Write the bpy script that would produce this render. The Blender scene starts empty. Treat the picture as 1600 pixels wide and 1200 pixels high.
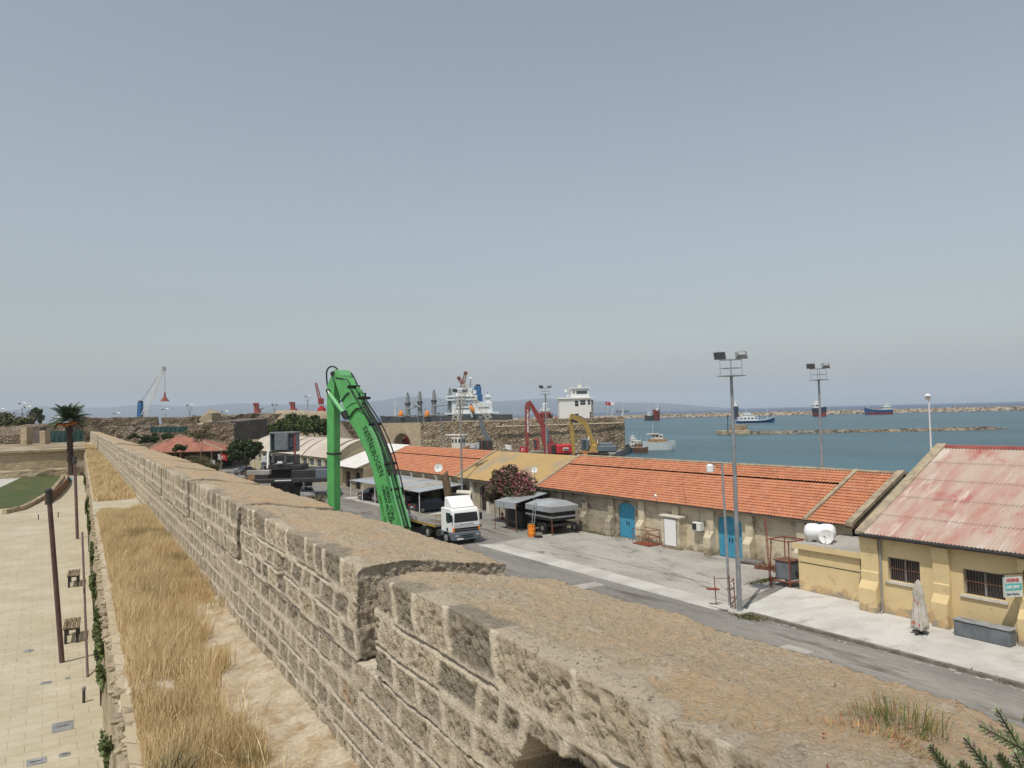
import bpy, bmesh, math, random
import numpy as np
from mathutils import Vector, Matrix
random.seed(7); rng = np.random.default_rng(3)
S = bpy.context.scene; COL = S.collection
R = math.radians
# ------------------------------------------------ camera (world Y runs along the quay road, X towards the sea)
F, CX, CY, H = 1200.0, 800.0, 600.0, 10.3
PIT, ROL, HD = R(2.2), 0.025, R(31.5)
f0 = np.array([math.sin(HD)*math.cos(PIT), math.cos(HD)*math.cos(PIT), math.sin(PIT)])
_r0 = np.array([math.cos(HD), -math.sin(HD), 0.0]); _u0 = np.cross(_r0, f0)
cr = math.cos(ROL)*_r0 - math.sin(ROL)*_u0
cu = math.cos(ROL)*_u0 + math.sin(ROL)*_r0
CAM = np.array([0, 0, H])
cam = bpy.data.cameras.new('camera'); cam.lens = F/1600*36; cam.sensor_width = 36
cam.clip_start = 0.1; cam.clip_end = 60000
co = bpy.data.objects.new('camera', cam); COL.objects.link(co)
co.matrix_world = Matrix(((cr[0], cu[0], -f0[0], 0), (cr[1], cu[1], -f0[1], 0), (cr[2], cu[2], -f0[2], H), (0, 0, 0, 1)))
S.camera = co
def ray(px, py): return f0 + (px-CX)/F*cr - (py-CY)/F*cu
def Z(px, py, z): d = ray(px, py); return CAM + d*(z-H)/d[2]
def X(px, py, x): d = ray(px, py); return CAM + d*x/d[0]
def D(px, py, dep): return CAM + ray(px, py)*dep
# ------------------------------------------------ light
HAZE = 7e-5
SUN = Vector((-0.857, -0.515, math.tan(R(62)))).normalized()
w = bpy.data.worlds.new('World'); S.world = w; w.use_nodes = True
nt = w.node_tree; bg = nt.nodes['Background']
sky = nt.nodes.new('ShaderNodeTexSky'); sky.sky_type = 'NISHITA'; sky.sun_disc = False
sky.sun_elevation = R(62); sky.sun_rotation = math.atan2(SUN.x, SUN.y)
sky.air_density = 1.6; sky.dust_density = 1.6; sky.ozone_density = 2.0; sky.altitude = 0
hs = nt.nodes.new('ShaderNodeHueSaturation'); hs.inputs['Saturation'].default_value = 0.42
tn = nt.nodes.new('ShaderNodeMix'); tn.data_type = 'RGBA'; tn.blend_type = 'MULTIPLY'; tn.inputs[0].default_value = 1; tn.inputs[7].default_value = (.94, .98, 1.02, 1)
nt.links.new(sky.outputs[0], hs.inputs['Color']); nt.links.new(hs.outputs[0], tn.inputs[6]); nt.links.new(tn.outputs[2], bg.inputs[0]); bg.inputs[1].default_value = 0.104
sl = bpy.data.lights.new('sun', 'SUN'); sl.energy = 3.35; sl.angle = R(0.6); sl.color = (1.0, 0.94, 0.85)
so = bpy.data.objects.new('sun', sl); COL.objects.link(so); so.rotation_euler = SUN.to_track_quat('Z', 'Y').to_euler(); so.location = (0, 0, 200)
S.view_settings.view_transform = 'Standard'; S.view_settings.look = 'None'; S.view_settings.exposure = 0; S.view_settings.gamma = 1
S.cycles.max_bounces = 6; S.cycles.diffuse_bounces = 3; S.cycles.glossy_bounces = 2; S.cycles.volume_bounces = 1
S.cycles.transmission_bounces = 3; S.cycles.use_denoising = True
# ------------------------------------------------ noise
def _h(i, j, k, s):
    n = (i.astype(np.int64)*73856093) ^ (j.astype(np.int64)*19349663) ^ (k.astype(np.int64)*83492791) ^ (s*2654435761)
    n = (n ^ (n >> 13)) * 1274126177 & 0x7fffffff
    n = (n ^ (n >> 16)) * 668265263 & 0x7fffffff
    return (n & 0xffff)/65535.0
def vnoise(P, sc, s=0):
    P = np.asarray(P, float)*sc; I = np.floor(P).astype(np.int64); f = P-I; f = f*f*(3-2*f)
    out = 0
    for a in (0, 1):
        for b in (0, 1):
            for c in (0, 1):
                wt = (f[:, 0] if a else 1-f[:, 0])*(f[:, 1] if b else 1-f[:, 1])*(f[:, 2] if c else 1-f[:, 2])
                out = out + wt*_h(I[:, 0]+a, I[:, 1]+b, I[:, 2]+c, s)
    return out
def fbm(P, sc, n=4, s=0):
    o = 0; a = 0.5
    for k in range(n): o = o + a*(vnoise(P, sc*2**k, s+k)-0.5); a *= 0.55
    return o
# ------------------------------------------------ materials
MT = {}
def M(name, col, rough=.8, col2=None, ns=1.0, n2=None, lo=.4, hi=.6, bump=0, bs=20, metal=0, grain=.12, gs=30, attr=None, spec=.3, st=None):
    """base colour col, patches of col2 (noise ns, ramp lo..hi), fine grain, bump"""
    m = bpy.data.materials.new(name); m.use_nodes = True; n = m.node_tree; L = n.links
    b = n.nodes['Principled BSDF']; b.inputs['Roughness'].default_value = rough; b.inputs['Metallic'].default_value = metal
    b.inputs['Specular IOR Level'].default_value = spec
    geo = n.nodes.new('ShaderNodeNewGeometry')
    pos = geo.outputs['Position']
    if st: mpp = n.nodes.new('ShaderNodeMapping'); mpp.inputs['Scale'].default_value = st; L.new(pos, mpp.inputs[0]); pos = mpp.outputs[0]
    if attr:
        at = n.nodes.new('ShaderNodeVertexColor'); at.layer_name = attr; c = at.outputs['Color']
    else:
        rg = n.nodes.new('ShaderNodeRGB'); rg.outputs[0].default_value = (*col, 1); c = rg.outputs[0]
    def noise(sc, det=4, ro=.6):
        t = n.nodes.new('ShaderNodeTexNoise'); t.inputs['Scale'].default_value = sc; t.inputs['Detail'].default_value = det; t.inputs['Roughness'].default_value = ro
        L.new(pos, t.inputs['Vector']); return t.outputs['Fac']
    def ramp(fac, a, bb):
        mr = n.nodes.new('ShaderNodeMapRange'); mr.inputs[1].default_value = a; mr.inputs[2].default_value = bb; L.new(fac, mr.inputs[0]); return mr.outputs[0]
    def mix(a, bcol, fac):
        x = n.nodes.new('ShaderNodeMix'); x.data_type = 'RGBA'
        if isinstance(fac, float): x.inputs[0].default_value = fac
        else: L.new(fac, x.inputs[0])
        L.new(a, x.inputs[6])
        if isinstance(bcol, tuple): x.inputs[7].default_value = (*bcol, 1)
        else: L.new(bcol, x.inputs[7])
        return x.outputs[2]
    if col2: c = mix(c, col2, ramp(noise(ns), lo, hi))
    if n2: c = mix(c, n2[0], ramp(noise(n2[1], 5), n2[2], n2[3]))
    if grain:
        g = ramp(noise(gs, 3, .7), .3, .7)
        mr = n.nodes.new('ShaderNodeMapRange'); mr.inputs[3].default_value = 1-grain; mr.inputs[4].default_value = 1+grain; L.new(g, mr.inputs[0])
        vm = n.nodes.new('ShaderNodeVectorMath'); vm.operation = 'SCALE'; L.new(c, vm.inputs[0]); L.new(mr.outputs[0], vm.inputs[3]); c = vm.outputs[0]
    L.new(c, b.inputs['Base Color'])
    if bump:
        bn = n.nodes.new('ShaderNodeBump'); bn.inputs['Strength'].default_value = bump; bn.inputs['Distance'].default_value = .02
        L.new(noise(bs, 6, .65), bn.inputs['Height']); L.new(bn.outputs[0], b.inputs['Normal'])
    MT[name] = m
    m.use_nodes = True
    return m
M('white', (.72, .72, .70), .5, (.5, .48, .44), 3, lo=.55, hi=.8)
M('white_clean', (.8, .8, .79), .4, grain=.03)
M('cream', (.62, .58, .50), .8, (.4, .36, .28), 2, lo=.5, hi=.8)
M('grey', (.30, .31, .32), .6, (.2, .2, .2), 3)
M('pole', (.34, .36, .38), .5, (.26, .27, .27), 2, metal=.3)
M('dark', (.025, .025, .028), .6, (.05, .045, .04), 3)
M('black', (.012, .012, .013), .5, grain=0)
M('rubber', (.02, .02, .02), .9)
M('chrome', (.5, .5, .5), .3, metal=.8)
M('glass', (.02, .03, .035), .08, grain=0, spec=.6)
M('glassb', (.05, .07, .08), .1, grain=0, spec=.6)
M('green', (.11, .42, .12), .42, (.095, .36, .105), 1.0, n2=((.12, .22, .09), 2.2, .56, .74), grain=.08, gs=12, spec=.5)
M('green_lt', (.15, .42, .17), .4, grain=.05, spec=.5)
M('red', (.30, .055, .05), .6, (.24, .05, .045), 1.5)
M('red_dk', (.22, .055, .05), .6, (.28, .08, .065), .8)
M('bright_red', (.45, .035, .035), .5)
M('rust', (.26, .06, .035), .8, (.16, .06, .04), 6)
M('rust_br', (.14, .08, .055), .8, (.22, .1, .06), 5)
M('yellow_m', (.42, .28, .08), .55, (.33, .22, .07), 1.5)
M('orange', (.75, .22, .02), .5, (.5, .18, .03), 4, lo=.6, hi=.75)
M('blue', (.02, .13, .32), .5, (.03, .1, .24), 2)
M('blue_door', (.05, .27, .43), .65, (.08, .33, .48), 2.5, n2=((.12, .2, .24), 7, .62, .72), bump=.3, bs=30)
M('steel_grey', (.17, .19, .205), .5, (.13, .145, .155), 2)
M('machine_grey', (.12, .145, .165), .5, grain=.05)
M('machine_dark', (.03, .032, .035), .55, (.05, .045, .04), 2)
M('wood', (.20, .14, .085), .85, (.13, .09, .055), 4, bump=.4, bs=25)
M('post_purple', (.10, .055, .06), .6, (.13, .08, .07), 4)
M('hull_navy', (.02, .035, .08), .5, (.04, .05, .07), .3)
M('hull_blue', (.015, .07, .24), .5, (.03, .09, .2), .3)
M('hull_red', (.28, .035, .03), .6, (.2, .04, .035), .3)
M('hull_dark', (.05, .055, .06), .6, (.08, .07, .06), .2)
M('ship_grey', (.27, .29, .28), .6, (.2, .21, .2), .2)
M('ship_white', (.68, .70, .70), .5, (.55, .55, .52), .2, lo=.5, hi=.8)
M('ship_wood', (.38, .22, .10), .7, (.28, .16, .08), 1)
M('bark', (.10, .075, .055), .95, (.06, .045, .035), 5, bump=.8, bs=15)
M('palm_bark', (.09, .065, .06), .95, (.05, .035, .03), 6, bump=1, bs=12)
M('leaf', (0, 0, 0), .65, attr='Col', grain=.1, gs=3)
M('leafc', (0, 0, 0), .9, attr='Col', grain=0)
M('asphalt', (.20, .188, .168), .9, (.29, .275, .245), .45, lo=.44, hi=.66, n2=((.12, .108, .09), .9, .52, .66), bump=.25, bs=60, grain=.2, gs=9, st=(1, .16, 1))
M('concrete', (.39, .365, .325), .9, (.27, .25, .22), .45, lo=.42, hi=.68, n2=((.15, .14, .12), .9, .60, .70), bump=.2, bs=50, grain=.16, gs=8, st=(1, .45, 1))
M('concrete_lt', (.52, .50, .46), .9, (.42, .40, .365), .5, n2=((.30, .285, .26), .9, .62, .74), bump=.2, bs=50, grain=.08)
M('concrete_new', (.55, .535, .50), .9, (.44, .425, .39), .6, lo=.42, hi=.7, n2=((.33, .31, .27), .8, .58, .74), bump=.15, bs=50, grain=.1, gs=10, st=(.6, 1, 1))
M('kerb', (.25, .22, .19), .9, (.16, .14, .12), 2, bump=.4, bs=20)
M('paving', (.42, .375, .28), .9, (.48, .435, .33), .8, n2=((.34, .30, .22), 2.5, .52, .7), bump=.5, bs=12, grain=.16, gs=6)
M('soil', (.40, .325, .225), .95, (.48, .41, .31), 2.0, n2=((.30, .215, .125), 3.0, .50, .66), bump=1, bs=14, grain=.22, gs=22)
M('earth', (.28, .215, .14), .95, (.36, .29, .20), .15, n2=((.13, .115, .06), .25, .5, .66), bump=.8, bs=3, grain=.2, gs=2)
M('lawn', (.07, .085, .028), .9, (.13, .11, .045), .6, lo=.48, hi=.7, n2=((.055, .085, .022), .25, .5, .65), bump=1, bs=20, grain=.3, gs=14)
M('tile_red', (.52, .22, .115), .85, (.43, .18, .10), 1.3, lo=.42, hi=.62, n2=((.52, .28, .19), 3.0, .53, .68), bump=.2, bs=20, grain=.1, gs=9)
M('tile_pav', (.28, .115, .08), .85, (.34, .15, .105), .8, grain=.1, gs=5)
M('roof_ochre', (.43, .29, .12), .85, (.37, .26, .13), .35, lo=.45, hi=.65, n2=((.3, .25, .18), .22, .56, .7), grain=.06, gs=2)
M('roof_white', (.68, .66, .62), .6, (.56, .52, .46), .5, lo=.5, hi=.7)
M('roof_barrel', (.55, .50, .43), .8, (.46, .40, .33), .25, n2=((.33, .27, .21), 1.2, .62, .75), grain=.08)
M('metal_roof', (.40, .43, .45), .5, (.33, .34, .33), .25, lo=.45, hi=.55, metal=.2, grain=.05)
M('verge', (.40, .33, .22), .9, (.27, .22, .16), 2, bump=.4, bs=18)
M('mortar_dark', (.12, .10, .08), .95)
M('quay_green', (.10, .13, .125), .8, (.07, .09, .09), .5)
M('boulder_dark', (.20, .165, .12), .95, (.30, .25, .185), .12, n2=((.10, .08, .055), .25, .48, .58), grain=.25, gs=.8)
M('boulder', (.27, .225, .165), .95, (.36, .31, .24), .12, n2=((.14, .10, .07), .25, .50, .60), grain=.25, gs=.8)
M('mountain', (.05, .068, .078), .95, (.062, .074, .075), .0006, grain=.1, gs=.004)
M('parasol', (.55, .52, .46), .9, (.42, .39, .33), 3, grain=.08)
M('paint_red', (.55, .05, .05), .8)
M('sign_white', (.62, .66, .62), .6, (.5, .54, .5), 5)
M('sign_teal', (.10, .42, .42), .6)
M('txt_navy', (.06, .07, .16), .7, grain=0)
M('txt_black', (.02, .05, .025), .6, grain=0)
M('txt_red', (.55, .06, .07), .6, grain=0)
M('txt_white', (.8, .8, .8), .6, grain=0)
M('car_grey', (.10, .10, .105), .3, grain=.02, spec=.6)
M('car_navy', (.025, .035, .05), .3, grain=.02, spec=.6)
M('car_silver', (.34, .34, .34), .35, grain=.02, spec=.6)
M('car_white', (.7, .7, .7), .35, grain=.02, spec=.5)
M('fabric_net', (.035, .075, .065), .8, (.05, .10, .09), .7)
# stone with a block pattern: generic masonry for far walls
def masonry(name, c1, c2, mort, bw=.6, bh=.3, axis='x', patches=None, bumpd=.03, ms=.02, damp=None):
    m = M(name, c1, .9, grain=0); n = m.node_tree; L = n.links; b = n.nodes['Principled BSDF']
    geo = n.nodes.new('ShaderNodeNewGeometry'); sp = n.nodes.new('ShaderNodeSeparateXYZ'); L.new(geo.outputs['Position'], sp.inputs[0])
    nn = n.nodes.new('ShaderNodeTexNoise'); nn.inputs['Scale'].default_value = .9/bh*.35; nn.inputs['Detail'].default_value = 4; L.new(geo.outputs['Position'], nn.inputs['Vector'])
    cb = n.nodes.new('ShaderNodeCombineXYZ')
    ad = n.nodes.new('ShaderNodeMath'); ad.operation = 'ADD'; L.new(sp.outputs[0], ad.inputs[0]); L.new(sp.outputs[1], ad.inputs[1])
    L.new(sp.outputs[0] if axis == 'xy' else ad.outputs[0], cb.inputs[0])
    zz = n.nodes.new('ShaderNodeMath'); zz.operation = 'MULTIPLY_ADD'; zz.inputs[1].default_value = bh*(.12 if axis == 'xy' else .5); L.new(nn.outputs['Fac'], zz.inputs[0]); L.new(sp.outputs[1 if axis == 'xy' else 2], zz.inputs[2])
    L.new(zz.outputs[0], cb.inputs[1])
    br = n.nodes.new('ShaderNodeTexBrick'); L.new(cb.outputs[0], br.inputs['Vector'])
    br.inputs['Color1'].default_value = (*c1, 1); br.inputs['Color2'].default_value = (*c2, 1); br.inputs['Mortar'].default_value = (*mort, 1)
    br.inputs['Scale'].default_value = 1; br.inputs['Brick Width'].default_value = bw; br.inputs['Row Height'].default_value = bh
    br.inputs['Mortar Size'].default_value = ms; br.inputs['Mortar Smooth'].default_value = .6; br.inputs['Bias'].default_value = -.1
    c = br.outputs['Color']
    def patch(c, col, sc, lo, hi, det=5):
        t = n.nodes.new('ShaderNodeTexNoise'); t.inputs['Scale'].default_value = sc; t.inputs['Detail'].default_value = det; t.inputs['Roughness'].default_value = .65; L.new(geo.outputs['Position'], t.inputs['Vector'])
        mr = n.nodes.new('ShaderNodeMapRange'); mr.inputs[1].default_value = lo; mr.inputs[2].default_value = hi; L.new(t.outputs['Fac'], mr.inputs[0])
        x = n.nodes.new('ShaderNodeMix'); x.data_type = 'RGBA'; L.new(mr.outputs[0], x.inputs[0]); L.new(c, x.inputs[6]); x.inputs[7].default_value = (*col, 1); return x.outputs[2]
    for p in (patches or []): c = patch(c, *p)
    for (col, zh, sc, lo, hi) in (damp or []):   # peeled plaster and damp at the wall foot
        t = n.nodes.new('ShaderNodeTexNoise'); t.inputs['Scale'].default_value = sc; t.inputs['Detail'].default_value = 6; t.inputs['Roughness'].default_value = .65; L.new(geo.outputs['Position'], t.inputs['Vector'])
        zr = n.nodes.new('ShaderNodeMapRange'); zr.inputs[1].default_value = 0; zr.inputs[2].default_value = zh; zr.inputs[3].default_value = .28; zr.inputs[4].default_value = -.12; L.new(sp.outputs[2], zr.inputs[0])
        ad2 = n.nodes.new('ShaderNodeMath'); ad2.operation = 'ADD'; L.new(t.outputs['Fac'], ad2.inputs[0]); L.new(zr.outputs[0], ad2.inputs[1])
        mr = n.nodes.new('ShaderNodeMapRange'); mr.inputs[1].default_value = lo; mr.inputs[2].default_value = hi; L.new(ad2.outputs[0], mr.inputs[0])
        x = n.nodes.new('ShaderNodeMix'); x.data_type = 'RGBA'; L.new(mr.outputs[0], x.inputs[0]); L.new(c, x.inputs[6]); x.inputs[7].default_value = (*col, 1); c = x.outputs[2]
    L.new(c, b.inputs['Base Color'])
    h = n.nodes.new('ShaderNodeMath'); h.operation = 'MULTIPLY_ADD'; h.inputs[1].default_value = -.6; L.new(br.outputs['Fac'], h.inputs[0]); L.new(nn.outputs['Fac'], h.inputs[2])
    bn = n.nodes.new('ShaderNodeBump'); bn.inputs['Strength'].default_value = .8; bn.inputs['Distance'].default_value = bumpd; L.new(h.outputs[0], bn.inputs['Height']); L.new(bn.outputs[0], b.inputs['Normal'])
    return m
def rubble(name, c1, c2, gap, sc, patches=(), bd=.2, zs=1.7):
    m = M(name, c1, .95, grain=0); n = m.node_tree; L = n.links; b = n.nodes['Principled BSDF']; geo = n.nodes.new('ShaderNodeNewGeometry')
    mp = n.nodes.new('ShaderNodeMapping'); mp.inputs['Scale'].default_value = (1, 1, zs); L.new(geo.outputs['Position'], mp.inputs[0])
    v = n.nodes.new('ShaderNodeTexVoronoi'); v.inputs['Scale'].default_value = sc; L.new(mp.outputs[0], v.inputs['Vector'])
    e = n.nodes.new('ShaderNodeTexVoronoi'); e.feature = 'DISTANCE_TO_EDGE'; e.inputs['Scale'].default_value = sc; L.new(mp.outputs[0], e.inputs['Vector'])
    sp = n.nodes.new('ShaderNodeSeparateColor'); L.new(v.outputs['Color'], sp.inputs[0])
    def mx(a, c, f):
        x = n.nodes.new('ShaderNodeMix'); x.data_type = 'RGBA'; L.new(f, x.inputs[0])
        for s_, q in ((6, a), (7, c)):
            if isinstance(q, tuple): x.inputs[s_].default_value = (*q, 1)
            else: L.new(q, x.inputs[s_])
        return x.outputs[2]
    def rp(f, lo, hi, o0=0., o1=1.):
        r_ = n.nodes.new('ShaderNodeMapRange'); r_.inputs[1].default_value = lo; r_.inputs[2].default_value = hi; r_.inputs[3].default_value = o0; r_.inputs[4].default_value = o1; L.new(f, r_.inputs[0]); return r_.outputs[0]
    def nz(s_, d=5):
        t = n.nodes.new('ShaderNodeTexNoise'); t.inputs['Scale'].default_value = s_; t.inputs['Detail'].default_value = d; t.inputs['Roughness'].default_value = .65; L.new(geo.outputs['Position'], t.inputs['Vector']); return t.outputs['Fac']
    c = mx(c1, c2, sp.outputs[0])
    for col, s_, lo, hi in patches: c = mx(c, col, rp(nz(s_), lo, hi))
    g = n.nodes.new('ShaderNodeMath'); g.operation = 'MULTIPLY'; L.new(rp(e.outputs['Distance'], .02, .13, 1, 0), g.inputs[0]); L.new(rp(nz(sc*.45), .38, .60), g.inputs[1])
    c = mx(c, gap, g.outputs[0]); L.new(c, b.inputs['Base Color'])
    h = n.nodes.new('ShaderNodeMath'); h.operation = 'ADD'; L.new(rp(e.outputs['Distance'], 0, .2), h.inputs[0]); L.new(nz(sc*2), h.inputs[1])
    bn = n.nodes.new('ShaderNodeBump'); bn.inputs['Strength'].default_value = 1; bn.inputs['Distance'].default_value = bd; L.new(h.outputs[0], bn.inputs['Height']); L.new(bn.outputs[0], b.inputs['Normal'])
rubble('harbour_stone', (.44, .355, .24), (.30, .23, .15), (.09, .07, .05), 1.15, [((.50, .43, .31), .35, .52, .66), ((.22, .17, .11), .15, .52, .68)], .3)
rubble('fort_rubble', (.44, .345, .235), (.29, .22, .15), (.12, .09, .06), 1.9, [((.50, .42, .31), .25, .50, .62), ((.17, .14, .085), .14, .53, .66)], .4, 1.3)
masonry('fort', (.36, .275, .18), (.27, .20, .13), (.30, .23, .15), 1.1, .45, patches=[((.14, .10, .07), .9, .54, .62), ((.44, .36, .25), .6, .52, .7), ((.20, .15, .10), .12, .5, .7)], bumpd=.12)
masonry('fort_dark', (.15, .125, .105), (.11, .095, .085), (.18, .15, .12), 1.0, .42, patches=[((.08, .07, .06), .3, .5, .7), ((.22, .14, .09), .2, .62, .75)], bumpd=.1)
masonry('paving', (.43, .38, .268), (.40, .35, .245), (.37, .32, .225), .55, .38, axis='xy', patches=[((.49, .44, .335), .8, .45, .68), ((.35, .305, .22), .35, .55, .75), ((.30, .26, .19), 2.5, .62, .72)], bumpd=.02, ms=.008)
masonry('town_wall', (.43, .35, .235), (.36, .29, .19), (.30, .24, .16), .6, .28, patches=[((.47, .40, .29), .4, .5, .7)], bumpd=.05)
masonry('store_stone', (.40, .35, .26), (.30, .26, .19), (.47, .42, .32), .62, .27, patches=[((.11, .095, .075), .9, .52, .68), ((.38, .34, .26), .5, .58, .7)], bumpd=.03)
masonry('store_plaster', (.62, .545, .40), (.58, .51, .37), (.54, .475, .34), .62, .27, patches=[((.37, .32, .23), .7, .5, .68), ((.25, .21, .15), 1.4, .60, .72)], bumpd=.012, damp=[((.27, .22, .155), 1.3, 1.0, .62, .74)])
masonry('ochre_wall', (.68, .53, .29), (.67, .52, .285), (.675, .525, .287), 2, 1, patches=[((.61, .47, .255), .9, .45, .7), ((.44, .34, .19), 1.6, .60, .72)], bumpd=.005, damp=[((.52, .36, .20), 1.7, 1.1, .62, .72), ((.34, .29, .22), 1.1, 1.3, .64, .69)])
masonry('warehouse', (.50, .43, .28), (.49, .42, .27), (.48, .41, .265), 2, 1, patches=[((.40, .34, .22), .5, .5, .75)], bumpd=.005)
# ------------------------------------------------ objects
def tag(o, label=None, cat=None, group=None, kind=None):
    if label: o['label'] = label
    if cat: o['category'] = cat
    if group: o['group'] = group
    if kind: o['kind'] = kind
    return o
def thing(name, label, cat, loc=(0, 0, 0), rz=0, group=None):
    o = bpy.data.objects.new(name, None); COL.objects.link(o); o.empty_display_size = .2
    o.location = tuple(float(v) for v in loc); o.rotation_euler = (0, 0, rz)
    return tag(o, label, cat, group)
class MB:
    """collects faces; build(parent) links ONE mesh. Coordinates are world unless loc=True (local to the thing)."""
    def __init__(s): s.v = []; s.f = []; s.m = []; s.c = []; s.k = 0
    def add(s, vs, fs, k=None):
        b = len(s.v); s.v += [tuple(float(c) for c in v) for v in vs]; s.f += [tuple(b+i for i in f) for f in fs]; s.m += [s.k if k is None else k]*len(fs)
        return s
    def box(s, x0, x1, y0, y1, z0, z1, k=None):
        vs = [(x, y, z) for z in (z0, z1) for y in (y0, y1) for x in (x0, x1)]
        return s.add(vs, [(0, 2, 3, 1), (4, 5, 7, 6), (0, 1, 5, 4), (2, 6, 7, 3), (0, 4, 6, 2), (1, 3, 7, 5)], k)
    def cbox(s, x0, x1, y0, y1, z0, z1, b=.04, k=None):
        """chamfered box"""
        xs = ((x0, x0+b), (x1, x1-b)); ys = ((y0, y0+b), (y1, y1-b)); zs = ((z0, z0+b), (z1, z1-b))
        vs = []; idx = {}
        for i in (0, 1):
            for j in (0, 1):
                for l in (0, 1):
                    for a in range(3):
                        p = [xs[i][1], ys[j][1], zs[l][1]]; p[a] = (xs[i][0], ys[j][0], zs[l][0])[a]
                        idx[i, j, l, a] = len(vs); vs.append(p)
        fs = []
        for i in (0, 1):
            fs.append([idx[i, j, l, 0] for j, l in ((0, 0), (1, 0), (1, 1), (0, 1))])
            fs.append([idx[j, i, l, 1] for j, l in ((0, 0), (1, 0), (1, 1), (0, 1))])
            fs.append([idx[j, l, i, 2] for j, l in ((0, 0), (1, 0), (1, 1), (0, 1))])
        for a in (0, 1):
            for b_ in (0, 1):
                fs.append([idx[a, b_, 0, 0], idx[a, b_, 0, 1], idx[a, b_, 1, 1], idx[a, b_, 1, 0]])
                fs.append([idx[0, a, b_, 1], idx[0, a, b_, 2], idx[1, a, b_, 2], idx[1, a, b_, 1]])
                fs.append([idx[a, 0, b_, 0], idx[a, 0, b_, 2], idx[a, 1, b_, 2], idx[a, 1, b_, 0]])
                for l in (0, 1): fs.append([idx[a, b_, l, 0], idx[a, b_, l, 1], idx[a, b_, l, 2]])
        return s.add(vs, fs, k)
    def tube(s, pts, r, n=8, k=None, cap=True):
        pts = [Vector([float(c) for c in p]) for p in pts]; rs = r if isinstance(r, (list, tuple)) else [r]*len(pts)
        vs = []; fs = []
        for i, p in enumerate(pts):
            d = (pts[min(i+1, len(pts)-1)]-pts[max(i-1, 0)]); d = d.normalized() if d.length > 1e-9 else Vector((0, 0, 1))
            a = Vector((0, 0, 1)) if abs(d.z) < .9 else Vector((1, 0, 0))
            e1 = d.cross(a).normalized(); e2 = d.cross(e1)
            for j in range(n):
                t = 2*math.pi*j/n; vs.append(p+(e1*math.cos(t)+e2*math.sin(t))*rs[i])
        for i in range(len(pts)-1):
            for j in range(n): fs.append((i*n+j, i*n+(j+1) % n, (i+1)*n+(j+1) % n, (i+1)*n+j))
        if cap: fs += [tuple(range(n))[::-1], tuple((len(pts)-1)*n+j for j in range(n))]
        return s.add(vs, fs, k)
    def bar(s, p, q, w=.05, k=None): return s.tube([p, q], w*.62, 4, k)
    def prism(s, poly, h0, h1, k=None, ax=2):
        """poly of 2D points extruded along axis ax (0: poly=(y,z); 1: poly=(x,z); 2: poly=(x,y))"""
        n = len(poly)
        def P(a, b, h): return (h, a, b) if ax == 0 else (a, h, b) if ax == 1 else (a, b, h)
        vs = [P(a, b, h0) for a, b in poly]+[P(a, b, h1) for a, b in poly]
        return s.add(vs, [tuple(range(n))[::-1], tuple(range(n, 2*n))]+[(i, (i+1) % n, n+(i+1) % n, n+i) for i in range(n)], k)
    def lathe(s, cx, cy, prof, n=16, k=None):
        vs = []; fs = []
        for r_, z in prof:
            for j in range(n): t = 2*math.pi*j/n; vs.append((cx+r_*math.cos(t), cy+r_*math.sin(t), z))
        for i in range(len(prof)-1):
            for j in range(n): fs.append((i*n+j, i*n+(j+1) % n, (i+1)*n+(j+1) % n, (i+1)*n+j))
        fs += [tuple(range(n))[::-1], tuple((len(prof)-1)*n+j for j in range(n))]
        return s.add(vs, fs, k)
    def disc(s, c, nrm, r, th=.05, n=18, k=None, r2=None, dish=0):
        nrm = Vector(nrm).normalized(); c = Vector([float(v) for v in c]); a = Vector((0, 0, 1)) if abs(nrm.z) < .9 else Vector((1, 0, 0))
        e1 = nrm.cross(a).normalized(); e2 = nrm.cross(e1); vs = []; fs = []
        rings = [(r, -th/2), (r, th/2)] if not dish else [(r*.08, -dish-th), (r*.6, -dish*.65-th), (r, -th), (r, 0), (r*.6, -dish*.65), (r*.08, -dish)]
        for rr, o in rings:
            for j in range(n): t = 2*math.pi*j/n; vs.append(c+nrm*o+(e1*math.cos(t)+e2*math.sin(t))*rr)
        for i in range(len(rings)-1):
            for j in range(n): fs.append((i*n+j, i*n+(j+1) % n, (i+1)*n+(j+1) % n, (i+1)*n+j))
        fs += [tuple(range(n))[::-1], tuple((len(rings)-1)*n+j for j in range(n))]
        return s.add(vs, fs, k)
    def quad(s, a, b, c, d, k=None): return s.add([a, b, c, d], [(0, 1, 2, 3)], k)
    def build(s, name, mats, parent=None, loc=False, smooth=False, **tg):
        me = bpy.data.meshes.new(name); vs = s.v
        if parent is not None and not loc:
            o = parent.location
            if parent.parent: o = o+parent.parent.location
            q = parent.rotation_euler.z + (parent.parent.rotation_euler.z if parent.parent else 0)
            cs, sn = math.cos(-q), math.sin(-q)
            vs = [((x-o.x)*cs-(y-o.y)*sn, (x-o.x)*sn+(y-o.y)*cs, z-o.z) for x, y, z in vs]
        me.from_pydata(vs, [], s.f); me.update()
        if not isinstance(mats, (list, tuple)): mats = [mats]
        for mm in mats: me.materials.append(MT[mm])
        if len(mats) > 1: me.polygons.foreach_set('material_index', s.m)
        bm = bmesh.new(); bm.from_mesh(me); bmesh.ops.recalc_face_normals(bm, faces=bm.faces); bm.to_mesh(me); bm.free()
        if smooth:
            for p in me.polygons: p.use_smooth = True
            try: me.set_sharp_from_angle(angle=R(40))
            except Exception: pass
        o = bpy.data.objects.new(name, me); COL.objects.link(o)
        if parent is not None: o.parent = parent
        return tag(o, tg.get('label'), tg.get('cat'), tg.get('group'), tg.get('kind'))
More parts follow.
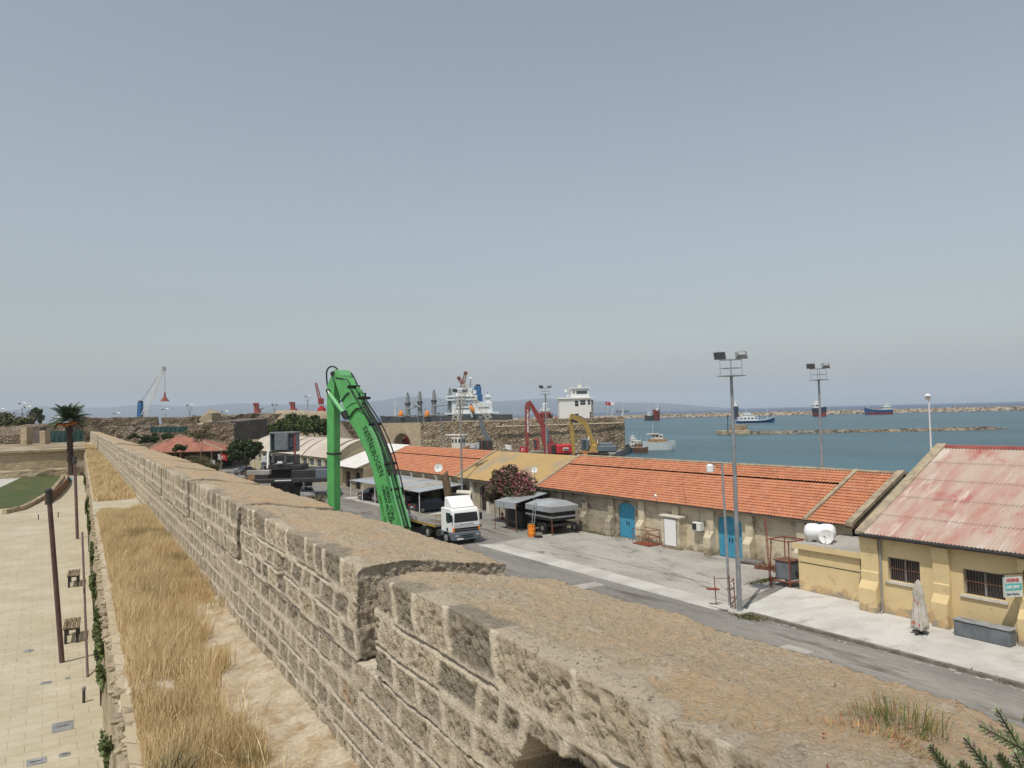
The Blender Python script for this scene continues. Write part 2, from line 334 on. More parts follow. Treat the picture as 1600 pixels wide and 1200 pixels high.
def npmesh(name, V, Q, mat, parent=None, cols=None, smooth=True, tris=None, **tg):
    """numpy mesh; V world coordinates"""
    me = bpy.data.meshes.new(name)
    V = np.asarray(V, np.float32)
    if parent is not None:
        o = parent.location; V = V - np.array([o.x, o.y, o.z], np.float32)
    nq = len(Q); nt_ = 0 if tris is None else len(tris)
    me.vertices.add(len(V)); me.vertices.foreach_set('co', V.ravel())
    me.loops.add(nq*4+nt_*3); me.polygons.add(nq+nt_)
    li = np.asarray(Q, np.int32).ravel()
    st = np.arange(nq)*4
    if nt_: li = np.concatenate([li, np.asarray(tris, np.int32).ravel()]); st = np.concatenate([st, nq*4+np.arange(nt_)*3])
    me.loops.foreach_set('vertex_index', li); me.polygons.foreach_set('loop_start', st.astype(np.int32))
    me.polygons.foreach_set('use_smooth', np.full(nq+nt_, smooth)); me.update(calc_edges=True); me.validate()
    if cols is not None:
        ca = me.color_attributes.new('Col', 'FLOAT_COLOR', 'POINT'); c4 = np.ones((len(V), 4), np.float32); c4[:, :3] = cols
        ca.data.foreach_set('color', c4.ravel())
    me.materials.append(MT[mat]); ob = bpy.data.objects.new(name, me); COL.objects.link(ob)
    if parent is not None: ob.parent = parent
    return tag(ob, tg.get('label'), tg.get('cat'), tg.get('group'), tg.get('kind'))
def shell(A, B, C, skip=()):
    """surface lattice of a box with node coords A, B, C -> lattice verts and quads (outward)"""
    A, B, C = map(np.asarray, (A, B, C)); na, nb, nc = len(A), len(B), len(C); ids = []; qs = []; off = 0
    def face(u, v, fn, flip):
        nonlocal off
        U, V_ = np.meshgrid(np.arange(u), np.arange(v), indexing='ij'); ijk = fn(U.ravel(), V_.ravel()); ids.append(np.stack(ijk, 1))
        g = (np.arange(u*v).reshape(u, v)+off); q = np.stack([g[:-1, :-1], g[1:, :-1], g[1:, 1:], g[:-1, 1:]], -1).reshape(-1, 4)
        qs.append(q[:, ::-1] if flip else q); off += u*v
    z = lambda a, c: np.full_like(a, c)
    if 'a0' not in skip: face(nb, nc, lambda u, v: (z(u, 0), u, v), True)
    if 'a1' not in skip: face(nb, nc, lambda u, v: (z(u, na-1), u, v), False)
    if 'b0' not in skip: face(na, nc, lambda u, v: (u, z(u, 0), v), False)
    if 'b1' not in skip: face(na, nc, lambda u, v: (u, z(u, nb-1), v), True)
    if 'c0' not in skip: face(na, nb, lambda u, v: (u, v, z(u, 0)), True)
    if 'c1' not in skip: face(na, nb, lambda u, v: (u, v, z(u, nc-1)), False)
    I = np.concatenate(ids); Q = np.concatenate(qs); key = (I[:, 0]*nb+I[:, 1])*nc+I[:, 2]
    uq, first, inv = np.unique(key, return_index=True, return_inverse=True); I = I[first]; inv = inv.ravel()
    return np.stack([A[I[:, 0]], B[I[:, 1]], C[I[:, 2]]], 1), inv[Q]
def vnormals(V, Q):
    n = np.cross(V[Q[:, 2]]-V[Q[:, 0]], V[Q[:, 3]]-V[Q[:, 1]]); N = np.zeros_like(V)
    for k in range(4): np.add.at(N, Q[:, k], n)
    return N/np.maximum(np.linalg.norm(N, axis=1, keepdims=True), 1e-9)
def lin(a, b, st): return np.linspace(a, b, max(2, int(round(abs(b-a)/st))+1))
def text(name, s, size, mat, parent, p0, xdir, ydir, ext=.006, align='LEFT', sx=1.0, bold=.0, squash=None):
    cu_ = bpy.data.curves.new(name, 'FONT'); cu_.body = s; cu_.size = size; cu_.extrude = ext; cu_.offset = bold; cu_.align_x = align; cu_.resolution_u = 2
    t = bpy.data.objects.new(name, cu_); COL.objects.link(t); bpy.context.view_layer.update()
    me = bpy.data.meshes.new_from_object(t); bpy.data.objects.remove(t); bpy.data.curves.remove(cu_)
    xd = Vector(xdir).normalized(); yd = Vector(ydir); yd = (yd-xd*yd.dot(xd)).normalized(); zd = xd.cross(yd)
    off = parent.matrix_basis.inverted()
    if parent.parent: off = off @ parent.parent.matrix_basis.inverted()
    for v in me.vertices:
        c = Vector([float(a) for a in p0])+xd*v.co.x*sx+yd*v.co.y+zd*v.co.z
        v.co = off @ c
    me.materials.clear(); me.materials.append(MT[mat])
    o = bpy.data.objects.new(name, me); COL.objects.link(o); o.parent = parent; return o
def copy_tree(o, parent=None):
    c = o.copy(); COL.objects.link(c)
    if parent: c.parent = parent
    for ch in list(o.children): copy_tree(ch, c)
    return c
# ================================================ SETTING
def sheet(name, poly, z, mat, grid=None, th=0):
    b = MB()
    if th: b.prism(poly, z-th, z)
    else: b.add([(x, y, z) for x, y in poly], [tuple(range(len(poly)))])
    return b.build(name, mat, kind='structure')
# materials that need their own nodes
def sea_material():
    m = M('sea', (.02, .06, .07), .12, grain=0); n = m.node_tree; L = n.links; b = n.nodes['Principled BSDF']; b.inputs['Roughness'].default_value = .3
    b.inputs['Specular IOR Level'].default_value = .22
    geo = n.nodes.new('ShaderNodeNewGeometry'); sp = n.nodes.new('ShaderNodeVectorMath'); sp.operation = 'DOT_PRODUCT'
    # depth grows out past the breakwater (line through (686,812)-(973,451))
    sp.inputs[1].default_value = (.783, .622, 0); L.new(geo.outputs['Position'], sp.inputs[0])
    mr = n.nodes.new('ShaderNodeMapRange'); mr.inputs[1].default_value = 960; mr.inputs[2].default_value = 1120; L.new(sp.outputs['Value'], mr.inputs[0])
    mx = n.nodes.new('ShaderNodeMix'); mx.data_type = 'RGBA'; L.new(mr.outputs[0], mx.inputs[0]); mx.inputs[6].default_value = (.028, .085, .105, 1); mx.inputs[7].default_value = (.006, .034, .10, 1)
    t = n.nodes.new('ShaderNodeTexNoise'); t.inputs['Scale'].default_value = .02; t.inputs['Detail'].default_value = 3; mp = n.nodes.new('ShaderNodeMapping'); mp.inputs['Scale'].default_value = (1, .25, 1); mp.inputs['Rotation'].default_value = (0, 0, .5)
    L.new(geo.outputs['Position'], mp.inputs[0]); L.new(mp.outputs[0], t.inputs['Vector'])
    m2 = n.nodes.new('ShaderNodeMapRange'); m2.inputs[1].default_value = .35; m2.inputs[2].default_value = .7; m2.inputs[3].default_value = .75; m2.inputs[4].default_value = 1.45; L.new(t.outputs['Fac'], m2.inputs[0])
    vm = n.nodes.new('ShaderNodeVectorMath'); vm.operation = 'SCALE'; L.new(mx.outputs[2], vm.inputs[0]); L.new(m2.outputs[0], vm.inputs[3]); L.new(vm.outputs[0], b.inputs['Base Color'])
    w1 = n.nodes.new('ShaderNodeTexNoise'); w1.inputs['Scale'].default_value = .8; w1.inputs['Detail'].default_value = 5; w1.inputs['Roughness'].default_value = .6
    m3 = n.nodes.new('ShaderNodeMapping'); m3.inputs['Scale'].default_value = (1, .5, 1); m3.inputs['Rotation'].default_value = (0, 0, -.4); L.new(geo.outputs['Position'], m3.inputs[0]); L.new(m3.outputs[0], w1.inputs['Vector'])
    bn = n.nodes.new('ShaderNodeBump'); bn.inputs['Strength'].default_value = .9; bn.inputs['Distance'].default_value = .5; L.new(w1.outputs['Fac'], bn.inputs['Height']); L.new(bn.outputs[0], b.inputs['Normal'])
sea_material()
sheet('sea', [(-9000, -9000), (26000, -9000), (26000, 26000), (-9000, 26000)], -1.5, 'sea')
# port ground with its quay edge
QUAY = [(3.0, -40), (58, -40), (58, 82), (122, 150), (150, 176), (150, 240), (92, 262), (-70, 262), (-70, 100), (3.0, 100)]
sheet('port_ground', QUAY, 0, 'asphalt', th=3)
sheet('far_ground', [(-900, 100), (-70.2, 100), (-70.2, 262.2), (92, 262.2), (150.2, 240), (205, 270), (150, 420), (230, 700), (-200, 1500), (-2500, 1500), (-2500, 100)], 1.0, 'earth', th=4)
sheet('town_ground', [(-400, -60), (4.0, -60), (4.0, 107), (-400, 107)], 4.4, 'paving', th=4.0)
sheet('loading_pavement', [(29.5, 28.2), (38.8, 31.2), (40.28, 32), (40.28, 55.5), (38.0, 54.6), (29.5, 53.4)], .03, 'concrete', th=.2)
sheet('ramp_strip', [(29.3, 28.4), (30.9, 28.9), (30.9, 52.6), (29.3, 53.6)], .036, 'concrete_lt', th=.2)
sheet('forecourt_pavement', [(30.15, -20), (35.0, -20), (35.0, 24.2), (35.9, 24.2), (35.9, 29.4), (31.2, 27.9), (30.15, 27.2)], .14, 'concrete_new', th=.3)
sheet('old_pavement', [(30.15, -20), (34.9, -20), (34.9, 19.3), (33.2, 20.6), (30.15, 17.8)], .144, 'concrete_lt', th=.3)
sheet('kerb', [(29.95, -20), (30.15, -20), (30.15, 27.2), (29.95, 27.2)], .148, 'kerb', th=.3)
sheet('carport_pavement', [(33.0, 72.4), (40.2, 72.4), (40.2, 96), (33.0, 96)], .08, 'concrete_lt', th=.3)
sheet('painted_line', [(17.2, -20), (17.34, -20), (17.6, 60), (17.46, 60)], .004, 'concrete')
b = MB()
for x, y, r_ in ((24, 28, .8), (26.5, 22, 1.1), (22.5, 33, .7), (27.6, 37, .9)):
    b.box(x-r_, x+r_, y-.6*r_, y+.6*r_, .001, .005)
b.build('asphalt_patches', 'concrete', kind='structure')
for nm_, (a, c), w_ in (('yard_crack', ((858, 853), (1109, 913)), .05), ('yard_joint', ((1000, 846), (1105, 866)), .03), ('yard_drain_line', ((930, 842), (1150, 938)), .025)):
    p, q = Z(*a, 0), Z(*c, 0); n_ = 30; b = MB(); rr = random.Random(5); V = []
    for i in range(n_+1): k = i/n_; x, y = p[0]+(q[0]-p[0])*k+rr.uniform(-.05, .05), p[1]+(q[1]-p[1])*k; V += [(x-w_*rr.uniform(.3, 1), y, .0345), (x+w_*rr.uniform(.3, 1), y, .0345)]
    b.add(V, [(2*i, 2*i+1, 2*i+3, 2*i+2) for i in range(n_)]); b.build(nm_, 'mortar_dark', kind='structure')
# sea wall of mountains far beyond the bay
def mountains():
    n = 420; V = []; rows = 9
    P = np.linspace(-500, 1600, n)
    prof = np.interp(P, [-500, -200, 0, 60, 120, 250, 330, 420, 500, 560, 600, 640, 690, 740, 800, 850, 900, 960, 1000, 1060, 1150, 1600],
                     [27, 27, 24, 29, 26, 28, 27, 25, 24, 22, 27, 31, 27, 21, 22, 23, 19, 15, 13, 9, 0, -12])
    D0 = 15500.
    for j in range(rows):
        t = j/(rows-1)
        for i, p in enumerate(P):
            dep = D0-3500*(1-t); a = math.atan((p-CX)/F)+HD
            rr = dep/math.cos(a-HD)
            h = prof[i]*D0/F*(1+0.0)*t**.8
            V.append((rr*math.sin(a), rr*math.cos(a), h))
    V = np.array(V); V[:, 2] += fbm(np.c_[V[:, :2], V[:, 2]*0], .0011, 5, 3)*150*np.clip(V[:, 2]/300, 0, 1); V[:, 2] -= 2
    g = np.arange(rows*n).reshape(rows, n); Q = np.stack([g[:-1, :-1], g[:-1, 1:], g[1:, 1:], g[1:, :-1]], -1).reshape(-1, 4)
    npmesh('hills', V, Q, 'mountain', kind='structure')
mountains()
# ================================================ THE PARAPET WALL
ALP = math.atan(.033); sA, cA = math.sin(ALP), math.cos(ALP); WX = 2.2
def wl(s, t, z): return np.stack([WX+s*sA+t*cA, s*cA-t*sA, z], 1)
def stone_material():
    m = M('wallstone', (1, 1, 1), .95, grain=0, spec=.15); n = m.node_tree; L = n.links; b = n.nodes['Principled BSDF']
    at = n.nodes.new('ShaderNodeVertexColor'); at.layer_name = 'Col'; sp = n.nodes.new('ShaderNodeSeparateColor'); L.new(at.outputs[0], sp.inputs[0])
    geo = n.nodes.new('ShaderNodeNewGeometry')
    def noise(sc, det=5, ro=.65, ty=None):
        t = n.nodes.new('ShaderNodeTexNoise'); t.inputs['Scale'].default_value = sc; t.inputs['Detail'].default_value = det; t.inputs['Roughness'].default_value = ro; L.new(geo.outputs['Position'], t.inputs['Vector']); return t.outputs['Fac']
    def rmp(f, a, c, lo=0., hi=1.):
        x = n.nodes.new('ShaderNodeMapRange'); x.inputs[1].default_value = a; x.inputs[2].default_value = c; x.inputs[3].default_value = lo; x.inputs[4].default_value = hi; L.new(f, x.inputs[0]); return x.outputs[0]
    def mix(a, c, f):
        x = n.nodes.new('ShaderNodeMix'); x.data_type = 'RGBA'; L.new(f, x.inputs[0])
        for s_, v in ((6, a), (7, c)):
            if isinstance(v, tuple): x.inputs[s_].default_value = (*v, 1)
            else: L.new(v, x.inputs[s_])
        return x.outputs[2]
    def mul(a, c):
        x = n.nodes.new('ShaderNodeMath'); x.operation = 'MULTIPLY'; L.new(a, x.inputs[0]); L.new(c, x.inputs[1]); return x.outputs[0]
    stone = mix((.50, .42, .31), (.265, .23, .175), sp.outputs[0])               # per stone tone
    stone = mix(stone, (.44, .365, .265), rmp(noise(5), .54, .70))
    stone = mix(stone, (.12, .10, .075), rmp(noise(16, 4), .58, .70)); stone = mix(stone, (.09, .075, .055), rmp(noise(46, 3, .5), .64, .70))
    stone = mix(stone, (.42, .27, .15), rmp(noise(1.1, 3), .62, .74))
    mort = mix((.66, .575, .45), (.54, .46, .35), rmp(noise(9), .4, .65))
    side = mix(stone, mort, sp.outputs[1])
    top = mix((.38, .32, .235), (.45, .385, .29), rmp(noise(7), .4, .65))
    top = mix(top, (.12, .105, .09), rmp(noise(26, 6, .8), .52, .64)); top = mix(top, (.56, .50, .41), rmp(noise(60, 3, .7), .57, .64))
    lich = mul(mul(rmp(noise(1.3, 4), .30, .56), rmp(noise(45, 3, .7), .36, .54)), sp.outputs[0])
    top = mix(top, (.48, .325, .18), lich)
    top = mix(top, (.50, .45, .36), rmp(noise(2.2, 5), .62, .72))
    c = mix(side, top, sp.outputs[2])
    L.new(c, b.inputs['Base Color'])
    v = n.nodes.new('ShaderNodeTexVoronoi'); v.inputs['Scale'].default_value = 42; L.new(geo.outputs['Position'], v.inputs['Vector'])
    ad = n.nodes.new('ShaderNodeMath'); ad.operation = 'ADD'; L.new(noise(38, 8, .75), ad.inputs[0]); L.new(rmp(v.outputs['Distance'], 0, .5, 0, .45), ad.inputs[1])
    bn = n.nodes.new('ShaderNodeBump'); bn.inputs['Strength'].default_value = .95; bn.inputs['Distance'].default_value = .022; L.new(ad.outputs[0], bn.inputs['Height']); L.new(bn.outputs[0], b.inputs['Normal'])
stone_material()
CRS = [6.9, 7.28, 7.56, 7.83, 8.10, 8.37, 8.64, 9.3]          # course heights
JO = [np.sort(np.random.default_rng(50+k).uniform(-4, 190, 1)) for k in range(8)]
for k in range(7):
    r_ = np.random.default_rng(90+k); x = [-6.0]; mean = .62 if k == 6 else .45
    while x[-1] < 200: x.append(x[-1]+mean*(.55+r_.random()*.95))
    JO[k] = np.array(x)
def stone_field(s, z):
    """distance to joints, per-stone tone"""
    wob = fbm(np.stack([s, z*0, z*0], 1), .9, 3, 21)*.07
    zz = z+wob; k = np.clip(np.searchsorted(CRS, zz)-1, 0, 6); C_ = np.array(CRS)
    dh = np.minimum(zz-C_[k], np.where(k == 6, 9., C_[k+1]-zz)); dlow = zz-C_[k]
    dv = np.zeros_like(s); tone = np.zeros_like(s)
    for q in range(7):
        mm = k == q
        if not mm.any(): continue
        sj = s[mm]+.04*np.sin(z[mm]*9+q); i = np.searchsorted(JO[q], sj)-1; i = np.clip(i, 0, len(JO[q])-2)
        dv[mm] = np.minimum(sj-JO[q][i], JO[q][i+1]-sj); tone[mm] = _h(i, np.full_like(i, q), i*0, 5)
    return dh, dv, tone, dlow, k
def sstep(x, a, c): t = np.clip((x-a)/(c-a), 0, 1); return t*t*(3-2*t)
LOOP = [(3.52, 8.24, .34, .26), (9.75, 8.42, .14, .16), (15.7, 8.42, .13, .18), (21.8, 8.44, .13, .19), (28.1, 8.44, .13, .19), (34.6, 8.44, .13, .19), (41, 8.44, .13, .19), (47, 8.44, .13, .19), (53.5, 8.44, .13, .19), (60, 8.44, .14, .19), (66, 8.44, .14, .19)]
TH = 1.67
def wall_piece(name, parent, s0, s1, z0, z1, st, top=True, tmax=TH, label=None):
    tgrid = np.concatenate([lin(0, .25, st), lin(.25, tmax, st*1.15)[1:]]) if top else np.array([0, .3, tmax])
    if st > .1: tgrid = lin(0, tmax, .2)
    P, Q = shell(lin(s0, s1, st), tgrid, lin(z0, z1, min(st, .05)), skip=() if top else ('b0',))
    s, t, z = P.T.copy()
    u = (z-z0)/(z1-z0)
    if top:   # top slopes down outwards, slight crown, wavy edge, worn corners
        zt = z1-.02-.17*(t/TH)-.05*(t/TH)**2+.03*np.exp(-((t-.5)/.35)**2)+fbm(np.stack([s, t, t*0], 1), .8, 3, 5)*.09
        z = z0+(zt-z0)*u
        fl_ = (.20 if s0 < 7 else .34)*np.clip(t/TH, 0, 1)**.8; s = s+np.where(s-s0 < (s1-s0)/2, fl_*(1-sstep(s-s0, 0, .9)), -fl_*(1-sstep(s1-s, 0, .9)))
        wear = .025+.12*np.clip(fbm(np.stack([s, t*0, t*0], 1), 1.3, 3, 9)+.12, 0, .4)
        z = z-wear*.5*np.exp(-t/.07)*u**6; t = t+wear*.4*np.exp(-(z1-P[:, 2])/.06)*np.exp(-t/.03)
        e = np.minimum(s-s0, s1-s); z = z-.05*np.exp(-e/.05)*u**6
    else: t = t-.0
    W = wl(s, t, z); N = vnormals(W, Q)
    # side relief (left face & ends)
    left = np.exp(-np.abs(P[:, 1])/.02); dh, dv, tone, dlow, k = stone_field(s, z)
    Pn = np.stack([s, t, z], 1)
    m_v = 1-sstep(dv, .022, .055+.03*vnoise(Pn, 6, 3)); m_h = 1-sstep(dh, .02, .05+.03*vnoise(Pn, 5, 8)); mort = np.maximum(m_v, m_h)
    rough = fbm(Pn, 5, 3, 31)*.026+fbm(Pn, 24, 3 if st < .04 else 1, 41)*.038*(1 if st < .05 else .5)
    dvt = np.abs(((s+.25*np.sin(s*1.7)+P[:, 1]*.12) % .86)-.43)
    pit = np.clip(vnoise(Pn, 17, 61)-.66, 0, 1)*.10*(st < .04)+np.clip(vnoise(Pn, 36, 62)-.62, 0, 1)*.07*(st < .02)
    crev = (1-sstep(np.abs(dlow-.006), .004, .020))*sstep(vnoise(Pn, 2.3, 71), .38, .60)*.05
    dis = -.010*(1-mort)*(.5+tone)+rough*(1-.45*mort)-pit*(1-mort)-crev
    onside = np.clip(1-np.abs(N[:, 2])*1.4, 0, 1)
    isL = (P[:, 1] < .02)
    dis_top = fbm(Pn, 3, 4, 13)*.06+fbm(Pn, 26, 3, 17)*.036*(st < .04)-np.clip(vnoise(Pn, 12, 63)-.72, 0, 1)*.09*(st < .04)-.02*(1-sstep(dvt, .008, .022))*(1-sstep(P[:, 1]+fbm(Pn, 2, 2, 5)*.5, .3, .9))
    edge_ = np.exp(-(z1-P[:, 2])/.05) if top else 0*s
    W[:, 0] -= dis*isL*cA*(1-edge_); W[:, 1] += dis*isL*sA*(1-edge_)
    d = np.where(isL, dis_top*edge_, np.where(P[:, 2] > z1-1e-6 if top else np.zeros(len(P), bool), dis_top, rough*1.1-pit-.03*(tone-.5)))
    W = W+N*d[:, None]
    for (c, zc, hw, hh) in LOOP:
        if not (s0 < c < s1): continue
        ir = fbm(Pn, 4, 3, 77)*(.35 if c < 5 else .2)
        q = np.maximum(np.abs(s-c-.5*(c < 5)*(zc-z))/hw, np.abs(z-zc)/hh)+ir
        inn = (1-sstep(q, .93, 1.02))*isL
        depth = (.42+.25*vnoise(Pn, 5, 4))*inn
        W[:, 0] += depth*cA; W[:, 1] -= depth*sA
        mort = np.where(inn > .3, 0, mort); tone = np.where(inn > .3, .9, tone)
    topm = np.where((P[:, 2] > z1-1e-6) & top, 1.0, 0.0)
    if top: topm = topm*sstep(P[:, 1]+fbm(Pn, 3, 4, 19)*.55, .06, .26)
    tone = np.where(topm > .5, np.clip(.58+.70*sstep(s, 8, 18)-.25*np.clip(P[:, 1]-.6, 0, 2)*sstep(s, 6, 22)+.25*(1-sstep(s, 0, 5)), 0, 1), tone)
    col = np.stack([np.clip(tone*1.1, 0, 1)*(1-.0*left), np.where(isL, mort, .1*mort), topm], 1)
    W[:, 2] += (P[:, 2]-z0)/(z1-z0)*[0, 0, -.03, .02, -.02, .03][int(s0) % 6]
    o = npmesh(name, W, Q, 'wallstone', parent, col)
    if label: o['label'] = label
    return o
wall = thing('parapet_wall', 'long weathered limestone parapet wall with rough sloping tops running away from the camera', 'wall', (WX, 6, 7.1))
SL = [-2.5, 6.26, 6.76, 12.40, 12.74, 18.55, 19.0, 24.9, 25.35, 31.3, 31.7, 37.5, 38.0, 44, 44.4, 50.3, 50.7, 56.7, 57.1, 63, 63.4, 70, 70.4, 160]
for i in range(0, len(SL), 2):
    s0, s1 = SL[i], SL[i+1]; st = [.0125, .018, .028, .04, .05, .07, .08, .1, .1, .12, .12, .25][i//2]
    wall_piece('merlon', wall, s0 if i else .2, s1, 8.10, 9.0, st)
for s0, s1, st in ((.2, 6.5, .015), (6.5, 12.5, .02), (12.5, 20, .03), (20, 34, .05), (34, 70, .09), (70, 160, .25)):
    P, Q = shell(lin(s0, s1, st), np.array([0, .6, TH]), lin(6.95, 8.10, min(st, .05)), skip=('b1',))
    s, t, z = P.T; W = wl(s, t, z); dh, dv, tone, dlow, k = stone_field(s, z); Pn = np.stack([s, t, z], 1)
    mort = np.maximum(1-sstep(dv, .022, .055+.03*vnoise(Pn, 6, 3)), 1-sstep(dh, .02, .05+.03*vnoise(Pn, 5, 8)))
    rough = fbm(Pn, 5, 3, 31)*.028+fbm(Pn, 24, 3, 41)*.038*(1 if st < .05 else .4); pit = np.clip(vnoise(Pn, 17, 61)-.66, 0, 1)*.10*(st < .04)
    crev = (1-sstep(np.abs(dlow-.006), .004, .020))*sstep(vnoise(Pn, 2.3, 71), .38, .60)*.05
    d = np.where(P[:, 1] < .01, -(-.010*(1-mort)*(.5+tone)+rough*(1-.45*mort)-pit*(1-mort)-crev)+.012, 0)
    W[:, 0] += d*cA; W[:, 1] -= d*sA; W[:, 2] += np.where((P[:, 2] > 8.09), fbm(Pn, 6, 3, 4)*.04-.01, 0)
    npmesh('wall_base', W, Q, 'wallstone', wall, np.stack([np.clip(tone*.8, 0, 1), mort, 0*mort], 1))
# outer (port side) wall of the rampart, and its town side
ram = thing('rampart', 'tall stone rampart carrying the parapet above the port road', 'rampart', (3, 6, 0))
P, Q = shell(lin(-20, 160, .9), np.array([.35, 1.0, TH+.06]), lin(-.2, 8.62, .6), skip=('c0',)); s, t, z = P.T.copy()
z = np.where((z > 8.0) & (P[:, 1] < 1.5), 8.0, z); z = np.minimum(z, 8.45)
W = wl(s, t+(8.6-z)*.02, z); W += vnormals(W, Q)*(fbm(W, 1.2, 3, 8)*.2)[:, None]
npmesh('outer_face', W, Q, 'fort', ram)
TX = lambda y: .42+.0375*y
P, Q = shell(lin(-25, 157, .5), np.linspace(0, 1, 4), lin(4.2, 7.02, .35), skip=('c0',)); y, t, z = P.T
x = TX(y)*(1-t)+(WX+y*.033+.25)*t; W = np.stack([x, y, z], 1); W += vnormals(W, Q)*(fbm(W, 1.5, 3, 8)*.14*(t < .1)-.04*(t < .1))[:, None]
npmesh('town_side_face', W, Q, 'town_wall', ram)
# terrace soil
ys = np.concatenate([lin(-3, 16, .06), lin(16, 40, .15)[1:], lin(40, 157, .6)[1:]]); ts = np.linspace(0, 1, 34)
YY, TT = np.meshgrid(ys, ts, indexing='ij'); YY = YY.ravel(); TT = TT.ravel(); xl = TX(YY)-.04; xr = WX+YY*.033+.10
XX = xl*(1-TT)+xr*TT; P3 = np.stack([XX, YY, YY*0], 1)
ZZ = 7.06+fbm(P3, .9, 4, 2)*.18+fbm(P3, 6, 3, 6)*.05+.05*sstep(TT, .75, 1)-.10*(1-sstep(TT, 0, .07)); slab = sstep(YY, 31.0, 31.25)*(1-sstep(YY, 36.0, 36.2)); ZZ = ZZ*(1-slab)+7.0*slab
g = np.arange(len(ys)*len(ts)).reshape(len(ys), len(ts)); Q = np.stack([g[:-1, :-1], g[:-1, 1:], g[1:, 1:], g[1:, :-1]], -1).reshape(-1, 4)
npmesh('terrace_ground', np.stack([XX, YY, ZZ], 1), Q, 'soil', kind='structure')
sheet('terrace_path', [(TX(31)-.02, 31.1), (WX+31*.033+.05, 31.1), (WX+36*.033+.05, 36.1), (TX(36)-.02, 36.1)], 7.10, 'paving', th=.12)
# loose edging stones of the terrace
eb = MB(); rr = random.Random(4)
for i in range(900):
    y = 4+i*.04*(1+i*.0016); r_ = rr.uniform(.02, .07)*(1+.004*y); x = TX(y)+rr.uniform(-.10, .16); z = 7.0+rr.uniform(-.03, .03)
    n = 6; vs = []
    for zz, k in ((-r_*.5, .8), (r_*.25, 1), (r_*.7, .55)):
        for j in range(n): a = 2*math.pi*j/n+r_*9; q = r_*k*rr.uniform(.7, 1.25); vs.append((x+q*math.cos(a)*1.2, y+q*math.sin(a), z+zz))
    eb.add(vs, [tuple(range(n))[::-1], tuple(range(2*n, 3*n))]+[(l*n+j, l*n+(j+1) % n, (l+1)*n+(j+1) % n, (l+1)*n+j) for l in range(2) for j in range(n)])
eb.build('edge_rubble', 'boulder_near' if 'boulder_near' in MT else 'verge', kind='stuff', label='loose pale rubble along the terrace edge', cat='rubble')
# ================================================ GRASS
def bare(x, y):
    """1 where the terrace is bare soil"""
    P3 = np.stack([x, y, x*0], 1); dw = (WX+y*.033)-x
    nz = fbm(P3, 1.1, 4, 33)
    near = (1-sstep(y, 12.5, 16))
    b_ = sstep(nz+.62*(.85-dw)*near+.10*near, .17, .32)
    b_ = np.maximum(b_, near*(1-sstep(dw+nz*.9, .15, .5)))
    return np.maximum(b_, sstep(y, 30.9, 31.1)*(1-sstep(y, 36.1, 36.3)))
def grass(name, y0, y1, n, h, wd, seed, label):
    r_ = np.random.default_rng(seed); y = r_.uniform(y0, y1, n*2); tt = r_.uniform(.05, .985, n*2)
    x = TX(y)*(1-tt)+(WX+y*.033)*tt
    P0_ = np.stack([x, y, x*0], 1); keep = (r_.random(n*2) > bare(x, y)*1.02) & (r_.random(n*2) < .62+2.2*fbm(P0_, 2.3, 3, 57)+.25*(y > 30)); x = x[keep][:n]; y = y[keep][:n]; m = len(x)
    P3 = np.stack([x, y, x*0], 1); cl = fbm(P3, 1.6, 3, 44)*1.5+.5
    hh = h*(.45+.85*cl)*(.6+.7*r_.random(m)); tt2 = (x-TX(y))/(WX+y*.033-TX(y)); hh *= .45+.55*sstep(tt2, 0, .12)
    ang = r_.uniform(0, 6.283, m); lean = r_.gamma(2, .12, m)*hh; dx = np.cos(ang)*lean+.05*hh; dy = np.sin(ang)*lean*.6
    wv = wd*(.6+.8*r_.random(m)); wa = r_.uniform(-.6, .6, m); wx, wy = np.cos(wa)*wv/2, np.sin(wa)*wv/2
    z0 = 7.02+np.zeros(m)
    V = np.empty((m, 5, 3)); fr = lambda a, b_, c: np.stack([a, b_, c], 1)
    V[:, 0] = fr(x-wx, y-wy, z0); V[:, 1] = fr(x+wx, y+wy, z0)
    V[:, 2] = fr(x-wx*.8+dx*.35, y-wy*.8+dy*.35, z0+hh*.6); V[:, 3] = fr(x+wx*.8+dx*.35, y+wy*.8+dy*.35, z0+hh*.6)
    V[:, 4] = fr(x+dx, y+dy, z0+hh*.97)
    b0 = np.arange(m)*5; Q = np.stack([b0, b0+1, b0+3, b0+2], 1); T = np.stack([b0+2, b0+3, b0+4], 1)
    k = np.clip(r_.random(m)*.8+(cl-.5)*.7+.18, 0, 1)[:, None]
    c = np.array([.46, .31, .14])*(1-k)+np.array([.76, .60, .34])*k
    st = r_.random(m) > .955; c[st] = np.array([.68, .56, .33])
    gz = (fbm(P3, .8, 3, 91) > .2); c[gz] = c[gz]*.5+np.array([.16, .14, .05])*.5
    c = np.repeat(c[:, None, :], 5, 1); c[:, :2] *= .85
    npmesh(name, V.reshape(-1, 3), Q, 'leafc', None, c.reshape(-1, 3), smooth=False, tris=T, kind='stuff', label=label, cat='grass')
grass('dry_grass', 5.2, 31.0, 92000, .36, .0065, 5, 'tall golden dry grass filling the terrace beside the parapet')
grass('dry_grass', 36.1, 130, 60000, .36, .022, 6, 'golden dry grass beyond the bare concrete strip of the terrace')
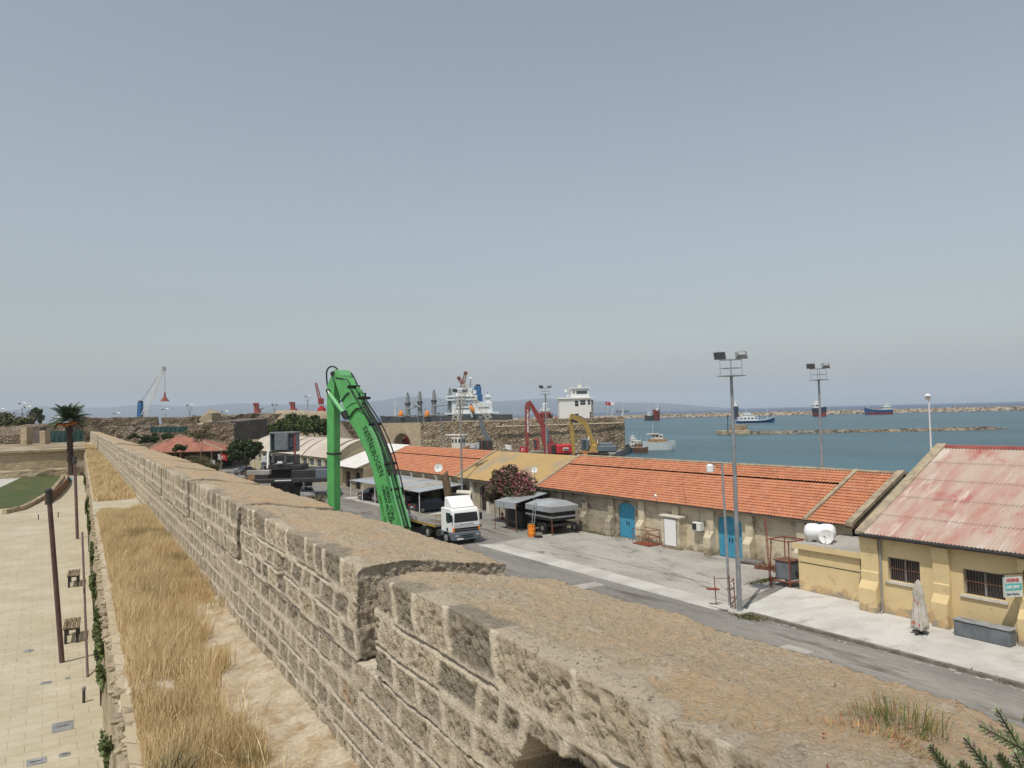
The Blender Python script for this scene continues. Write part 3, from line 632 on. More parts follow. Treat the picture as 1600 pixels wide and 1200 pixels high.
# ------------------------------------------------ foliage helpers
def leaves(name, pts, size, cols, parent=None, mat='leaf', aspect=1.6, seed=1, **tg):
    r_ = np.random.default_rng(seed); P = np.asarray(pts, float); m = len(P)
    a = r_.normal(size=(m, 3)); a /= np.linalg.norm(a, axis=1, keepdims=True); b_ = r_.normal(size=(m, 3)); b_ -= a*(a*b_).sum(1, keepdims=True); b_ /= np.linalg.norm(b_, axis=1, keepdims=True)
    sz = (size*(.6+.8*r_.random(m)))[:, None]; a *= sz*aspect/2; b_ *= sz/2
    V = np.stack([P-a, P+b_, P+a, P-b_], 1).reshape(-1, 3); Q = np.arange(m*4).reshape(m, 4)
    c = np.asarray(cols); ci = r_.integers(0, len(c), m); cc = c[ci]*(.75+.5*r_.random((m, 1)))
    return npmesh(name, V, Q, mat, parent, np.repeat(cc, 4, 0), smooth=False, **tg)
def crown_pts(c, rad, n, clumps, seed, hollow=.55):
    r_ = np.random.default_rng(seed); c = np.asarray(c, float); rad = np.asarray(rad, float); out = []
    for k in range(clumps):
        d = r_.normal(size=3); d /= np.linalg.norm(d); d[2] = abs(d[2])*.9-.25*(r_.random() < .5)
        cc = c+d*rad*(hollow+(.95-hollow)*r_.random()); q = rad*(.20+.16*r_.random())
        p = r_.normal(size=(n//clumps, 3)); p /= np.linalg.norm(p, axis=1, keepdims=True); p *= (r_.random((len(p), 1))**.5)
        out.append(cc+p*q)
    return np.concatenate(out)
def tree(name, label, base, crown, rad, n, cols, size, group=None, seed=1, clumps=40, trunk_r=.18, cat='tree'):
    t = thing(name, label, cat, base, group=group); b = MB(); bx, by, bz = [float(v) for v in base]; r_ = random.Random(seed)
    c = crown; b.tube([(bx, by, bz), (bx+.1, by, (bz+c[2])/2), (c[0], c[1], c[2]-rad[2]*.3)], [trunk_r, trunk_r*.75, trunk_r*.4], 7)
    for k in range(6):
        a = k*1.05+r_.random(); s_ = Vector((bx+.05, by, bz+(c[2]-bz)*.45+.1*k*rad[2]*.3)); e = Vector((c[0]+math.cos(a)*rad[0]*.7, c[1]+math.sin(a)*rad[1]*.7, c[2]+r_.uniform(-.2, .5)*rad[2]))
        b.tube([s_, (s_+e)/2+Vector((0, 0, .15)), e], [trunk_r*.45, trunk_r*.3, trunk_r*.12], 5)
    b.build('trunk', 'bark', t)
    leaves('crown', crown_pts(c, rad, n, clumps, seed), size, cols, t, seed=seed)
    return t
GR = [(.05, .07, .022), (.065, .10, .03), (.10, .13, .045), (.035, .055, .018)]
GD = [(.035, .055, .02), (.05, .075, .028), (.07, .095, .035), (.025, .04, .015)]
def plant(name, label, c, rad, n, cols, size, cat='plant', group=None, seed=1, stems=6):
    t = thing(name, label, cat, (c[0], c[1], c[2]-rad[2]), group=group); b = MB(); r_ = random.Random(seed)
    for k in range(stems):
        a = r_.uniform(0, 6.28); b.tube([(c[0], c[1], c[2]-rad[2]), (c[0]+math.cos(a)*rad[0]*.6, c[1]+math.sin(a)*rad[1]*.6, c[2]+rad[2]*r_.uniform(.1, .8))], [.006+rad[2]*.006, .003+rad[2]*.002], 4)
    b.build('stem', 'bark', t)
    leaves('foliage', crown_pts(c, rad, n, 12, seed, .2), size, cols, t, seed=seed)
    return t
# ================================================ QUAYSIDE STOREHOUSES
def roofgrid(name, mat, parent, y0, y1, x0, z0, x1, z1, courses, pitch=.22, amp=.03, step=.06, tilt=0, spp=6, slit=None, wave='sin'):
    """pitched roof face from eave (x0,z0) to ridge (x1,z1) running y0..y1 as real courses and corrugation"""
    ny = max(2, int((y1-y0)/pitch*spp)); ys = np.linspace(y0, y1, ny+1); c_ = np.cos(2*np.pi*(ys-y0)/pitch); 
    if wave == 'tile': c_ = np.abs(c_)**.6*np.sign(c_)
    wv = amp*c_
    L_ = math.hypot(x1-x0, z1-z0); nx, nz = -(z1-z0)/L_, (x1-x0)/L_; sg = 1 if x1 > x0 else -1; nx *= sg; nz *= sg; V = []
    r_ = np.random.default_rng(int(abs(y0)*7+courses))
    for k in range(courses):
        jit = 0
        for e, up in ((0, step), (1, 0.0)):
            t = (k+e)/courses; o = up+wv+.5*step*0
            if wave == 'tile': o = o + np.repeat(r_.normal(0, .006, ny//spp+2), spp)[:ny+1]*(1-e)
            sag = -.03*math.sin(t*3.14)
            V.append(np.stack([x0+(x1-x0)*t+nx*(o+sag), ys, z0+(z1-z0)*t+nz*(o+sag)], 1))
    V = np.concatenate(V); g = np.arange(len(V)).reshape(2*courses, ny+1)
    Q = np.stack([g[:-1, :-1], g[:-1, 1:], g[1:, 1:], g[1:, :-1]], -1).reshape(-1, 4)
    if sg > 0: Q = Q[:, ::-1]
    return npmesh(name, V, Q, mat, parent, smooth=False)
def buttress(b, y0, y1, x, z1, up=.25, low=.62, zs=1.7):
    b.prism([(x+.1, 0), (x-low, 0), (x-low, zs-.45), (x-up, zs), (x-up, z1-.22), (x-up-.07, z1-.22), (x-up-.07, z1), (x+.1, z1)], y0, y1, ax=1)
def gable_wall(b, y0, y1, xa, xb, zt, xm, zm):
    b.prism([(xa, 0), (xa, zt), (xm, zm), (xb, zt), (xb, 0)], y0, y1, ax=1)
def verge(b, y0, y1, x0, z0, x1, z1, x2, th=.16):
    b.prism([(x0, z0), (x1, z1), (x2, z0), (x2, z0+th), (x1, z1+th), (x0, z0+th)], y0, y1, ax=1)
EX, EZ, RX, RZ, WXB, BX = 39.72, 3.35, 45.0, 5.96, 40.3, 50.3      # eave, ridge, wall, back
# --- main tiled store
st = thing('storehouse', 'long low stone storehouse with orange tiled roof and blue doors beside the concrete yard', 'storehouse', (WXB, 44, 0))
b = MB()
def wall_strip(b, y0, y1, holes, x=WXB, zt=3.35, th=.45):
    """front wall with arched openings (ya, yb, springing z, crown z)"""
    ys = [y0]
    for (a, c, zs, zc) in sorted(holes):
        b.box(x, x+th, ys[-1], a, 0, zt)
        n = 8; arc = [(a+(c-a)*i/n, zs+(zc-zs)*math.sin(math.pi*i/n)**.7) for i in range(n+1)]
        poly = [(a, zt)]+arc+[(c, zt)]
        b.prism([(p[0], p[1]) for p in poly], x, x+th, ax=0)
        ys.append(c)
    b.box(x, x+th, ys[-1], y1, 0, zt)
wall_strip(b, 46.2, 60.9, [(47.55, 49.6, 2.55, 2.85)]); b.build('stone_wall', 'store_stone', st)
b = MB(); wall_strip(b, 27.9, 46.2, [(36.55, 38.75, 2.55, 2.87)]); b.build('plastered_wall', 'store_plaster', st)
b = MB(); gable_wall(b, 27.9, 28.2, 40.3, BX, 3.3, RX, RZ-.1); b.build('gable_wall', 'ochre_wall' if 0 else 'town_wall', st)
b = MB(); b.box(WXB+.45, BX, 28.3, 60.8, 0, 2.9); b.box(WXB-.12, WXB+.1, 28, 60.9, 3.12, 3.3); b.build('cornice', 'verge', st)
for y, bb in ((53.9, 'store_stone'), (50.3, 'store_stone'), (46.5, 'store_plaster'), (42.7, 'store_plaster'), (39.2, 'store_plaster'), (35.7, 'store_plaster'), (31.6, 'store_plaster'), (57.6, 'store_stone'), (60.7, 'store_stone')):
    b = MB(); buttress(b, y-.32, y+.32, WXB, 3.3); b.build('buttress', bb, st)
def arched_door(parent, a, c, zs, zc, lab=None):
    d = None; mid = (a+c)/2
    for i, (p, q) in enumerate(((a, mid-.012), (mid+.012, c))):
        b = MB(); n = 5; arc = [(p+(q-p)*k/n, zs+(zc-zs)*math.sin(math.pi*(p+(q-p)*k/n-a)/(c-a))**.7) for k in range(n+1)]
        b.prism([(p, .03)]+arc+[(q, .03)], WXB+.16, WXB+.24, ax=0)
        for k in range(1, 5): yy = p+(q-p)*k/5; b.box(WXB+.150, WXB+.165, yy-.008, yy+.008, .06, zs-.05)
        o = b.build('door', 'blue_door', parent)
        h = MB(); h.box(WXB+.10, WXB+.158, (q-.14 if i == 0 else p+.09), (q-.09 if i == 0 else p+.14), 1.05, 1.35); h.build('handle', 'dark', o)
arched_door(st, 47.55, 49.6, 2.55, 2.85); arched_door(st, 36.55, 38.75, 2.55, 2.87)
roofgrid('tiled_roof', 'tile_red', st, 31.1, 60.9, EX, EZ, EX+(RX-EX)*.72, EZ+(RZ-EZ)*.72, 13, wave='tile', amp=.025, pitch=.24)
roofgrid('tiled_roof', 'tile_red', st, 31.1, 60.9, EX+(RX-EX)*.715, EZ+(RZ-EZ)*.715+.09, RX, RZ+.05, 5, wave='tile', amp=.025, pitch=.24)
roofgrid('tiled_roof', 'tile_red', st, 28.2, 30.85, EX, EZ, RX, RZ+.03, 18, wave='tile', amp=.025, pitch=.24)
b = MB(); b.quad((BX+.5, 27.9, EZ), (BX+.5, 60.9, EZ), (RX, 60.9, RZ), (RX, 27.9, RZ)); b.build('rear_roof', 'tile_red', st)
b = MB(); verge(b, 30.85, 31.1, EX-.05, EZ+.02, RX, RZ+.05, BX+.5); b.build('roof_divider', 'verge', st)
b = MB(); verge(b, 27.75, 28.2, EX-.05, EZ-.02, RX, RZ+.05, BX+.5, .22); b.build('roof_verge', 'verge', st)
b = MB(); b.tube([(RX, 28, RZ+.07), (RX, 60.9, RZ+.07)], .12, 6); b.build('ridge_tiles', 'verge', st)
b = MB(); b.box(EX-.02, EX+.12, 28.2, 60.9, EZ-.14, EZ-.04); b.build('eave_board', 'mortar_dark', st)
# back wall
b = MB(); b.box(BX-.3, BX, 28, 60.9, 0, 3.3); b.build('rear_wall', 'store_plaster', st)
# closet, air conditioner
cl = thing('door_porch', 'narrow cream box porch with a white door against the storehouse front', 'porch', (39.9, 42.6, 0))
b = MB(); b.box(39.55, WXB-.003, 41.75, 43.65, 0, 2.34); b.build('porch_wall', 'store_plaster', cl)
b = MB(); b.cbox(39.44, WXB-.01, 41.62, 43.78, 2.345, 2.48, .02); b.build('porch_roof', 'cream', cl)
b = MB(); b.box(39.515, 39.548, 42.05, 43.3, .28, 2.2); dd = b.build('door', 'white_clean', cl)
b = MB(); b.box(39.50, 39.514, 42.0, 42.06, .2, 2.25); b.box(39.50, 39.514, 43.29, 43.35, .2, 2.25); b.box(39.50, 39.514, 42.0, 43.35, 2.2, 2.28); b.build('door_frame', 'grey', dd)
ac = thing('air_conditioner', 'small white air conditioner unit hung between the porch and the second blue door', 'air conditioner', (40.1, 40.3, 1.6))
b = MB(); b.cbox(39.82, 40.27, 39.95, 40.75, 1.6, 2.2, .03); b.build('casing', 'white', ac)
b = MB(); b.box(39.80, 39.818, 40.3, 40.7, 1.68, 2.12); b.build('fan_grille', 'dark', ac)
b = MB(); b.box(39.86, WXB, 40.0, 40.04, 1.54, 1.598); b.build('bracket', 'grey', ac); b = MB(); b.box(39.86, WXB, 40.66, 40.7, 1.54, 1.598); b.build('bracket', 'grey', ac)
b = MB(); b.tube([(40.27, 40.7, 2.0), (40.25, 41.6, 2.05)], .02, 5); b.build('pipe', 'grey', ac); b = MB(); b.tube([(40.2, 40.35, 2.2), (40.2, 40.4, 3.1)], .015, 5); b.build('pipe', 'grey', ac)
# --- ochre felt-roof store
s2 = thing('storehouse', 'low stone storehouse with a faded ochre felt roof behind the oleander', 'storehouse', (WXB, 69, 0))
b = MB(); wall_strip(b, 61.0, 77.3, [(63, 65, 2.4, 2.7), (71, 73, 2.4, 2.7)]); b.build('stone_wall', 'store_stone', s2)
b = MB(); b.quad((EX-.05, 60.95, EZ-.02), (EX-.05, 77.4, EZ-.02), (RX, 77.4, RZ+.03), (RX, 60.95, RZ+.03)); b.quad((BX+.5, 60.95, EZ), (BX+.5, 77.4, EZ), (RX, 77.4, RZ+.03), (RX, 60.95, RZ+.03)); b.build('felt_roof', 'roof_ochre', s2)
b = MB(); verge(b, 60.85, 61.25, EX-.07, EZ, RX, RZ+.06, BX+.5, .12); b.build('roof_verge', 'verge', s2)
b = MB(); verge(b, 77.2, 77.6, EX-.07, EZ, RX, RZ+.06, BX+.5, .12); b.build('roof_verge', 'verge', s2)
b = MB(); b.box(EX, EX+.15, 61.3, 77.1, EZ-.3, EZ-.06); b.build('eave_board', 'mortar_dark', s2)
b = MB(); b.box(WXB+.3, WXB+.4, 61, 77.3, 0, 2.9); b.build('door', 'dark', s2)
for y in (65.6, 70.2, 74.5, 77.2):
    b = MB(); buttress(b, y-.3, y+.3, WXB, 3.2); b.build('buttress', 'cream', s2)
# --- second tiled store
s3 = thing('storehouse', 'stone storehouse with red tiled roof rising behind the car port', 'storehouse', (WXB, 90, 0))
b = MB(); wall_strip(b, 77.6, 103.2, [(81, 83, 2.4, 2.7), (89, 91, 2.4, 2.7), (97, 99, 2.4, 2.7)]); b.build('stone_wall', 'town_wall', s3)
b = MB(); b.box(WXB+.3, WXB+.4, 77.6, 103, 0, 2.9); b.build('door', 'dark', s3)
roofgrid('tiled_roof', 'tile_red', s3, 77.6, 103.3, EX, EZ, EX+(RX-EX)*.66, EZ+(RZ-EZ)*.66, 12, wave='tile', amp=.025, pitch=.3, spp=5)
roofgrid('tiled_roof', 'tile_red', s3, 77.6, 103.3, EX+(RX-EX)*.655, EZ+(RZ-EZ)*.655+.10, RX, RZ+.06, 6, wave='tile', amp=.025, pitch=.3, spp=5)
b = MB(); b.quad((BX+.5, 77.6, EZ), (BX+.5, 103.3, EZ), (RX, 103.3, RZ), (RX, 77.6, RZ)); b.build('rear_roof', 'tile_red', s3)
for i in range(7):
    b = MB(); y = 79.6+i*3.6; buttress(b, y-.3, y+.3, WXB, 3.2); b.build('buttress', 'cream', s3)
b = MB(); b.box(WXB-.1, WXB+.1, 77.6, 103.2, 3.0, 3.3); b.build('cornice', 'verge', s3)
# --- white roofed store
s4 = thing('storehouse', 'pale storehouse with a bright white sheet roof beyond the red tiled one', 'storehouse', (38, 107, 0))
b = MB(); wall_strip(b, 103.5, 112.5, [(105, 107, 2.2, 2.5), (109, 111, 2.2, 2.5)], x=38.6, zt=3.0); b.build('front_wall', 'town_wall', s4)
b = MB(); b.box(38.9, 39.0, 103.6, 112.4, 0, 2.8); b.build('door', 'dark', s4)
b = MB()
for e in (0,):
    b.prism([(37.4, 3.25), (RX+.6, 6.15), (BX+1, 3.3), (BX+1, 3.2), (RX+.6, 6.03), (37.4, 3.15)], 103.4, 113.6, ax=1)
b.build('sheet_roof', 'roof_white', s4)
b = MB(); b.box(37.6, 37.68, 103.6, 113.4, 2.92, 3.14); b.build('fascia', 'mortar_dark', s4)
b = MB(); gable_wall(b, 103.3, 103.42, 38.6, BX, 3.1, RX+.6, 5.9); b.build('gable_wall', 'town_wall', s4)
# --- barrel vaulted warehouse
wv = thing('warehouse', 'barrel roofed warehouse with cream walls and a row of high windows', 'warehouse', (40, 140, 0))
Y0, Y1, XA, XB, ZE = 115, 172, 38.4, 48.2, 4.05
n = 16; arc = [(XA-.4+(XB-XA+.8)*i/n, ZE+2.75*math.sin(math.pi*i/n)**.85) for i in range(n+1)]
ny = 120; V = []
for i, (x, z) in enumerate(arc):
    for j in range(ny+1): V.append((x, Y0-.3+(Y1-Y0+.6)*j/ny, z+.05*math.cos(j*math.pi)))
V = np.array(V); g = np.arange(len(V)).reshape(n+1, ny+1); Q = np.stack([g[:-1, :-1], g[1:, :-1], g[1:, 1:], g[:-1, 1:]], -1).reshape(-1, 4)
npmesh('barrel_roof', V, Q, 'roof_barrel', wv)
for ya, yb, i0, i1 in ((118, 118.5, 1, 8), (131, 131.6, 0, 7), (137, 137.5, 2, 8), (143, 143.5, 2, 8), (149, 149.5, 1, 7), (155, 155.4, 1, 6)):
    b = MB()
    for i in range(i0, i1): (xa, za), (xb, zb) = arc[i], arc[i+1]; b.quad((xa, ya, za+.07), (xa, yb, za+.07), (xb, yb, zb+.07), (xb, ya, zb+.07))
    b.build('roof_seam', 'rust_br', wv)
b = MB(); b.prism([(XA, 0)]+[(max(XA, min(XB, x)), z-.08) for x, z in arc]+[(XB, 0)], Y0, Y0+.3, ax=1); b.build('gable_wall', 'warehouse', wv)
b = MB(); b.box(XA, XA+.3, Y0+.3, Y1, 0, ZE); b.box(XB-.3, XB, Y0+.3, Y1, 0, ZE); b.box(XA+.3, XB-.3, Y1-.3, Y1, 0, ZE+2); b.build('side_wall', 'warehouse', wv)
for i in range(14):
    y = 117+i*4; b = MB(); b.box(XA-.18, XA-.003, y-.2, y+.2, 0, 3.7); b.build('pilaster', 'cream', wv)
    b = MB(); b.box(XA-.03, XA-.004, y+1.1, y+2.9, 2.6, 3.6); wn = b.build('window', 'glassb', wv)
    b = MB(); b.box(XA-.14, XA-.031, y+.9, y+3.1, 2.4, 2.55); b.build('sill', 'cream', wn)
    b = MB()
    for q in range(4): b.box(XA-.06, XA-.031, y+1.1+q*.58, y+1.16+q*.58, 2.6, 3.6)
    b.box(XA-.065, XA-.031, y+1.1, y+2.9, 3.08, 3.12); b.build('window_frame', 'grey', wn)
for y in (127.2, 147.2):
    b = MB(); b.box(XA-.06, XA-.002, y+.5, y+2.7, 0, 2.1); b.build('door', 'steel_grey', wv)
# ================================================ OCHRE BUILDING
ob = thing('ochre_building', 'ochre building with a faded red corrugated roof and barred windows', 'building', (35, 16, 0))
OX, OE, OZ, ORX, ORZ, OB = 35.0, 34.6, 3.9, 42.2, 7.86, 50
WINS = [(21.05, 22.65), (17.33, 19.07), (13.6, 15.3), (9.8, 11.5), (6.0, 7.7)]
b = MB(); ys = [3.0]
for a, c in sorted(WINS):
    b.box(OX, OX+.4, ys[-1], a, .0, OZ-.03); b.box(OX, OX+.4, a, c, 0, 1.78); b.box(OX, OX+.4, a, c, 2.9, OZ-.03); ys.append(c)
b.box(OX, OX+.4, ys[-1], 24.0, 0, OZ-.03); b.build('front_wall', 'ochre_wall', ob)
b = MB(); gable_wall(b, 23.62, 24.02, OX+.4, OB, OZ, ORX+.2, ORZ-.05); b.build('gable_wall', 'verge', ob)
b = MB(); b.box(OB-.3, OB, 3, 23.6, 0, OZ); b.box(OX+.4, OB-.3, 3, 3.3, 0, OZ); b.build('rear_wall', 'ochre_wall', ob)
b = MB(); verge(b, 23.55, 24.08, OE+.0, OZ-.02, ORX, ORZ+.05, OB+.3, .16); b.build('roof_verge', 'verge', ob)
def corr_material():
    m = M('corrugated', (.50, .38, .31), .85, grain=0); n = m.node_tree; L = n.links; bb = n.nodes['Principled BSDF']; geo = n.nodes.new('ShaderNodeNewGeometry')
    mp = n.nodes.new('ShaderNodeMapping'); mp.inputs['Scale'].default_value = (.25, 1, .25); L.new(geo.outputs['Position'], mp.inputs[0])
    def mixn(c, col, sc, lo, hi, vec, det=6):
        t = n.nodes.new('ShaderNodeTexNoise'); t.inputs['Scale'].default_value = sc; t.inputs['Detail'].default_value = det; t.inputs['Roughness'].default_value = .65; L.new(vec, t.inputs['Vector'])
        mr = n.nodes.new('ShaderNodeMapRange'); mr.inputs[1].default_value = lo; mr.inputs[2].default_value = hi; L.new(t.outputs['Fac'], mr.inputs[0])
        x = n.nodes.new('ShaderNodeMix'); x.data_type = 'RGBA'; L.new(mr.outputs[0], x.inputs[0])
        if isinstance(c, tuple): x.inputs[6].default_value = (*c, 1)
        else: L.new(c, x.inputs[6])
        x.inputs[7].default_value = (*col, 1); return x.outputs[2]
    c = mixn((.46, .365, .30), (.41, .20, .165), .7, .45, .70, mp.outputs[0]); c = mixn(c, (.37, .10, .085), .42, .53, .70, geo.outputs['Position']); c = mixn(c, (.60, .54, .48), 1.6, .54, .72, mp.outputs[0]); c = mixn(c, (.34, .30, .24), 5, .58, .75, geo.outputs['Position'])
    L.new(c, bb.inputs['Base Color'])
corr_material()
for k in range(5):
    t0, t1 = k/5, (k+1)/5; lp = .02
    roofgrid('corrugated_sheets', 'corrugated', ob, 3, 23.6, OE-.05+(ORX-OE)*t0, OZ+.05+(ORZ-OZ)*t0+.028, OE-.05+(ORX-OE)*(t1+lp), OZ+.05+(ORZ-OZ)*(t1+lp), 1, pitch=.177, amp=.03, step=0)
b = MB(); b.quad((OB+.3, 3, OZ), (OB+.3, 23.6, OZ), (ORX, 23.6, ORZ), (ORX, 3, ORZ)); b.build('rear_roof', 'corrugated', ob)
b = MB(); b.prism([(ORX-.25, ORZ-.02), (ORX, ORZ+.14), (ORX+.25, ORZ-.02), (ORX, ORZ+.05)], 3, 23.6, ax=1); b.build('ridge_cap', 'red_dk', ob)
b = MB(); b.tube([(OE-.06, 3, OZ-.02), (OE-.06, 23.8, OZ-.02)], .085, 8); b.build('gutter', 'machine_dark', ob)
b = MB(); b.tube([(OX-.1, 22.95, OZ-.1), (OX-.1, 22.95, .25)], .045, 8); b.tube([(OX-.1, 22.95, .25), (OX-.22, 22.95, .16)], .045, 8); b.build('downpipe', 'pole', ob)
for a, c in WINS:
    b = MB(); b.box(OX+.22, OX+.24, a, c, 1.78, 2.9); wn = b.build('window', 'glass', ob)
    b = MB()
    for q in range(1, 14): y = a+(c-a)*q/14; b.tube([(OX+.08, y, 1.79), (OX+.08, y, 2.89)], .011, 5)
    b.box(OX+.07, OX+.09, a, c, 2.36, 2.39); b.build('window_bars', 'rust_br', wn)
    b = MB(); b.box(OX+.15, OX+.215, (a+c)/2-.04, (a+c)/2+.04, 1.79, 2.89); b.box(OX+.15, OX+.215, a, a+.05, 1.79, 2.89); b.box(OX+.15, OX+.215, c-.05, c, 1.79, 2.89); b.box(OX+.15, OX+.215, a+.05, c-.05, 2.83, 2.89); b.build('window_frame', 'grey', wn)
    b = MB(); b.box(OX-.09, OX+.1, a-.12, c+.12, 1.66, 1.775); b.build('sill', 'cream', wn)
def pilaster(y0, y1, top=3.72, low=None):
    b = MB()
    b.prism([(OX, .1), (OX-.42, .1), (OX-.42, 1.25), (OX-.18, 1.62), (OX-.18, 2.05), (OX-.13, 2.1), (OX-.13, 3.0), (OX-.24, 3.35), (OX-.24, top), (OX, top)], y0, y1, ax=1)
    b.build('pilaster', 'ochre_wall', ob)
pilaster(19.6, 20.35); pilaster(15.95, 16.7); pilaster(12.1, 12.8); pilaster(8.4, 9.1); pilaster(23.05, 23.99)
# --- annex
an = thing('annex', 'small flat roofed ochre annex carrying the white tank between two buildings', 'annex', (37.5, 27, 0))
b = MB(); b.box(35.9, 40.1, 24.1, 28.55, 0, 2.52); b.build('annex_wall', 'ochre_wall', an)
b = MB(); b.box(35.74, 40.2, 24.06, 28.75, 2.525, 2.70); b.build('flat_roof', 'concrete', an)
b = MB(); b.box(35.72, 35.737, 24.0, 28.8, 2.42, 2.72); b.build('roof_edge', 'ochre_wall', an)
b = MB(); b.box(35.885, 35.898, 24.2, 28.5, 1.66, 1.70); b.tube([(35.86, 24.7, .2), (35.86, 24.7, 2.45)], .02, 6); b.build('cable', 'machine_dark', an)
tk = thing('water_tank', 'white horizontal plastic water tank lying on the annex roof', 'tank', (37.2, 28.2, 2.7))
b = MB(); c0 = Vector((36.7, 28.75, 3.24)); dirv = Vector((.62, -1.0, 0)).normalized()
pr = [(0, .02), (.06, .30), (.2, .44), (.35, .47), (1.35, .47), (1.5, .44), (1.64, .30), (1.7, .02)]
b.tube([c0+dirv*a for a, r_ in pr], [r_ for a, r_ in pr], 18); b.build('tank_body', 'white_clean', tk, smooth=True)
for a in (.4, .85, 1.3):
    p = c0+dirv*a; b = MB(); b.cbox(p.x-.24, p.x+.24, p.y-.12, p.y+.12, 2.7, 2.96, .03); b.build('foot', 'white', tk)
b = MB(); p = c0+dirv*.85; b.lathe(p.x, p.y, [(.16, 3.73), (.16, 3.80), (.05, 3.82)], 12); b.build('lid', 'dark', tk)
def dish(name, label, c, aim, r, base, group=None, mat='white', mastr=.025):
    t = thing(name, label, 'satellite dish', base, group=group); b = MB(); b.disc(c, aim, r, .02, 20, dish=r*.22); b.build('reflector', mat, t, smooth=True)
    b = MB(); cc = Vector([float(v) for v in c]); a = Vector(aim).normalized(); b.tube([cc-a*r*.2+Vector((0, 0, -.02)), Vector([float(v) for v in base])], mastr, 6); b.build('mast', 'pole', t)
    b = MB(); b.tube([cc+Vector((0, 0, -r*.9)), cc+a*r*.8], .012, 5); b.disc(cc+a*r*.8, a, .05, .1, 8); b.build('feed_arm', 'grey', t); return t
dish('satellite_dish', 'white satellite dish in front of the white tank on the annex', (36.75, 27.35, 3.10), (-.95, -.35, .2), .40, (36.85, 27.4, 2.7))
# ================================================ YARD OBJECTS
def flood_mast(x, y, h, label, heads=2, z0=0, sc=1.0, group='floodlight masts around the harbour', r=.13, yaw=0, aim=((-.8, -.5), (.6, .7)), cage=True):
    t = thing('light_mast', label, 'light mast', (x, y, z0), group=group)
    b = MB(); b.tube([(x, y, z0), (x, y, z0+h*.5), (x, y, z0+h-1.1*sc)], [r, r*.8, r*.55], 10); b.build('pole', 'pole', t, smooth=True)
    zt = z0+h-1.1*sc
    if cage:
        b = MB(); px_, py_ = cr[0], cr[1]; w_ = .42*sc
        b.box(x-w_*1.2, x+w_*1.2, y-w_*1.2, y+w_*1.2, zt, zt+.05*sc)
        for s1 in (-1, 1):
            for s2 in (-1, 1): b.bar((x+s1*w_*.9, y+s2*w_*.9, zt), (x+s1*w_*.9, y+s2*w_*.9, zt+.85*sc), .035*sc)
        for zz in (.42, .85):
            for s1 in (-1, 1):
                b.bar((x+s1*w_*.9, y-w_*.9, zt+zz*sc), (x+s1*w_*.9, y+w_*.9, zt+zz*sc), .03*sc); b.bar((x-w_*.9, y+s1*w_*.9, zt+zz*sc), (x+w_*.9, y+s1*w_*.9, zt+zz*sc), .03*sc)
        b.build('platform', 'pole', t)
    for i in range(heads):
        s1 = -1 if i == 0 else 1; cx_, cy_ = x+s1*.55*sc*cr[0], y+s1*.55*sc*cr[1]; b = MB(); q = .30*sc; zc = zt+(1.05 if cage else .9)*sc
        a = aim[i % len(aim)]; nrm = Vector((a[0], a[1], -.7)).normalized(); u_ = nrm.cross(Vector((0, 0, 1))).normalized(); v_ = u_.cross(nrm); c_ = Vector((cx_, cy_, zc))
        vs = [c_+u_*(e*q)+v_*(f*q*.75)+nrm*g_ for g_, sc2 in ((0, 1), (-.22*sc, .55)) for e, f in ((-sc2, -sc2), (sc2, -sc2), (sc2, sc2), (-sc2, sc2))]
        b.add(vs, [(0, 1, 2, 3), (4, 7, 6, 5), (0, 4, 5, 1), (1, 5, 6, 2), (2, 6, 7, 3), (3, 7, 4, 0)]); hd_ = b.build('floodlight', 'grey' if sc == 1 else 'white', t)
        b = MB(); b.add([c_+u_*(e*q*.85)+v_*(f*q*.62)+nrm*.012 for e, f in ((-1, -1), (1, -1), (1, 1), (-1, 1))], [(0, 1, 2, 3)]); b.build('lens', 'steel_grey', hd_)
    return t
flood_mast(29.8, 27.35, 13.0, 'tall grey floodlight mast at the yard corner, nearest of its kind')
flood_mast(38.9, 74.4, 13.0, 'grey floodlight mast standing behind the white lorry cab')
p = D(1281, 640, 57); flood_mast(p[0], p[1], 13.3, 'floodlight mast rising behind the orange roof in front of the dark cargo ship')
p = D(853, 650, 102); flood_mast(p[0], p[1], 13.8, 'floodlight mast in front of the red crane machine')
p = D(1452.5, 650, 55); t = thing('light_mast', 'slim mast with one white lamp beyond the ochre building roof', 'light mast', (p[0], p[1], 0))
b = MB(); b.tube([(p[0], p[1], 0), (p[0], p[1], 10.6)], [.1, .05], 8); b.build('pole', 'white', t, smooth=True)
b = MB(); b.disc((p[0]-.12, p[1], 10.75), (-.6, -.4, -.5), .2, .22, 12); b.build('lamp_head', 'white_clean', t, smooth=True)
# camera post with hanging white lamp
t = thing('lamp_post', 'thin grey post with a hanging white lamp beside the tallest mast', 'lamp post', (30.35, 28.5, 0))
b = MB(); b.tube([(30.35, 28.5, 0), (30.4, 28.75, 7.45)], [.075, .055], 8); b.build('pole', 'pole', t, smooth=True)
b = MB(); b.tube([(30.4, 28.75, 7.4), (30.1, 29.25, 7.4)], .03, 6); b.tube([(30.4, 28.75, 7.1), (30.15, 29.15, 7.38)], .02, 6); b.build('bracket', 'rust_br', t)
b = MB(); b.lathe(30.1, 29.3, [(.06, 7.38), (.2, 7.3), (.2, 6.98), (.12, 6.94)], 14); b.build('lamp_head', 'white_clean', t, smooth=True)
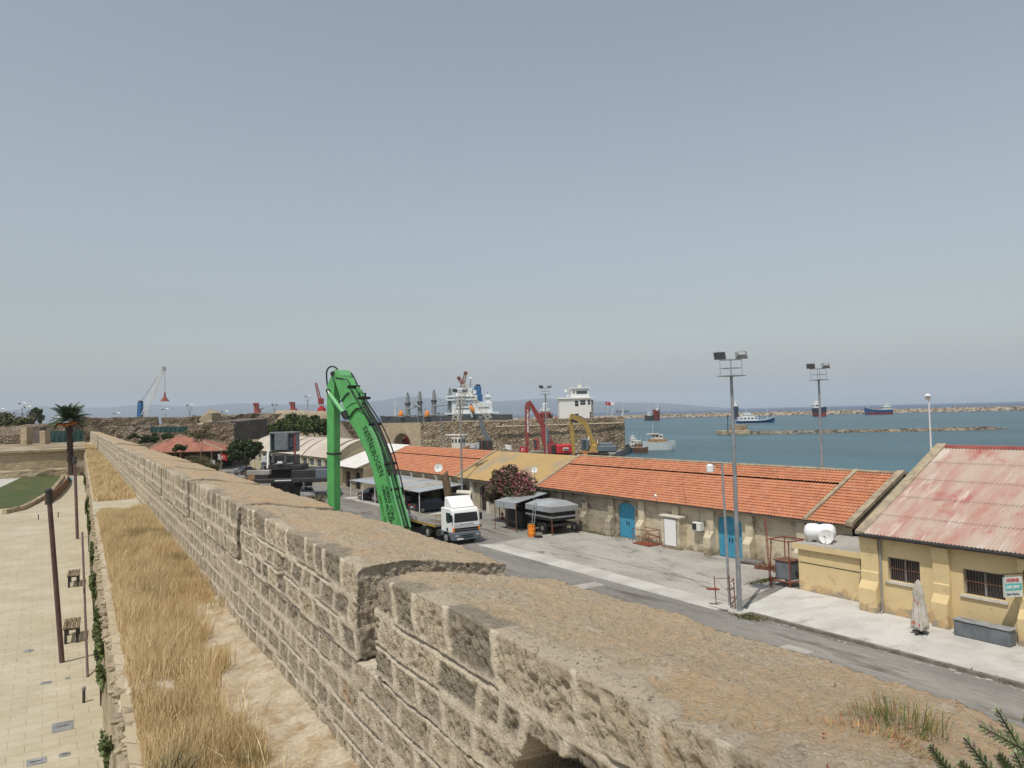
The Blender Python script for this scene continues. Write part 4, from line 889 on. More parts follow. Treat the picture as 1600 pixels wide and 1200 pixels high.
# lattice stub with orange plate
t = thing('lattice_pylon', 'rusty lattice frame with an orange plate at the foot of the mast', 'metal frame', (30.2, 28.6, 0))
b = MB(); q = [(29.95, 29.05), (30.05, 28.15), (29.9, 27.7)]
for (x, y), h in zip(q, (1.55, 1.75, 1.72)): b.bar((x, y, 0), (x-.05, y+.05, h), .06)
for z in (.1, .55, 1.0, 1.4): b.bar((q[1][0], q[1][1], z), (q[2][0], q[2][1], z+.25), .03); b.bar((q[1][0], q[1][1], z+.25), (q[2][0], q[2][1], z), .03)
b.bar((q[0][0], q[0][1], 1.45), (q[1][0], q[1][1], 1.6), .03); b.bar((q[0][0], q[0][1], 1.4), (q[1][0], q[1][1], .8), .02); b.build('lattice', 'rust_br', t)
b = MB(); b.prism([(29.5, 29.2), (30.0, 28.8), (30.1, 29.1), (29.7, 29.5)], .88, .93); b.build('plate', 'rust', t)
b = MB(); b.prism([(29.7, 29.3), (30.05, 28.9), (30.1, 29.2)], 0.04, .1); b.build('base_plate', 'rust', t)
t = thing('concrete_footing', 'small pale concrete footing around the mast bases', 'footing', (29.9, 28, 0))
b = MB(); b.cbox(29.35, 30.3, 26.9, 27.75, .002, .16, .03); b.cbox(29.6, 30.7, 27.9, 29.3, .04, .10, .02); b.build('slab', 'concrete_lt', t)
# red tank stand with ladder
t = thing('tank_stand', 'rusty red steel stand and ladder beside the ochre annex', 'steel stand', (36.4, 30.2, 0))
x0, x1, y0, y1 = 35.75, 37.1, 29.05, 30.45; b = MB()
for x, y in ((x0, y0), (x1, y0), (x0, y1), (x1, y1)): b.bar((x, y, 0), (x+(.1 if x == x0 else -.1), y+(.1 if y == y0 else -.1), 2.75), .07)
for z in (.42, 2.7):
    for a, c in (((x0, y0), (x1, y0)), ((x1, y0), (x1, y1)), ((x1, y1), (x0, y1)), ((x0, y1), (x0, y0))): b.bar((*a, z), (*c, z), .06)
b.build('frame', 'rust', t)
b = MB(); la, lb = Vector((35.45, 30.1, 0)), Vector((35.7, 31.0, 3.9)); dv_ = Vector((.3, .35, 0))*.55
b.bar(la, la+Vector((.25, .45, 3.9)), .05); b.bar(la+dv_*2, la+dv_*2+Vector((.25, .45, 3.9)), .05)
for i in range(11): k = (i+.6)/11.3; b.bar(la+Vector((.25, .45, 3.9))*k, la+dv_*2+Vector((.25, .45, 3.9))*k, .035)
b.build('ladder', 'rust', t)
t = thing('oil_tank', 'grey square metal tank standing inside the rusty red stand', 'tank', (36.4, 30.25, .45))
b = MB(); b.cbox(35.95, 36.95, 29.25, 30.25, .48, 1.5, .05); b.build('tank_body', 'steel_grey', t); b = MB(); b.box(35.9, 37.0, 29.2, 30.3, 1.505, 1.56); b.build('rim', 'rust_br', t)
# red cage
t = thing('lifting_cage', 'red steel lifting cage on the yard by the first blue door', 'cage', (39.5, 45.4, 0))
b = MB(); cs = [(38.95, 46.25), (38.85, 44.35), (40.0, 44.4), (40.1, 46.3)]
for i in range(4):
    a, c = cs[i], cs[(i+1) % 4]; b.bar((*a, .06), (*a, 1.2), .05)
    for z in (.08, .65, 1.2):
        if i == 3 and z > .1: continue
        b.bar((*a, z), (*c, z), .045)
b.build('cage_frame', 'rust', t); b = MB(); b.prism(cs, .04, .09); b.build('cage_floor', 'rust', t)
for i, (x, y) in enumerate(((39.9, 43.95),)):
    t = thing('bucket', 'small rusty bucket on the ground beside the cream porch', 'bucket', (x, y, .03)); b = MB(); b.lathe(x, y, [(.12, .035), (.16, .32), (.14, .32), (.11, .08)], 12); b.build('pail', 'rust', t)
    b = MB(); b.tube([(x-.15, y, .3), (x, y, .44), (x+.15, y, .3)], .008, 4); b.build('handle', 'dark', t)
# white scrap and hose near second door
t = thing('scrap_panel', 'broken white panel leaning over scrap near the storehouse wall', 'scrap', (39.2, 35.0, 0)); b = MB()
b.add([(39.6, 36.1, .05), (39.9, 34.2, .05), (39.5, 34.1, .55), (39.1, 35.9, .42)], [(0, 1, 2, 3)]); b.add([(39.63, 36.1, .0), (39.93, 34.2, .0), (39.53, 34.1, .5), (39.13, 35.9, .37)], [(0, 1, 2, 3)]); b.build('panel', 'white', t)
b = MB(); rr = random.Random(3)
for i in range(14): x, y = 38.7+rr.random()*.9, 32.6+rr.random()*1.5; b.cbox(x, x+.15+rr.random()*.25, y, y+.1+rr.random()*.3, .02, .1+rr.random()*.22, .01)
b.build('debris', 'rust_br', t, kind='stuff')
# parasol
t = thing('parasol', 'closed beige parasol with red trim standing on the forecourt', 'parasol', (33.0, 19.95, .15)); px_, py_ = 33.0, 19.95
b = MB(); b.tube([(px_, py_, .15), (px_, py_, 2.5)], .03, 8); b.build('pole', 'white', t)
b = MB(); b.cbox(px_-.35, px_+.35, py_-.06, py_+.06, .146, .22, .02); b.cbox(px_-.06, px_+.06, py_-.35, py_+.35, .222, .28, .02); b.build('base', 'machine_dark', t)
V = []; n_ = 48; prof = [(2.52, .02), (2.42, .08), (2.2, .14), (1.95, .20), (1.7, .17), (1.4, .21), (1.1, .24), (.8, .27), (.55, .30), (.45, .29)]
for z, r_ in prof:
    for j in range(n_): a = 2*math.pi*j/n_; q = r_*(1+.28*math.cos(8*a+z*1.3)+.08*math.sin(3*a+z*4)); V.append((px_+q*math.cos(a), py_+q*math.sin(a), z+(.10*math.cos(4*a+1) if r_ > .285 else 0)))
g = np.arange(len(V)).reshape(len(prof), n_); g = np.c_[g, g[:, :1]]; Q = np.stack([g[:-1, :-1], g[1:, :-1], g[1:, 1:], g[:-1, 1:]], -1).reshape(-1, 4)
npmesh('canopy', np.array(V), Q, 'parasol', t)
b = MB(); rr = random.Random(8)
for z, r_ in ((1.6, .205), (.66, .335)):
    for j in range(6): a = j*.7+rr.random()*.3; b.disc((px_+r_*math.cos(a), py_+r_*math.sin(a), z+rr.uniform(-.06, .06)), (math.cos(a), math.sin(a), 0), .05+rr.random()*.035, .012, 6)
b.build('trim', 'paint_red', t)
# stone trough
t = thing('stone_trough', 'long grey stone block bench against the ochre wall', 'stone block', (34.3, 17.9, .14))
b = MB(); b.cbox(34.0, 34.55, 16.75, 19.05, .15, .80, .035); b.build('block', 'steel_grey', t)
b = MB(); b.cbox(33.96, 34.585, 16.7, 19.1, .803, .86, .02); b.build('slab', 'grey', t)
# hanging sign
t = thing('hanging_sign', 'worn tricolour sign board on a bracket at the right edge', 'sign', (34.5, 16.55, 2.1))
sa, sb = Vector([float(v) for v in X(1570, 918, 33.98)]), Vector([float(v) for v in X(1597, 908, 34.72)]); sa.z = sb.z = 0
dv_ = (sb-sa).normalized(); b = MB(); nn = Vector((dv_.y, -dv_.x, 0)); z0, z1 = 2.18, 3.0
def signbox(u0, u1, za, zb, o0, o1, mat, nm, par):
    b = MB(); L_ = (sb-sa).length; vs = []
    for o in (o0, o1):
        for uu, zz in ((u0, za), (u1, za), (u1, zb), (u0, zb)): q = sa+dv_*L_*uu+Vector((dv_.y, -dv_.x, 0))*o; vs.append((q.x, q.y, zz))
    b.add(vs, [(0, 3, 2, 1), (4, 5, 6, 7), (0, 1, 5, 4), (1, 2, 6, 5), (2, 3, 7, 6), (3, 0, 4, 7)]); return b.build(nm, mat, par)
bd = signbox(0, 1, z0, z1, -.10, .0, 'sign_white', 'board', t)
signbox(.03, .97, 2.46, 2.74, .001, .006, 'sign_teal', 'band', t)
yd = (0, 0, 1)
P0 = sa+dv_*.07+Vector((dv_.y, -dv_.x, 0))*.012
text('lettering', 'AKDENIZ', .17, 'txt_red', t, (P0.x, P0.y, 2.83), dv_, yd, sx=.82, bold=.003)
text('lettering', 'DIVE SHOP', .17, 'txt_white', t, (P0.x, P0.y, 2.54), dv_, yd, sx=.72, bold=.003)
text('lettering', 'New Marina', .13, 'txt_navy', t, (P0.x, P0.y, 2.27), dv_, yd, sx=.88)
b = MB(); e_ = sb+(sb-sa)*.12; s0_ = sa-(sb-sa)*.25; b.bar((s0_.x, s0_.y, 3.14), (e_.x, e_.y, 3.14), .035); b.bar((e_.x, e_.y, 3.25), (e_.x, e_.y, 2.3), .05); b.bar((e_.x, e_.y, 3.1), (35.0, e_.y-.1, 3.1), .04); b.build('bracket', 'dark', t)
# fenced compound with boat covers
t = thing('fence_enclosure', 'rusty pipe fence enclosure in front of the stone storehouse', 'fence', (37, 57, 0)); b = MB()
fp = [Z(790, 800+4, 0), Z(781, 815, 0), Z(794, 826, 0), Z(807, 830, 0), Z(863, 838, 0), Z(885, 832, 0), Z(905, 829, 0)]
hs_ = [1.9, 1.9, 1.5, 1.9, 1.75, 1.85, 1.9]
for p, h in zip(fp, hs_): b = MB(); b.bar((p[0], p[1], 0), (p[0], p[1], h), .07); b.build('post', 'rust_br', t)
b = MB()
for i in (4, 5):
    for z in (.9, 1.75): b.bar((fp[i][0], fp[i][1], z), (fp[i+1][0], fp[i+1][1], z), .035)
for i in (2, 3):
    b.bar((fp[i-1][0], fp[i-1][1], .75), (fp[i][0], fp[i][1], .75), .05)
b.bar((fp[3][0], fp[3][1], .12), (fp[2][0], fp[2][1], .12), .06)
b.build('rails', 'rust_br', t)
sh = thing('lean_to_shelter', 'lean-to shelter with a flat grey metal sheet roof over the fenced yard', 'shelter', (38.4, 57.5, 0))
b = MB(); q = [Z(773, 782, 2.55), Z(806, 786, 2.55), Z(866, 767, 2.95), Z(836, 763, 2.95)]; q = [Vector([float(a) for a in v]) for v in q]
dn = Vector((0, 0, -.06)); b.add([*q, *[v+dn for v in q]], [(0, 1, 2, 3), (7, 6, 5, 4), (0, 4, 5, 1), (1, 5, 6, 2), (2, 6, 7, 3), (3, 7, 4, 0)]); b.build('sheet_roof', 'metal_roof', sh)
b = MB(); a, c = q[0], q[1]; b.add([a+dn, c+dn, c+dn*9, a+dn*9], [(0, 1, 2, 3)]); b.add([a+dn+Vector((.04, 0, 0)), c+dn+Vector((.04, 0, 0)), c+dn*9+Vector((.04, 0, 0)), a+dn*9+Vector((.04, 0, 0))], [(3, 2, 1, 0)]); b.build('valance', 'metal_roof', sh)
b = MB()
for v in q: b.bar((v.x, v.y, 0), v, .07)
b.build('posts', 'rust_br', sh)
b = MB(); b.box(38.2, 39.6, 56.5, 61.5, 0.05, 1.9); b.box(36.6, 38.0, 58.5, 61.5, .05, 1.5); b.build('stored_goods', 'machine_dark', sh)
text('lettering', '1', .4, 'txt_black', sh, q[0]+Vector((-.03, -1.5, -.45)), (0, -1, 0), (0, 0, 1))
# covered boat trailer
bt = thing('covered_trailer', 'trailer stall under a faceted grey metal cover numbered 2', 'trailer', (37.4, 54.4, 0))
b = MB(); X0, X1, Ya, Yb = 36.1, 39.0, 53.3, 57.2; zc0, zc1, zc2 = 1.95, 2.4, 2.78
cx_, cy_ = (X0+X1)/2, (Ya+Yb)/2
def ringr(i, z): return [(X0+i, Ya+i, z), (X1-i, Ya+i, z), (X1-i, Yb-i, z), (X0+i, Yb-i, z)]
vs = ringr(0, zc0)+ringr(.0, zc1)+ringr(.75, zc2); b.add(vs, [(0, 3, 2, 1), (8, 9, 10, 11)]+[(i+l*4, (i+1) % 4+l*4, (i+1) % 4+4+l*4, i+4+l*4) for l in (0, 1) for i in range(4)]); b.build('cover', 'metal_roof', bt)
text('lettering', '2', .34, 'txt_black', bt, (X0-.012, 55.9, 2.05), (0, -1, 0), (0, 0, 1))
b = MB(); b.box(X0+.2, X1-.2, Ya+.2, Yb-.2, 1.2, 1.94); b.box(X0+.3, X1-.3, Ya+.1, Yb-.1, .75, .95); b.build('chassis', 'dark', bt)
for x, y in ((X0+.12, Ya+1.3), (X0+.12, Yb-.8), (X1-.3, Ya+.2)):
    b = MB(); b.disc((x, y, .55), (1, 0, 0), .42, .2, 18); wh = b.build('wheel', 'rubber', bt); b = MB(); b.disc((x-.11, y, .55), (1, 0, 0), .2, .03, 14); b.build('rim', 'chrome', wh)
b = MB(); b.box(X0-.02, X1+.05, Ya-.02, Ya+.03, 1.45, 1.6); b.box(X0-.02, X0+.03, Ya, Yb, 1.5, 1.62); b.build('side_rail', 'pole', bt)
t = thing('ladder', 'pale aluminium ladder leaning on the grey trailer cover', 'ladder', (35.7, 55.3, 0)); b = MB()
for o in (0, .38): b.bar((35.6, 55.2+o, 0.03), (36.2, 55.5+o, 2.95), .045)
for i in range(10): k = (i+.5)/10; b.bar((35.6+.6*k, 55.2+.3*k, 2.95*k), (35.6+.6*k, 55.58+.3*k, 2.95*k), .03)
b.build('rails', 'chrome', t)
for x, y, m_, lab in ((34.75, 54.15, 'orange', 'bright orange oil drum beside the fenced yard'), (35.2, 54.95, 'yellow_m', 'dull stained yellow drum behind the orange drum')):
    t = thing('oil_drum', lab, 'drum', (x, y, 0)); b = MB(); b.lathe(x, y, [(.29, .01), (.3, .03), (.29, .3), (.305, .31), (.29, .33), (.29, .6), (.305, .61), (.29, .63), (.29, .92), (.3, .95), (.27, .95), (.27, .92)], 20); b.build('barrel', m_, t, smooth=True)
    b = MB(); b.lathe(x+.1, y, [(.04, .921), (.04, .95)], 8); b.build('cap', 'dark', t)
t = thing('tyre', 'worn black tyre lying flat by the orange drum', 'tyre', (34.9, 53.5, 0)); b = MB(); b.lathe(34.95, 53.45, [(.2, .01), (.33, .02), (.36, .08), (.33, .16), (.2, .17), (.18, .09)], 18); b.build('tread', 'rubber', t, smooth=True)
for (a, c_), lab in (((864, 832), 'red fire extinguisher standing at the fence corner post'), ((785, 812), 'red gas bottle standing beside the oleander fence')):
    p = Z(a, c_, 0); t = thing('gas_cylinder', lab, 'cylinder', p); b = MB(); b.lathe(p[0], p[1], [(.11, .01), (.12, .05), (.12, .55), (.07, .68), (.04, .7)], 12); b.build('bottle', 'bright_red', t, smooth=True); b = MB(); b.lathe(p[0], p[1], [(.03, .7), (.05, .78)], 8); b.build('valve', 'dark', t)
# oleander
ol = thing('oleander', 'large round oleander bush covered in pink flowers', 'bush', (38.2, 63.5, 0)); b = MB(); rr = random.Random(2)
for k in range(12): a = rr.uniform(0, 6.28); b.tube([(38.0+.2*math.cos(a), 62.5+.2*math.sin(a), 0), (38+1.0*math.cos(a), 62.5+1.2*math.sin(a), 1.6), (38+1.8*math.cos(a), 62.5+2.2*math.sin(a), 3.2)], [.06, .04, .015], 5)
b.build('stem', 'bark', ol)
pts = crown_pts((38.0, 62.6, 2.7), (2.1, 3.1, 2.6), 17000, 90, 5, .35)
leaves('foliage', pts, .15, [(.07, .085, .035), (.10, .11, .05), (.13, .085, .06), (.06, .06, .03), (.17, .10, .08)], ol, aspect=2.2, seed=6)
pf = crown_pts((38.0, 62.6, 2.8), (2.15, 3.2, 2.6), 2300, 110, 9, .75)
leaves('flowers', pf, .13, [(.42, .12, .17), (.50, .20, .24), (.34, .09, .12)], ol, aspect=1.1, seed=7)
# dish on wooden post, small dish on roof
t = thing('timber_post', 'thick leaning timber post in front of the car port roof', 'post', D(703, 800, 71)); b = MB(); b.tube([D(705, 812, 71), D(700, 770, 71), D(695, 742, 71)], [.36, .36, .34], 12); b.build('trunk', 'wood', t, smooth=True)
b = MB(); b.tube([D(695, 743.5, 71), D(699, 736, 71.3)], [.22, .10], 8); b.build('branch_stub', 'wood', t)
dish('satellite_dish', 'white satellite dish above the timber post against the tiled roof', D(685, 731, 71), (-.75, -.9, .3), .40, D(688, 744, 71.2))
dish('satellite_dish', 'small white dish on a thin mast before the ochre roof', D(835, 734, 66), (-.75, -.9, .3), .26, D(834.5, 762, 66))
t = thing('awning', 'small tan board awning on posts between lorry and oleander', 'awning', Z(724, 800, 0)); b = MB(); q = [D(713, 769, 70), D(736, 770.5, 69), D(737, 766.5, 70.5), D(714, 765.5, 71.5)]; q = [Vector([float(a) for a in v]) for v in q]
dn = Vector((0, 0, -.1)); b.add([*q, *[v+dn for v in q]], [(0, 1, 2, 3), (7, 6, 5, 4), (0, 4, 5, 1), (1, 5, 6, 2), (2, 6, 7, 3), (3, 7, 4, 0)]); b.build('board', 'cream', t)
b = MB()
for v in q: b.bar((v.x, v.y, 0), v+dn, .06)
b.build('legs', 'rust_br', t)
p = Z(744, 812, 0); t = thing('forklift', 'small yellow work machine parked behind the lorry cab', 'forklift', (p[0], p[1]+4, 0), rz=.4)
b = MB(); b.cbox(-.6, .6, -1.1, .8, .45, 1.3, .08); b.build('body', 'yellow_m', t, loc=True); b = MB()
for x, y in ((-.5, -.9), (.5, -.9), (-.5, .6), (.5, .6)): b.bar((x, y, 1.3), (x, y, 2.2), .05)
b.box(-.58, .58, -1, .7, 2.2, 2.26); b.build('roll_cage', 'dark', t, loc=True)
for x in (-.55, .55):
    for y in (-.75, .55): b = MB(); b.disc((x, y, .36), (1, 0, 0), .35, .22, 14); b.build('wheel', 'rubber', t, loc=True)
b = MB(); b.bar((-.3, .9, .1), (-.3, .9, 2.4), .08); b.bar((.3, .9, .1), (.3, .9, 2.4), .08); b.box(-.35, .35, .95, 1.9, .08, .13); b.build('mast', 'dark', t, loc=True)
# roof lamp, aerial
t = thing('roof_lamp', 'tiny white lamp on the gutter above the storehouse wall', 'lamp', (39.6, 44.1, 3.4)); b = MB(); b.bar((39.6, 44.1, 3.35), (39.5, 44.1, 3.75), .03); b.build('bracket', 'pole', t); b = MB(); b.disc((39.48, 44.1, 3.82), (-.7, 0, -.6), .12, .12, 10); b.build('lamp_head', 'white_clean', t)
t = thing('roof_aerial', 'thin rusty aerial rod on the orange tiled roof', 'aerial', (39.75, 41.2, 3.4)); b = MB(); b.bar((39.75, 41.2, 3.3), (39.9, 41.6, 5.0), .025); b.build('rod', 'dark', t); b = MB(); b.bar((39.8, 41.4, 4.9), (40.0, 41.8, 4.85), .02); b.build('crossbar', 'dark', t)
# litter on the road
b = MB(); rr = random.Random(12)
for i in range(60):
    x, y = rr.uniform(15, 29.8), rr.uniform(10, 70)
    s_ = rr.uniform(.02, .07); b.cbox(x, x+s_*2, y, y+s_*1.5, .002, .01+s_*.3, .002)
for i in range(30):
    y = rr.uniform(8, 27); x = 29.85+rr.uniform(-.25, .05); s_ = rr.uniform(.03, .09); b.cbox(x, x+s_, y, y+s_*3, .002, .03, .002)
b.build('litter', 'concrete_lt', kind='stuff', label='scraps of litter and grit scattered on the port road', cat='litter')
pts = []
rr2 = np.random.default_rng(4)
for cx_, cy_, rx_, ry_, n_ in ((29.5, 26.6, .35, .8, 700), (39.8, 52, .3, 3.5, 900), (36.6, 31.4, 1.4, .3, 700), (30.05, 12, .12, 7, 500)):
    q = rr2.normal(size=(n_, 3))*[rx_*.5, ry_*.5, .03]+[cx_, cy_, .05]; q[:, 2] = .03+np.abs(q[:, 2]-.05)*2; pts.append(q)
leaves('weeds', np.concatenate(pts), .06, [(.10, .12, .04), (.2, .17, .07), (.07, .09, .03)], seed=3, kind='stuff', label='low weeds growing along kerbs and wall feet', cat='weeds')
# ================================================ LORRY
def wheel(par, x, y, z, r, w_, side, rim='grey', ax=0):
    b = MB(); nrm = (1, 0, 0) if ax == 0 else (0, 1, 0)
    b.disc((x, y, z), nrm, r, w_, 22); wh = b.build('wheel', 'rubber', par, loc=True, smooth=True)
    o = side*(w_/2+.01); c = (x+o, y, z) if ax == 0 else (x, y+o, z)
    b = MB(); b.disc(c, nrm, r*.58, .04, 16); c2 = (x+o*1.15, y, z) if ax == 0 else (x, y+o*1.15, z); b.disc(c2, nrm, r*.22, .08, 10); b.build('rim', rim, wh, loc=False) if 0 else None
    bb = b.build('rim', rim, par, loc=True); bb.parent = wh; return wh
tr = thing('lorry', 'white lorry cab with roof fairing hitched to a flatbed trailer', 'lorry', (27.65, 54.6, 0))
# local: x 0..2.45, y 0 (front) ..
b = MB(); sec = [(.05, .95), (-.0, 1.25), (.0, 1.72), (.10, 2.55), (.22, 2.78), (.45, 2.86), (2.0, 2.86), (2.08, 2.78), (2.08, .95)]
b.prism([(y, z) for y, z in sec], .0, 2.42, ax=0); cab = b.build('cab', 'white_clean', tr, loc=True)
bv = cab.modifiers.new('b', 'BEVEL'); bv.width = .07; bv.segments = 2
b = MB(); b.add([(.14, .005, 1.78), (2.28, .005, 1.78), (2.22, .082, 2.50), (.20, .082, 2.50), (.14, -.02, 1.78), (2.28, -.02, 1.78), (2.22, .06, 2.50), (.20, .06, 2.50)], [(4, 5, 6, 7), (0, 1, 5, 4), (1, 2, 6, 5), (2, 3, 7, 6), (3, 0, 4, 7)]); b.build('windscreen', 'glass', tr, loc=True)
for xx in (-.012, 2.42):
    b = MB(); b.prism([(.32, 1.78), (.98, 1.66), (1.15, 1.85), (1.15, 2.5), (.36, 2.5)], xx, xx+.012, ax=0); b.build('side_window', 'glass', tr, loc=True)
b = MB(); b.box(.08, 2.34, -.045, -.004, 1.20, 1.33); b.box(.08, 2.34, -.045, -.004, 1.05, 1.15); b.build('grille', 'black', tr, loc=True)
b = MB(); b.box(.04, 2.38, -.03, -.004, 1.5, 1.70); b.build('sun_strip', 'white_clean', tr, loc=True)
text('lettering', 'T.C. LIMAN ISLETMESI', .165, 'txt_navy', tr, Vector(tr.location)+Vector((.16, -.034, 1.54)), (1, 0, 0), (0, 0, 1), sx=1.08)
for xx in (.0, 2.27): b = MB(); b.cbox(xx, xx+.15, -.05, .06, 1.04, 1.36, .01); b.build('indicator', 'orange', tr, loc=True)
b = MB(); b.cbox(-.02, 2.44, -.14, .5, .36, .98, .06); b.cbox(-.03, .5, .3, 2.1, .62, 1.02, .04); b.cbox(1.95, 2.45, .3, 2.1, .62, 1.02, .04); b.build('bumper', 'machine_grey', tr, loc=True)
for xx in (.12, 1.98): b = MB(); b.box(xx, xx+.32, -.16, -.138, .66, .84); b.build('headlight', 'chrome', tr, loc=True)
b = MB(); b.box(.7, 1.75, -.155, -.139, .55, .62); b.box(.7, 1.75, -.155, -.139, .7, .77); b.build('bumper_slots', 'black', tr, loc=True)
b = MB(); b.box(.28, .85, -.165, -.139, .42, .54); pl = b.build('number_plate', 'white_clean', tr, loc=True)
b = MB(); b.prism([(.35, 2.87), (.55, 3.05), (1.15, 3.62), (1.6, 3.72), (1.75, 3.66), (1.85, 2.87)], .18, 2.24, ax=0); fa = b.build('roof_fairing', 'white_clean', tr, loc=True); bv = fa.modifiers.new('b', 'BEVEL'); bv.width = .14; bv.segments = 3
for f_ in (cab, fa):
    for p in f_.data.polygons: p.use_smooth = True
    f_.data.set_sharp_from_angle(angle=R(50))
for xx in (-.22, 2.46): b = MB(); b.cbox(xx, xx+.18, -.05, .06, 1.85, 2.4, .02); b.bar((xx+.09, .05, 2.3), (1.2, .3, 2.6), .02); b.build('mirror', 'black', tr, loc=True)
b = MB(); b.disc((-.02, .95, 1.18), (1, 0, 0), .15, .015, 18); b.build('emblem', 'txt_black', tr, loc=True)
b = MB(); b.box(.3, .9, 1.9, 5.6, .62, .88); b.box(1.5, 2.1, 1.9, 5.6, .62, .88); b.cbox(.1, .7, 2.4, 3.4, .35, .95, .08); b.cbox(1.7, 2.3, 2.4, 3.4, .35, .95, .08); b.build('chassis', 'machine_dark', tr, loc=True)
wheel(tr, .12, 1.15, .5, .5, .3, -1); wheel(tr, 2.3, 1.15, .5, .5, .3, 1); wheel(tr, .22, 4.6, .5, .5, .5, -1); wheel(tr, 2.2, 4.6, .5, .5, .5, 1)
b = MB(); 
for x0 in (.0, 1.9):
    arc = [(4.6+.66*math.cos(a), .5+.66*math.sin(a)) for a in np.linspace(.15, 2.99, 9)]
    for (ya, za), (yb, zb) in zip(arc[:-1], arc[1:]): b.add([(x0, ya, za), (x0+.52, ya, za), (x0+.52, yb, zb), (x0, yb, zb)], [(0, 1, 2, 3)])
b.build('mudguard', 'machine_dark', tr, loc=True)
tl = thing('flatbed_trailer', 'empty flatbed trailer with yellow edge rail behind the white cab', 'trailer', (27.6, 57.6, 0))
b = MB(); b.box(0, 2.5, 0, 12.2, 1.12, 1.26); b.build('deck', 'asphalt', tl, loc=True)
b = MB(); b.box(-.03, .0, 0, 12.2, 1.10, 1.29); b.box(2.5, 2.53, 0, 12.2, 1.10, 1.29); b.build('edge_rail', 'yellow_m', tl, loc=True)
b = MB(); b.box(.7, .9, .3, 12, .85, 1.12); b.box(1.6, 1.8, .3, 12, .85, 1.12); b.build('chassis', 'machine_dark', tl, loc=True)
b = MB(); b.bar((0.05, .05, 1.26), (.05, .05, 2.1), .06); b.bar((2.45, .05, 1.26), (2.45, .05, 2.1), .06); b.bar((.05, .05, 2.1), (2.45, .05, 2.1), .06); b.bar((.05, .05, 1.65), (2.45, .05, 1.65), .05); b.build('headboard', 'yellow_m', tl, loc=True)
for y in (8.4, 9.7, 11): wheel(tl, .25, y, .5, .5, .5, -1, 'rust_br'); wheel(tl, 2.25, y, .5, .5, .5, 1, 'rust_br')
# ================================================ CAR PORT AND CARS
cp = thing('car_port', 'large open car port with patched grey metal sheet roof', 'car port', (37, 82, 0))
def c4(px, py, z): v = Z(px, py, z); return Vector([float(a) for a in v])
q = [Vector((32.9, 72.4, 2.5)), Vector((41.2, 78.2, 2.7)) if 0 else Vector((40.2, 75.8, 2.62)), Vector((40.2, 96.5, 2.62)), Vector((32.7, 93.0, 2.5))]
nseg = 7; cols_ = ['metal_roof', 'grey', 'metal_roof', 'steel_grey', 'metal_roof', 'metal_roof', 'metal_roof']
for i in range(nseg):
    a0, a1 = i/nseg, (i+1)/nseg; A, B_, C_, D_ = q[0].lerp(q[3], a0), q[0].lerp(q[3], a1), q[1].lerp(q[2], a1), q[1].lerp(q[2], a0); o = Vector((0, 0, .02*(i % 2)))
    b = MB(); dn = Vector((0, 0, -.05)); b.add([A+o, B_+o, C_+o, D_+o, A+o+dn, B_+o+dn, C_+o+dn, D_+o+dn], [(0, 3, 2, 1), (4, 5, 6, 7), (0, 1, 5, 4), (1, 2, 6, 5), (2, 3, 7, 6), (3, 0, 4, 7)]); b.build('roof_sheet', 'metal_roof' if i not in (1, 3) else 'concrete', cp)
for (x, y) in ((33.1, 72.8), (33.05, 76.6), (33.0, 80.6), (32.95, 84.8), (32.9, 88.8), (32.85, 92.7), (39.9, 76.2), (39.9, 84), (39.9, 92)):
    b = MB(); b.tube([(x, y, .08), (x, y, 2.46)], .05, 8); b.build('post', 'white' if x < 39 else 'grey', cp)
